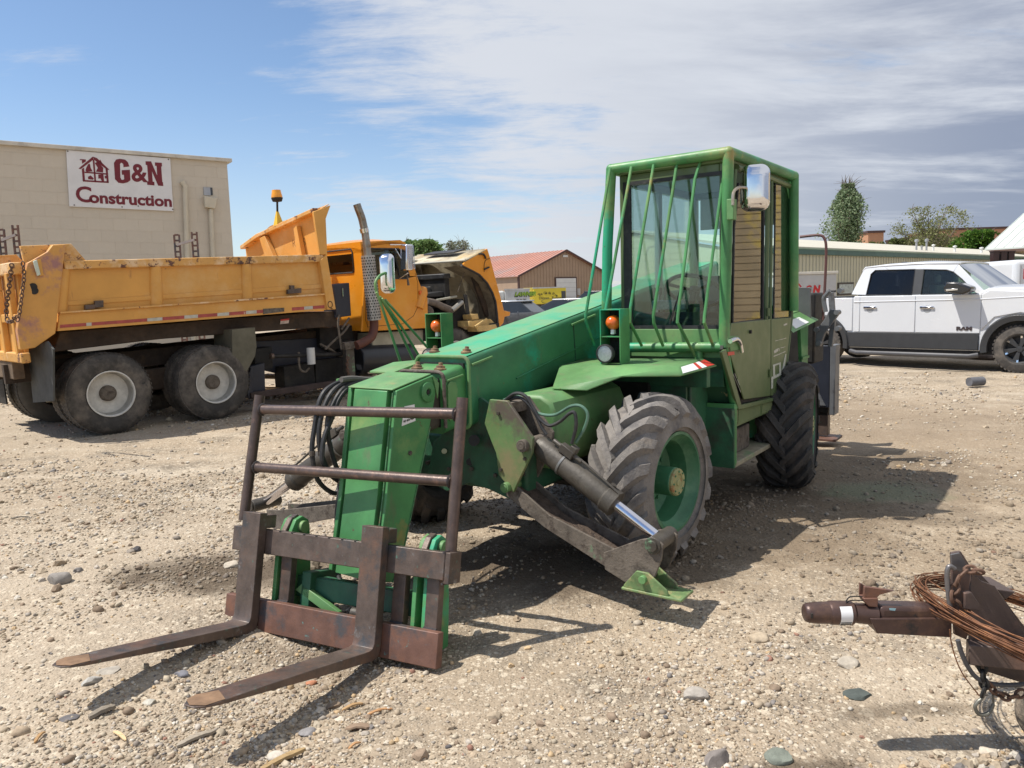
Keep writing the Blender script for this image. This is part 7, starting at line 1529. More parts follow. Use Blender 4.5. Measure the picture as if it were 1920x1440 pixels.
q = (-3.856,60,5.903)
tree('bare_tree', 'pale half-bare tree between the green tree and the open hood', (q[0], 60, 0), q[2], dome(2.3, 0.2), 4500, 0.08, ((0.13, 0.14, 0.08), (0.26, 0.27, 0.18)), 0.16, 0.5, 44, 30, barkc=(0.25, 0.22, 0.19))

# ================================================================ trailer tongue with a coil of wire
TGB = mat('tongue_brown', (0.085, 0.05, 0.042), 0.38, 0.3, 0.25, 6, [((0.16, 0.09, 0.06), 8, 0.52, 0.66), ((0.03, 0.028, 0.03), 10, 0.58, 0.66)], (0.4, 60, 0.003))
PLT = mat('plate_brown', (0.10, 0.07, 0.06), 0.5, 0.2, 0.2, 4, [((0.17, 0.10, 0.075), 6, 0.52, 0.66)], (0.4, 70, 0.003))
TO = Vector((1.0, 2.5, 0))
TG = thing('trailer_tongue', 'brown trailer tongue with ball coupler and safety chains reaching in at the lower right edge', 'trailer', Matrix.Translation(TO))
def w2(L): return [Vector(p)-TO for p in L]
ax0, ax1 = w2([(0.966,2.5,0.505),(1.443,2.5,0.479)])
cc = w2([(0.966,2.5,0.505),(0.98,2.5,0.505),(1.007,2.5,0.504),(1.049,2.5,0.503),(1.055,2.5,0.502),(1.127,2.5,0.5),(1.134,2.5,0.5),(1.207,2.5,0.492)])
put('coupler_nose', G().tube([cc[0], cc[0]+Vector((0.004, 0, 0)), cc[1], cc[2], cc[3]], [0.022, 0.029, 0.033, 0.036, 0.037], 20), TGB, TG, angle=60)
put('coupler_slot', G().box((cc[1].x-0.003, -0.0372, cc[1].z-0.004), (cc[1].x+0.003, -0.030, cc[1].z+0.012)), BLACK, TG)
put('collar', G().tube([cc[3], cc[3]+Vector((0.006, 0, 0)), cc[5], cc[6]], [0.037, 0.040, 0.040, 0.033], 22), TGB, TG)
sa, sb = w2([(1.076,2.5,0.502),(1.116,2.5,0.5)])
g = G(); rr_ = []
for x in (sa.x, sb.x): rr_.append([(x, -0.0412*math.cos(R(a)), sa.z+0.0412*math.sin(R(a))) for a in range(-75, 60, 9)])
put('white_label', g.loft(rr_, cap=False, closed=False), DECAL, TG, angle=60)
for k, z in enumerate((-0.020, -0.0255, -0.030)): put('label_print', G().box((sa.x+0.002, -0.0412*math.cos(math.asin(z/0.0412))-0.0012, sa.z+z-0.001), (sb.x-0.002, -0.0412*math.cos(math.asin(z/0.0412)), sa.z+z+0.0012)), INK, TG)
tb = w2([(1.12,2.47,0.543),(1.21,2.47,0.531),(1.424,2.47,0.519),(1.453,2.47,0.46),(1.211,2.47,0.465),(1.121,2.47,0.478)])
put('tongue_tube', G().tube([cc[6], cc[7]], [0.033, 0.036], 20), TGB, TG)
put('tongue_beam', G().ext([tb[1], tb[2], tb[3], tb[4]], (0, 0.07, 0)), TGB, TG, 0.014, seg=3)
lc = w2([(1.174,2.46,0.495),(1.447,2.46,0.487),(1.449,2.46,0.42),(1.198,2.46,0.442)])
put('lower_channel', G().ext(lc, (0, 0.09, 0)), TGB, TG, 0.003)
jb = w2([(1.161,2.48,0.599),(1.213,2.48,0.59),(1.263,2.48,0.581),(1.213,2.48,0.568),(1.199,2.48,0.553),(1.16,2.48,0.554)])
put('bracket_fin', G().ext(jb, (0, 0.012, 0)).ext([p+Vector((0, 0.035, 0)) for p in jb[:1]+jb[3:]], (0, 0.008, 0)), REDST, TG, 0.002)
put('bracket_foot', G().ext(w2([(1.156,2.475,0.56),(1.206,2.475,0.559),(1.205,2.475,0.527),(1.176,2.475,0.53),(1.161,2.475,0.545)]), (0, 0.04, 0)), REDST, TG, 0.003)
put('trip_wire', G().tube(bez(w2([(1.104,2.49,0.544),(1.114,2.49,0.559),(1.137,2.49,0.562),(1.163,2.49,0.559)]), 5), 0.0022, 6).tube(bez(w2([(1.104,2.49,0.539),(1.122,2.49,0.548),(1.165,2.49,0.546)]), 5), 0.002, 6), BLACK, TG)
put('blue_paint_spot', G().ext(w2([(1.24,2.47,0.526),(1.263,2.47,0.524),(1.26,2.47,0.516),(1.242,2.47,0.519)]), (0, -0.0008, 0)), mat('pale_blue', (0.3, 0.5, 0.55), 0.5), TG)
mp = w2([(1.477,2.42,0.663),(1.511,2.42,0.633),(1.554,2.42,0.616),(1.591,2.42,0.558),(1.666,2.42,0.442),(1.674,2.42,0.274),(1.505,2.42,0.335),(1.48,2.42,0.402),(1.47,2.42,0.558)])
put('side_plate', G().ext(mp, (0, -0.010, 0)), PLT, TG, 0.002)
mb = w2([(1.531,2.6,0.618),(1.622,2.6,0.587),(1.705,2.6,0.496),(1.795,2.6,0.376),(1.803,2.6,0.197),(1.62,2.6,0.262)])
put('side_plate', G().ext(mb, (0, 0.010, 0)), PLT, TG, 0.002)
fp = w2([(1.472,2.52,0.692),(1.504,2.52,0.697),(1.539,2.52,0.643),(1.567,2.52,0.476),(1.534,2.52,0.382),(1.493,2.52,0.402),(1.48,2.52,0.555)])
put('front_gusset', G().ext(fp, (0, 0.012, 0)), PLT, TG, 0.002)
put('front_gusset', G().ext(w2([(1.424,2.44,0.715),(1.453,2.44,0.72),(1.483,2.44,0.67),(1.455,2.44,0.656),(1.43,2.44,0.668)]), (0, 0.008, 0)), mat('grey_edge', (0.16, 0.15, 0.15), 0.4, 0.4, 0.2, 6), TG, 0.001)
nt = w2([(1.437,2.4,0.607),(1.46,2.4,0.61),(1.487,2.4,0.57),(1.485,2.4,0.548),(1.441,2.4,0.553)])
put('bolt_block', G().ext(nt, (0, -0.02, 0)), PLT, TG, 0.003)
u0 = w2([(1.42,2.41,0.678),(1.402,2.41,0.687),(1.396,2.41,0.655),(1.407,2.41,0.564),(1.418,2.41,0.528)])
put('u_bolt', G().tube(bez(u0, 5), 0.008, 10), mat('grey_edge', (0, 0, 0)), TG)
put('a_frame_rail', G().bar((mp[4].x-0.2, -0.10, 0.40), (2.2, -0.70, 0.42), 0.05, 0.07), PLT, TG, 0.004)
put('cross_brace', G().ext(w2([(1.698,2.62,0.518),(1.764,2.62,0.506),(1.728,2.62,0.478)]), (0, 0.15, 0)), PLT, TG, 0.003)
hs = w2([(1.421,2.38,0.45),(1.433,2.38,0.41),(1.457,2.38,0.358),(1.49,2.38,0.317),(1.538,2.38,0.297),(1.608,2.38,0.291),(1.678,2.38,0.296)])
put('electric_cable', G().tube(bez(hs, 6), 0.0075, 10), mat('grey_cable', (0.07, 0.07, 0.075), 0.45), TG)
chain('safety_chain', [Vector(p) for p in w2([(1.49,2.4,0.67),(1.462,2.4,0.678),(1.432,2.4,0.654),(1.42,2.4,0.622),(1.41,2.4,0.59),(1.427,2.4,0.559)])], 0.0055, 0.030, TG, CHAINR)
chain('safety_chain', [Vector(p) for p in w2([(1.524,2.38,0.297),(1.553,2.38,0.267),(1.584,2.38,0.25),(1.619,2.38,0.252),(1.653,2.38,0.275)])], 0.005, 0.028, TG, CHAINR)
chain('safety_chain', [Vector(p) for p in w2([(1.505,2.38,0.353),(1.509,2.38,0.32),(1.514,2.38,0.283),(1.508,2.38,0.259)])], 0.006, 0.030, TG, BLACK)
hk = w2([(1.512,2.38,0.302),(1.51,2.38,0.256),(1.494,2.38,0.236),(1.486,2.38,0.218),(1.5,2.38,0.193),(1.528,2.38,0.194),(1.545,2.38,0.223),(1.543,2.38,0.258)])
put('hook', G().tube(bez(hk, 5), [0.005]*8+[0.006]*10+[0.0065]*8+[0.0055]*5+[0.0035]*5, 10), mat('hook_grey', (0.16, 0.155, 0.13), 0.45, 0.4, 0.2, 20), TG)
wheel_c = Vector((1.835, 2.47, 0.135))-TO
g = G().lathe([(0.07, 0.045), (0.10, 0.052), (0.125, 0.04), (0.135, 0.015), (0.135, -0.015), (0.125, -0.04), (0.10, -0.052), (0.07, -0.045)], wheel_c, (0.25, 1, 0), 32)
put('jack_wheel', g, mat('mud_tyre', (0.12, 0.10, 0.08), 0.95, 0, 0.3, 12, [((0.25, 0.2, 0.15), 10, 0.5, 0.6)], (1, 40, 0.01)), TG, angle=60)
put('jack_post', G().cyl((wheel_c.x, wheel_c.y, 0.1), (wheel_c.x+0.02, wheel_c.y, 0.5), 0.03, 14), TGB, TG)
# rusty wire coil hung over the plates
wr = mat('rusty_wire', (0.19, 0.082, 0.040), 0.6, 0.3, 0.3, 30, [((0.34, 0.15, 0.06), 25, 0.52, 0.66), ((0.10, 0.05, 0.035), 18, 0.58, 0.66)])
Pl, Pf, Pb = Vector((1.404, 2.5, 0.55)), Vector((1.459+0.36, 2.12, 0.534-0.16)), Vector((1.969-0.10, 2.88, 0.429+0.10))
WC = thing('wire_coil', 'rusty orange-brown coil of wire looped over the trailer tongue', 'wire coil', Matrix.Translation((1.76, 2.5, 0.43)))
cen = Vector((1.76, 2.5, 0.45)); U_ = Pl-cen; V_ = (Vector((1.486,2.16,0.514))-Vector((1.942,2.84,0.443)))*0.5; V_ = Vector((0.0, V_.y*1.08, V_.z-0.030))
rnd = random.Random(4); org = Vector((1.76, 2.5, 0.43))
for k in range(34):
    sc = 1+rnd.gauss(0, 0.03); dz = rnd.gauss(0, 0.012)-0.022*(k % 3 == 0); ph = rnd.random()*6; dx = rnd.gauss(0, 0.010)
    pts = []
    for i in range(48):
        a = 2*math.pi*i/48
        pts.append(cen-org+Vector((0, 0, -0.012))+U_*math.cos(a)*sc+V_*math.sin(a)*sc+Vector((dx, 0, dz+0.010*math.sin(2*a+ph)+0.006*math.sin(5*a+ph*2)-0.028*(rnd.random()*0.1+((k*7) % 10)/10*1.6)*max(0, math.sin(a)))))
    put('wire_loop', G().tube(pts, 0.0021, 5, closed=True), wr, WC)
we = [Vector(p)-org for p in [(1.37,2.34,0.506),(1.377,2.34,0.461),(1.393,2.34,0.407),(1.419,2.34,0.352),(1.473,2.34,0.279)]]
put('loose_end', G().tube(bez(we, 8), 0.0021, 5), wr, WC)

# ================================================================ ground
def vnoise(x, y, seed):
    xi = np.floor(x).astype(np.int64); yi = np.floor(y).astype(np.int64); fx = x-xi; fy = y-yi; fx = fx*fx*(3-2*fx); fy = fy*fy*(3-2*fy)
    def h(a, b):
        n = (a*374761393+b*668265263+seed*1442695041) & 0x7fffffff; n = ((n ^ (n >> 13))*1274126177) & 0x7fffffff; return ((n ^ (n >> 16)) & 0xffff)/65535.0
    return (h(xi, yi)*(1-fx)+h(xi+1, yi)*fx)*(1-fy)+(h(xi, yi+1)*(1-fx)+h(xi+1, yi+1)*fx)*fy
def hgt(x, y):
    r = np.hypot(x, y-1); near = 1/(1+(r/14)**2)
    z = (vnoise(x/1.7+9, y/1.7, 1)-0.5)*0.050+(vnoise(x/0.55, y/0.55, 2)-0.5)*0.026+((vnoise(x/0.19, y/0.19, 3)-0.5)*0.014+(vnoise(x/0.075, y/0.075, 4)-0.5)*0.010)*near
    z = z+(vnoise((x*0.62+y*0.79)/3.2+3, (-x*0.79+y*0.62)/0.42, 6)-0.5)*0.034*np.clip((y-2.2)/2, 0, 1)*near
    z = z+(vnoise(x/9, y/9, 5)-0.5)*0.05*np.clip((r-6)/10, 0, 1)
    z = z-0.075*np.exp(-(((x+0.95)**2+(y-3.45)**2)/0.42))   # hollow under the fork carriage
    for cx, cy in ((0.82, 4.50), (2.38, 6.22), (-0.64, 5.54), (0.65, 7.3), (-5.1, 9.8), (-4.1, 10.7), (1.8, 2.47), (8.86, 13.4)):
        w = np.exp(-(((x-cx)**2+(y-cy)**2)/0.35)); z = z*(1-w)+0.006*w
    return z-0.008
def axis(a, b, step, lo, hi, gr):
    v = list(np.arange(a, b, step)); s = step; c = a
    while c > lo: s = min(s*gr, 40); c -= s; v.insert(0, c)
    s = step; c = b
    while c < hi: c += s; v.append(c); s = min(s*gr, 40)
    return np.array(v)
X = axis(-3.4, 3.6, 0.028, -500, 500, 1.035); Y = axis(1.7, 8.0, 0.028, -60, 1200, 1.028)
XX, YY = np.meshgrid(X, Y); ZZ = hgt(XX, YY); nx, ny = len(X), len(Y)
me = bpy.data.meshes.new('ground'); co = np.stack([XX, YY, ZZ], -1).reshape(-1, 3); me.vertices.add(len(co)); me.vertices.foreach_set('co', co.ravel())
I = np.arange(nx*ny).reshape(ny, nx); Q = np.stack([I[:-1, :-1], I[:-1, 1:], I[1:, 1:], I[1:, :-1]], -1).reshape(-1, 4); nf = len(Q)
me.loops.add(nf*4); me.loops.foreach_set('vertex_index', Q.ravel().astype(np.int32)); me.polygons.add(nf); me.polygons.foreach_set('loop_start', np.arange(0, nf*4, 4)); me.polygons.foreach_set('loop_total', np.full(nf, 4))
me.update(); me.polygons.foreach_set('use_smooth', np.ones(nf, bool))
def groundmat():
    m = bpy.data.materials.new('gravel_dirt'); m.use_nodes = True; t = m.node_tree; n = t.nodes; L = t.links; b = n['Principled BSDF']; b.inputs['Roughness'].default_value = 0.95; b.inputs['Specular IOR Level'].default_value = 0.15
    tc = n.new(nd('TexCoord'))
    def noise(scale, d=6, r=0.6, st=(1, 1, 1), rz=0):
        mp = n.new(nd('Mapping')); mp.inputs['Scale'].default_value = st; mp.inputs['Rotation'].default_value = (0, 0, rz); L.new(tc.outputs['Object'], mp.inputs[0]); x = n.new(nd('TexNoise')); L.new(mp.outputs[0], x.inputs['Vector']); x.inputs['Scale'].default_value = scale; x.inputs['Detail'].default_value = d; x.inputs['Roughness'].default_value = r; return x.outputs['Fac']
    def rp(v, a, c, o0=0.0, o1=1.0):
        x = n.new(nd('MapRange')); L.new(v, x.inputs[0]); x.inputs[1].default_value = a; x.inputs[2].default_value = c; x.inputs[3].default_value = o0; x.inputs[4].default_value = o1; return x.outputs[0]
    def mixc(f, a, c, mode='MIX'):
        x = n.new(nd('Mix')); x.data_type = 'RGBA'; x.blend_type = mode
        if isinstance(f, (int, float)): x.inputs[0].default_value = f
        else: L.new(f, x.inputs[0])
        for i, v in ((6, a), (7, c)):
            if isinstance(v, tuple): x.inputs[i].default_value = (*v, 1)
            else: L.new(v, x.inputs[i])
        return x.outputs[2]
    def mul(a, c):
        x = n.new(nd('Math')); x.operation = 'MULTIPLY'; L.new(a, x.inputs[0])
        if isinstance(c, (int, float)): x.inputs[1].default_value = c
        else: L.new(c, x.inputs[1])
        return x.outputs[0]
    def vor(scale, feat='F1'):
        x = n.new(nd('TexVoronoi')); x.feature = feat; x.inputs['Scale'].default_value = scale; L.new(tc.outputs['Object'], x.inputs['Vector']); return x
    c = mixc(rp(noise(0.55, 7, 0.62), 0.36, 0.66), (0.385, 0.31, 0.225), (0.30, 0.24, 0.172))
    c = mixc(rp(noise(0.8, 6, 0.6, (0.35, 1.6, 1), 0.67), 0.52, 0.64), c, (0.45, 0.38, 0.29))
    c = mixc(rp(noise(1.9, 8, 0.7), 0.50, 0.66), c, (0.215, 0.178, 0.135))
    c = mixc(rp(noise(0.23, 5, 0.6, (1, 1, 1), 0.4), 0.5, 0.7), c, (0.44, 0.365, 0.275))
    # pale crushed-stone specks at two sizes
    for sc, amt, lo in ((38, 0.75, 0.55), (90, 0.6, 0.5), (16, 0.55, 0.74)):
        v = vor(sc); sp = n.new(nd('SeparateColor')); L.new(v.outputs['Color'], sp.inputs[0])
        msk = mul(rp(sp.outputs[0], lo, lo+0.05), rp(v.outputs['Distance'], 0.42, 0.30)); msk = mul(msk, amt)
        pc = mixc(sp.outputs[1], (0.60, 0.53, 0.42), (0.24, 0.20, 0.16)); pc = mixc(rp(sp.outputs[2], 0.3, 0.5), pc, (0.60, 0.52, 0.40)); c = mixc(msk, c, pc)
    # damp dark patches of soil by the forks and foreground; around the machine they also paint its shadow darker
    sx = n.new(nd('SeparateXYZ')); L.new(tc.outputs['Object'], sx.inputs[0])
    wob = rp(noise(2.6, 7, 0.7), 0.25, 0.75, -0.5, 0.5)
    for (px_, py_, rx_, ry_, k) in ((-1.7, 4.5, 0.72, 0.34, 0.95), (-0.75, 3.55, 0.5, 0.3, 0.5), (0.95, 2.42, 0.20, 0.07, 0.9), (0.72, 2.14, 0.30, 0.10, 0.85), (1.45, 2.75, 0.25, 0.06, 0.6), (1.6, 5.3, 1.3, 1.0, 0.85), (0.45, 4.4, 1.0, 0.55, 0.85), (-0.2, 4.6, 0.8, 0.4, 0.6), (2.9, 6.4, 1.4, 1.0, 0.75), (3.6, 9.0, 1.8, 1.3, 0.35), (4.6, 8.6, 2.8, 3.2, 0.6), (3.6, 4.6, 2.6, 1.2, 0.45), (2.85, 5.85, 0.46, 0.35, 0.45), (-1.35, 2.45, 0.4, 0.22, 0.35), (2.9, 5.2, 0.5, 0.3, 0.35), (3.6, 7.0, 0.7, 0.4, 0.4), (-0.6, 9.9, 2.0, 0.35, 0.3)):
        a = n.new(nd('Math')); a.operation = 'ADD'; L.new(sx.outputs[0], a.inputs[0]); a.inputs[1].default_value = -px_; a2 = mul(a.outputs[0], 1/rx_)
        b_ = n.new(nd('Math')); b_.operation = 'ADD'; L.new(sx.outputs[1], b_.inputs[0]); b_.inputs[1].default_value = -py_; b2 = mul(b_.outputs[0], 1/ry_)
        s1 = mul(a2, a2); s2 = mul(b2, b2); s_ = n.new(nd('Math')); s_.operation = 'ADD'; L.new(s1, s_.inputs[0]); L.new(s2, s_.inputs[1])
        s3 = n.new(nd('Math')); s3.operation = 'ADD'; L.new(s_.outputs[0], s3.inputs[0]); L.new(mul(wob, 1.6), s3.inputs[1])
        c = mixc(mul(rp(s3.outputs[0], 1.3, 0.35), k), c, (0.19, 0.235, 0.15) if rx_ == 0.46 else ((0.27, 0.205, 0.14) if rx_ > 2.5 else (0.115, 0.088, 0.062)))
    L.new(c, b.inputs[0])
    v1 = vor(30); v2 = vor(75); hh = n.new(nd('Math')); hh.operation = 'ADD'; L.new(rp(v1.outputs['Distance'], 0.5, 0.0), hh.inputs[0]); L.new(rp(v2.outputs['Distance'], 0.5, 0.0, 0, 0.6), hh.inputs[1])
    h2 = n.new(nd('Math')); h2.operation = 'ADD'; L.new(hh.outputs[0], h2.inputs[0]); L.new(noise(12, 8, 0.7), h2.inputs[1])
    bp = n.new(nd('Bump')); bp.inputs['Strength'].default_value = 0.75; bp.inputs['Distance'].default_value = 0.012; L.new(h2.outputs[0], bp.inputs['Height']); L.new(bp.outputs[0], b.inputs['Normal'])
    return m
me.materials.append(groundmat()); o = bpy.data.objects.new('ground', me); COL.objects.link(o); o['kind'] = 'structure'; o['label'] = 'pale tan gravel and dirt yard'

# ---- loose stones
def ico(sub=0):
    t = (1+5**0.5)/2
    v = np.array([(-1,t,0),(1,t,0),(-1,-t,0),(1,-t,0),(0,-1,t),(0,1,t),(0,-1,-t),(0,1,-t),(t,0,-1),(t,0,1),(-t,0,-1),(-t,0,1)], float); v /= np.linalg.norm(v[0])
    f = [(0,11,5),(0,5,1),(0,1,7),(0,7,10),(0,10,11),(1,5,9),(5,11,4),(11,10,2),(10,7,6),(7,1,8),(3,9,4),(3,4,2),(3,2,6),(3,6,8),(3,8,9),(4,9,5),(2,4,11),(6,2,10),(8,6,7),(9,8,1)]
    for _ in range(sub):
        v = [tuple(q) for q in v]; mid = {}; nf_ = []
        def md(a, b):
            k = (min(a, b), max(a, b))
            if k not in mid: q = (np.array(v[a])+np.array(v[b]))/2; q /= np.linalg.norm(q); v.append(tuple(q)); mid[k] = len(v)-1
            return mid[k]
        for a, b, c in f: d, e, g_ = md(a, b), md(b, c), md(c, a); nf_ += [(a, d, g_), (b, e, d), (c, g_, e), (d, e, g_)]
        f = nf_; v = np.array(v)
    return np.array(v), np.array(f)
PAL = np.array([(0.47,0.40,0.30),(0.42,0.34,0.245),(0.54,0.47,0.375),(0.37,0.29,0.205),(0.28,0.24,0.20),(0.43,0.38,0.32),(0.28,0.21,0.15),(0.47,0.34,0.20),(0.33,0.18,0.13),(0.14,0.13,0.13),(0.22,0.20,0.185),(0.58,0.53,0.45)])
PW = np.array([20,20,12,18,7,9,9,4,0.6,0.5,3,5], float); PW /= PW.sum()
def stones(name, label, x, y, s, sub=0, pal=None, sink=0.25, flat=(0.45, 0.95)):
    N = len(x); v0, f0 = ico(sub); nv = len(v0)
    ax = np.stack([rng.uniform(0.7, 1.3, N), rng.uniform(0.7, 1.2, N), rng.uniform(flat[0], flat[1], N)], -1)
    jit = 1+rng.normal(0, 0.20 if not sub else 0.15, (N, nv, 1)); P = v0[None]*jit*ax[:, None, :]
    # random yaw and slight tilt
    a = rng.uniform(0, 2*np.pi, N); tl = rng.normal(0, 0.35, N); ca, sa = np.cos(a)[:, None], np.sin(a)[:, None]; ct_, st_ = np.cos(tl)[:, None], np.sin(tl)[:, None]
    px_, py_, pz_ = P[..., 0], P[..., 1], P[..., 2]; py2 = py_*ct_-pz_*st_; pz2 = py_*st_+pz_*ct_; X_ = px_*ca-py2*sa; Y_ = px_*sa+py2*ca
    P = np.stack([X_, Y_, pz2], -1)*s[:, None, None]; base = np.stack([x, y, hgt(x, y)+s*ax[:, 2]*(0.5-sink)], -1); P += base[:, None, :]
    F = f0[None]+np.arange(N)[:, None, None]*nv
    me = bpy.data.meshes.new(name); me.vertices.add(N*nv); me.vertices.foreach_set('co', P.ravel()); nf_ = N*len(f0); me.loops.add(nf_*3); me.loops.foreach_set('vertex_index', F.ravel().astype(np.int32))
    me.polygons.add(nf_); me.polygons.foreach_set('loop_start', np.arange(0, nf_*3, 3)); me.polygons.foreach_set('loop_total', np.full(nf_, 3)); me.update()
    if sub: me.polygons.foreach_set('use_smooth', np.ones(nf_, bool)); me.set_sharp_from_angle(angle=R(24))
    idx = rng.choice(len(PAL), N, p=pal if pal is not None else PW); col = PAL[idx]*rng.uniform(0.8, 1.12, (N, 1))
    dm = np.clip(1.3-np.hypot((x-1.7)/1.9, (y-5.4)/1.7), 0, 1)+np.clip(1.2-np.hypot((x+1.7)/0.8, (y-4.5)/0.4), 0, 1); dm = np.clip(dm*1.5, 0, 0.6)[:, None]; col = col*(1-dm)+np.array([[0.15, 0.115, 0.082]])*dm; col = np.concatenate([np.repeat(col, nv, 0), np.ones((N*nv, 1))], 1)  # stones take the soil's darkening, damp by the forks, painted shade by the machine
    at_ = me.color_attributes.new('tint', 'FLOAT_COLOR', 'POINT'); at_.data.foreach_set('color', col.ravel())
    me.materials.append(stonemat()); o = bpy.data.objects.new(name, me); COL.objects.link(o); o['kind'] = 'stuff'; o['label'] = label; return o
def stonemat():
    if 'stone' in MATS: return MATS['stone']
    m = bpy.data.materials.new('stone'); m.use_nodes = True; t = m.node_tree; n = t.nodes; L = t.links; b = n['Principled BSDF']; b.inputs['Roughness'].default_value = 0.9; b.inputs['Specular IOR Level'].default_value = 0.2
    a = n.new(nd('VertexColor')); a.layer_name = 'tint'; tc = n.new(nd('TexCoord')); x = n.new(nd('TexNoise')); x.inputs['Scale'].default_value = 70; x.inputs['Detail'].default_value = 4; L.new(tc.outputs['Object'], x.inputs[0])
    r_ = n.new(nd('MapRange')); L.new(x.outputs['Fac'], r_.inputs[0]); r_.inputs[1].default_value = 0.3; r_.inputs[2].default_value = 0.7; r_.inputs[3].default_value = 0.78; r_.inputs[4].default_value = 1.15
    mx = n.new(nd('Mix')); mx.data_type = 'RGBA'; mx.blend_type = 'MULTIPLY'; mx.inputs[0].default_value = 1; L.new(a.outputs[0], mx.inputs[6]); L.new(r_.outputs[0], mx.inputs[7]); L.new(mx.outputs[2], b.inputs[0])
    MATS['stone'] = m; return m
def scatter(N, r0, r1, dens=None, az0=-40, az1=40):
    r = r0*(r1/r0)**rng.random(N); a = np.radians(rng.uniform(az0, az1, N)); x = r*np.sin(a); y = r*np.cos(a)
    if dens is not None:
        k = rng.random(N) < dens(x, y); x, y, r = x[k], y[k], r[k]
    return x, y, r
clump2 = lambda x, y: np.clip((vnoise(x/0.9+13, y/0.9, 41)-0.45)*3.5, 0.04, 1)*np.where((np.hypot(x-1.2, (y-5.2)*0.8) < 2.2), 0.4, 1.0)
def track(x, y):
    u = x*0.62+y*0.79; v = -x*0.79+y*0.62
    return np.clip((vnoise(u/2.6+7, v/0.55, 51)*0.55+vnoise(x/1.3, y/1.3, 52)*0.6-0.38)*2.6, 0.05, 1)
clump = lambda x, y: np.clip((vnoise(x/0.7+3, y/0.7, 21)*0.6+vnoise(x/0.22, y/0.22, 22)*0.5-0.28)*2.0, 0.06, 1)*track(x, y)
x, y, r = scatter(170000, 1.75, 16, clump); s = np.exp(rng.normal(math.log(0.0043), 0.45, len(x)))*(0.75+r*0.16)
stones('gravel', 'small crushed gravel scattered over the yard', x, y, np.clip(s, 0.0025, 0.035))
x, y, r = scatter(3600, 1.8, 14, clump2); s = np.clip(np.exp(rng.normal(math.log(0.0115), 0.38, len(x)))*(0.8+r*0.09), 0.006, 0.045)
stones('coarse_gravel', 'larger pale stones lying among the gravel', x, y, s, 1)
# heaped stones along the bottom edge of the view
hp = lambda x, y: np.clip(1.1-(y-1.93-0.12*vnoise(x/0.3, x*0+5, 31)-0.20*np.clip(x+0.1, 0, 1.6)**0.8)/0.20, 0, 1)*(0.35+0.65*(x > -0.15))*(x > -0.8)
N = 26000; x = rng.uniform(-0.9, 2.3, N); y = rng.uniform(1.6, 2.75, N); k = rng.random(N) < hp(x, y)*0.85; x, y = x[k], y[k]
s = np.clip(np.exp(rng.normal(math.log(0.0105), 0.38, len(x))), 0.004, 0.028)
w2_ = np.array([16,14,14,12,10,12,7,9,1,1.5,5,5], float); w2_ /= w2_.sum()
stones('stone_drift', 'drift of rounded grey and yellow stones along the bottom of the view', x, y, s, 1, w2_, 0.2, (0.6, 1.0))

# ---- single rocks and scraps one can point at
def rock(name, label, px, s, col, flat=0.6, seed=0, yaw=0.0, long=1.3):
    v0, f0 = ico(2); r2 = np.random.default_rng(seed); P = v0.copy()
    for _ in range(9):
        d = r2.normal(0, 1, 3); d /= np.linalg.norm(d); c0 = r2.uniform(0.55, 0.9); pr = P@d; P = P-np.outer(np.clip(pr-c0, 0, None), d)
    P += r2.normal(0, 0.012, P.shape); P = P*np.array([long, 1, flat])*s; ca, sa = math.cos(yaw), math.sin(yaw); P = np.stack([P[:, 0]*ca-P[:, 1]*sa, P[:, 0]*sa+P[:, 1]*ca, P[:, 2]], -1)
    g = G(); g.v = [tuple(q) for q in P]; g.f = [tuple(int(i) for i in q) for q in f0]
    z = float(hgt(np.array([px[0]]), np.array([px[1]]))[0]); o = put(name, g, mat('rock_%d_%d_%d' % tuple(int(c*100) for c in col), col, 0.92, 0, 0.2, 22, [], (0.6, 60, 0.004)), angle=40); o.location = (px[0], px[1], z+s*flat*0.22); return o
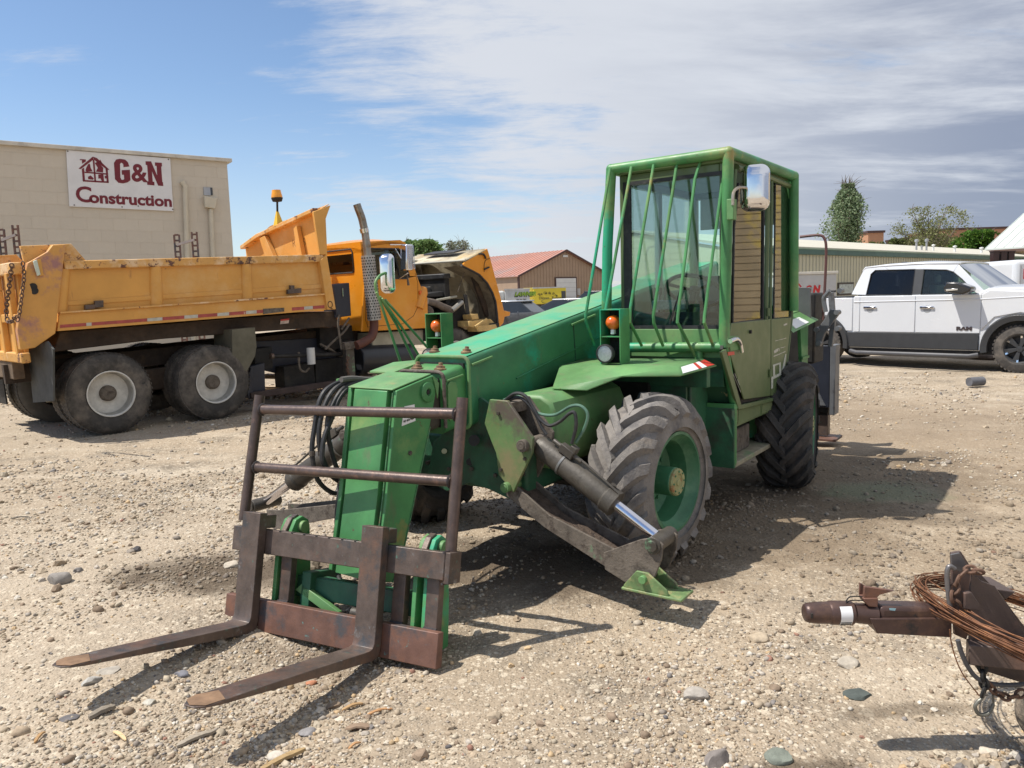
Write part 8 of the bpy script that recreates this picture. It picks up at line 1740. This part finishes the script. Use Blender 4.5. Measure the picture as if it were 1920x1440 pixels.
for px, s, col, lab, fl, sd, yw in (((-2.701,4.383,0), 0.055, (0.27, 0.245, 0.22), 'tall grey rock standing alone left of the fork carriage', 1.0, 1, 0.3), ((-1.763,4.601,0), 0.04, (0.55, 0.48, 0.38), 'pale rock just left of the fork carriage top beam', 0.8, 2, 0),
    ((1.33,2.88,0), 0.045, (0.085, 0.10, 0.09), 'dark green-grey stone below the trailer coupler', 0.45, 3, 0.1), ((1.397,3.12,0), 0.045, (0.42, 0.37, 0.30), 'pale grey rock between coupler and dark stone', 0.6, 4, 0.6),
    ((0.691,2.908,0), 0.048, (0.40, 0.36, 0.31), 'largest light grey rock in the right foreground', 0.7, 5, 0.3), ((-2.055,4.13,0), 0.001, (0.5,0.5,0.5), '', 1, 6, 0),
    ((-1.798,2.887,0), 0.030, (0.14, 0.13, 0.13), 'flat dark slate chip near the left tine tip shadow', 0.2, 7, 0.4), ((-0.889,2.61,0), 0.030, (0.56, 0.50, 0.42), 'pale rock in the right tine shadow at the bottom', 0.8, 8, 0.2),
    ((-0.825,2.785,0), 0.028, (0.27, 0.255, 0.25), 'grey rock right of the near tine', 0.5, 9, 0.5), ((-1.504,3.251,0), 0.028, (0.20, 0.20, 0.22), 'dark rock lying between the two fork tines', 0.6, 10, 0), ((-1.547,3.025,0), 0.024, (0.50, 0.47, 0.40), 'round pale stone between the tine tips', 0.7, 11, 0),
    ((-0.933,3.261,0), 0.022, (0.50, 0.22, 0.12), 'orange brick fragment under the lower carriage beam', 0.6, 12, 0.2), ((-1.861,3.177,0), 0.034, (0.42, 0.40, 0.36), 'grey rock beside the left tine near its middle', 0.7, 13, 0.9),
    ((0.879,2.48,0), 0.040, (0.20, 0.22, 0.18), 'green-grey cobble at the bottom edge', 0.7, 14, 0.1), ((0.666,2.475,0), 0.045, (0.24, 0.21, 0.19), 'dark angular cobble at the bottom edge', 0.8, 15, 1.0), ((1.1,3.398,0), 0.045, (0.47, 0.38, 0.27), 'rounded tan rock between the foot shadow and the coupler', 0.6, 16, 0),
    ((10.033,16.344,0), 0.34, (0.10, 0.075, 0.06), 'dark boulder on the ground beneath the pickup behind its front wheel', 0.42, 17, -0.9), ((-1.834,3.272,0), 0.042, (0.40, 0.36, 0.30), 'flat tan stone touching the left tine tip', 0.3, 18, 0.3)):
    if not lab: continue
    tag(rock('rock' if s < 0.2 else 'boulder', lab, px, s, col, fl, sd, yw, 1.3 if s < 0.2 else 1.6), lab, 'rock')
def stick(px0, px1, w, t, col, lab, nm='wood_scrap', zo=0.0):
    a, b = Vector((px0[0], px0[1], 0)), Vector((px1[0], px1[1], 0)); d = b-a; Ls = d.length; n_ = 7; g = G(); rn = random.Random(int(Ls*1e5)); u = d.normalized(); v = Vector((-u.y, u.x, 0)); rings = []
    for i in range(n_+1):
        c = a+d*i/n_; hw_ = w/2*(1 if 0 < i < n_ else 0.35)*rn.uniform(0.8, 1.15); z = t*0.4+0.010*math.sin(3*i/n_); rings.append([c-v*hw_+Vector((0, 0, z-t/2)), c+v*hw_+Vector((0, 0, z-t/2)), c+v*hw_*0.85+Vector((0, 0, z+t/2)), c-v*hw_*0.85+Vector((0, 0, z+t/2))])
    z0 = float(hgt(np.array([(a.x+b.x)/2]), np.array([(a.y+b.y)/2]))[0]); g.loft([[q-a for q in rg] for rg in rings]); o = put(nm, g, mat('wood_%d' % int(col[0]*100), col, 0.85, 0, 0.25, 4, [((col[0]*0.45, col[1]*0.42, col[2]*0.4), 30, 0.55, 0.65, (1, 6, 6))], (0.6, 60, 0.003)), None, 0.001); o.location = (a.x, a.y, z0+0.004+zo); tag(o, lab, 'wood scrap'); return o
stick((-0.93,2.511,0), (-0.795,2.646,0), 0.028, 0.012, (0.42, 0.29, 0.14), 'long split stick crossing the bottom edge below the near tine')
stick((-1.83,2.719,0), (-1.833,2.791,0), 0.014, 0.006, (0.45, 0.27, 0.12), 'small orange-brown wood sliver at the lower left')
stick((-1.571,2.792,0), (-1.49,2.726,0), 0.016, 0.006, (0.62, 0.45, 0.25), 'short yellow wood chip below the left tine shadow')
stick((-1.713,2.879,0), (-1.648,2.959,0), 0.036, 0.014, (0.26, 0.22, 0.17), 'grey weathered wood chunk at the end of the left tine shadow')
stick((-1.289,2.698,0), (-1.182,2.793,0), 0.030, 0.010, (0.40, 0.34, 0.26), 'grey splintered wood piece below the near tine tip')
stick((-0.678,2.796,0), (-0.584,2.798,0), 0.030, 0.008, (0.30, 0.21, 0.14), 'brown bark flake right of the near tine shadow')
stick((-0.616,2.901,0), (-0.521,2.937,0), 0.016, 0.006, (0.50, 0.27, 0.12), 'curved orange bark strip right of the fork heel')
stick((-0.732,2.965,0), (-0.654,3.012,0), 0.018, 0.007, (0.48, 0.30, 0.14), 'orange wood strip just under the fork heel')
stick((-0.638,2.644,0), (-0.599,2.683,0), 0.012, 0.005, (0.50, 0.36, 0.2), 'tiny pale splinter in the bottom middle')
stick((-3.898,5.791,0), (-3.772,5.821,0), 0.02, 0.008, (0.22, 0.19, 0.15), 'dark twig at the left edge in open gravel')
q0, q1 = (7.057,11.782,0.08), (7.298,11.717,0.08)
o = put('short_pipe', G().cyl((0, 0, 0), (q1[0]-q0[0], 0.05, 0), 0.07, 16), mat('pipe_grey', (0.12, 0.12, 0.13), 0.6, 0, 0.2, 5)); o.location = q0; tag(o, 'short dark cylinder lying on the dirt in front of the pickup', 'pipe')
# timber and rubble heap behind the dump truck's running gear
def junk(nm, lab, x, y, n_, cat, w=1.6, m_=None):
    rn = random.Random(nm+str(x)); e = thing(nm, lab, cat, Matrix.Translation((x, y, 0)))
    for i in range(n_):
        L_ = rn.uniform(0.4, 1.1); a = rn.uniform(-0.5, 0.5); c = Vector((rn.uniform(-w, w), rn.uniform(-0.5, 0.5), 0.04+i*0.018)); d = Vector((math.cos(a), math.sin(a), rn.uniform(-0.1, 0.1)))*L_/2
        put('board', G().bar(c-d, c+d, rn.uniform(0.06, 0.16), 0.03), mat('old_timber', (0.46, 0.36, 0.25), 0.9, 0, 0.25, 3), e)
junk('timber_pile', 'heap of old boards on the ground behind the truck chassis', (-3.636,12.991,0)[0], (-3.636,12.991,0)[1]+0.4, 22, 'timber pile')
stp = (-4.295,13.355,0)
x = rng.normal(stp[0]+0.6, 1.3, 900); y = rng.normal(stp[1]+0.2, 0.35, 900); stones('rubble', 'pale broken rubble spread behind the dump truck', x, y, rng.uniform(0.02, 0.06, 900), 1)
def sub(p,prs):
    s=open('/tmp/w/'+p).read()
    for a,b in prs:
        if a not in s: print('MISSING',p,a[:80]); continue
        s=s.replace(a,b)
    open('/tmp/w/'+p,'w').write(s)
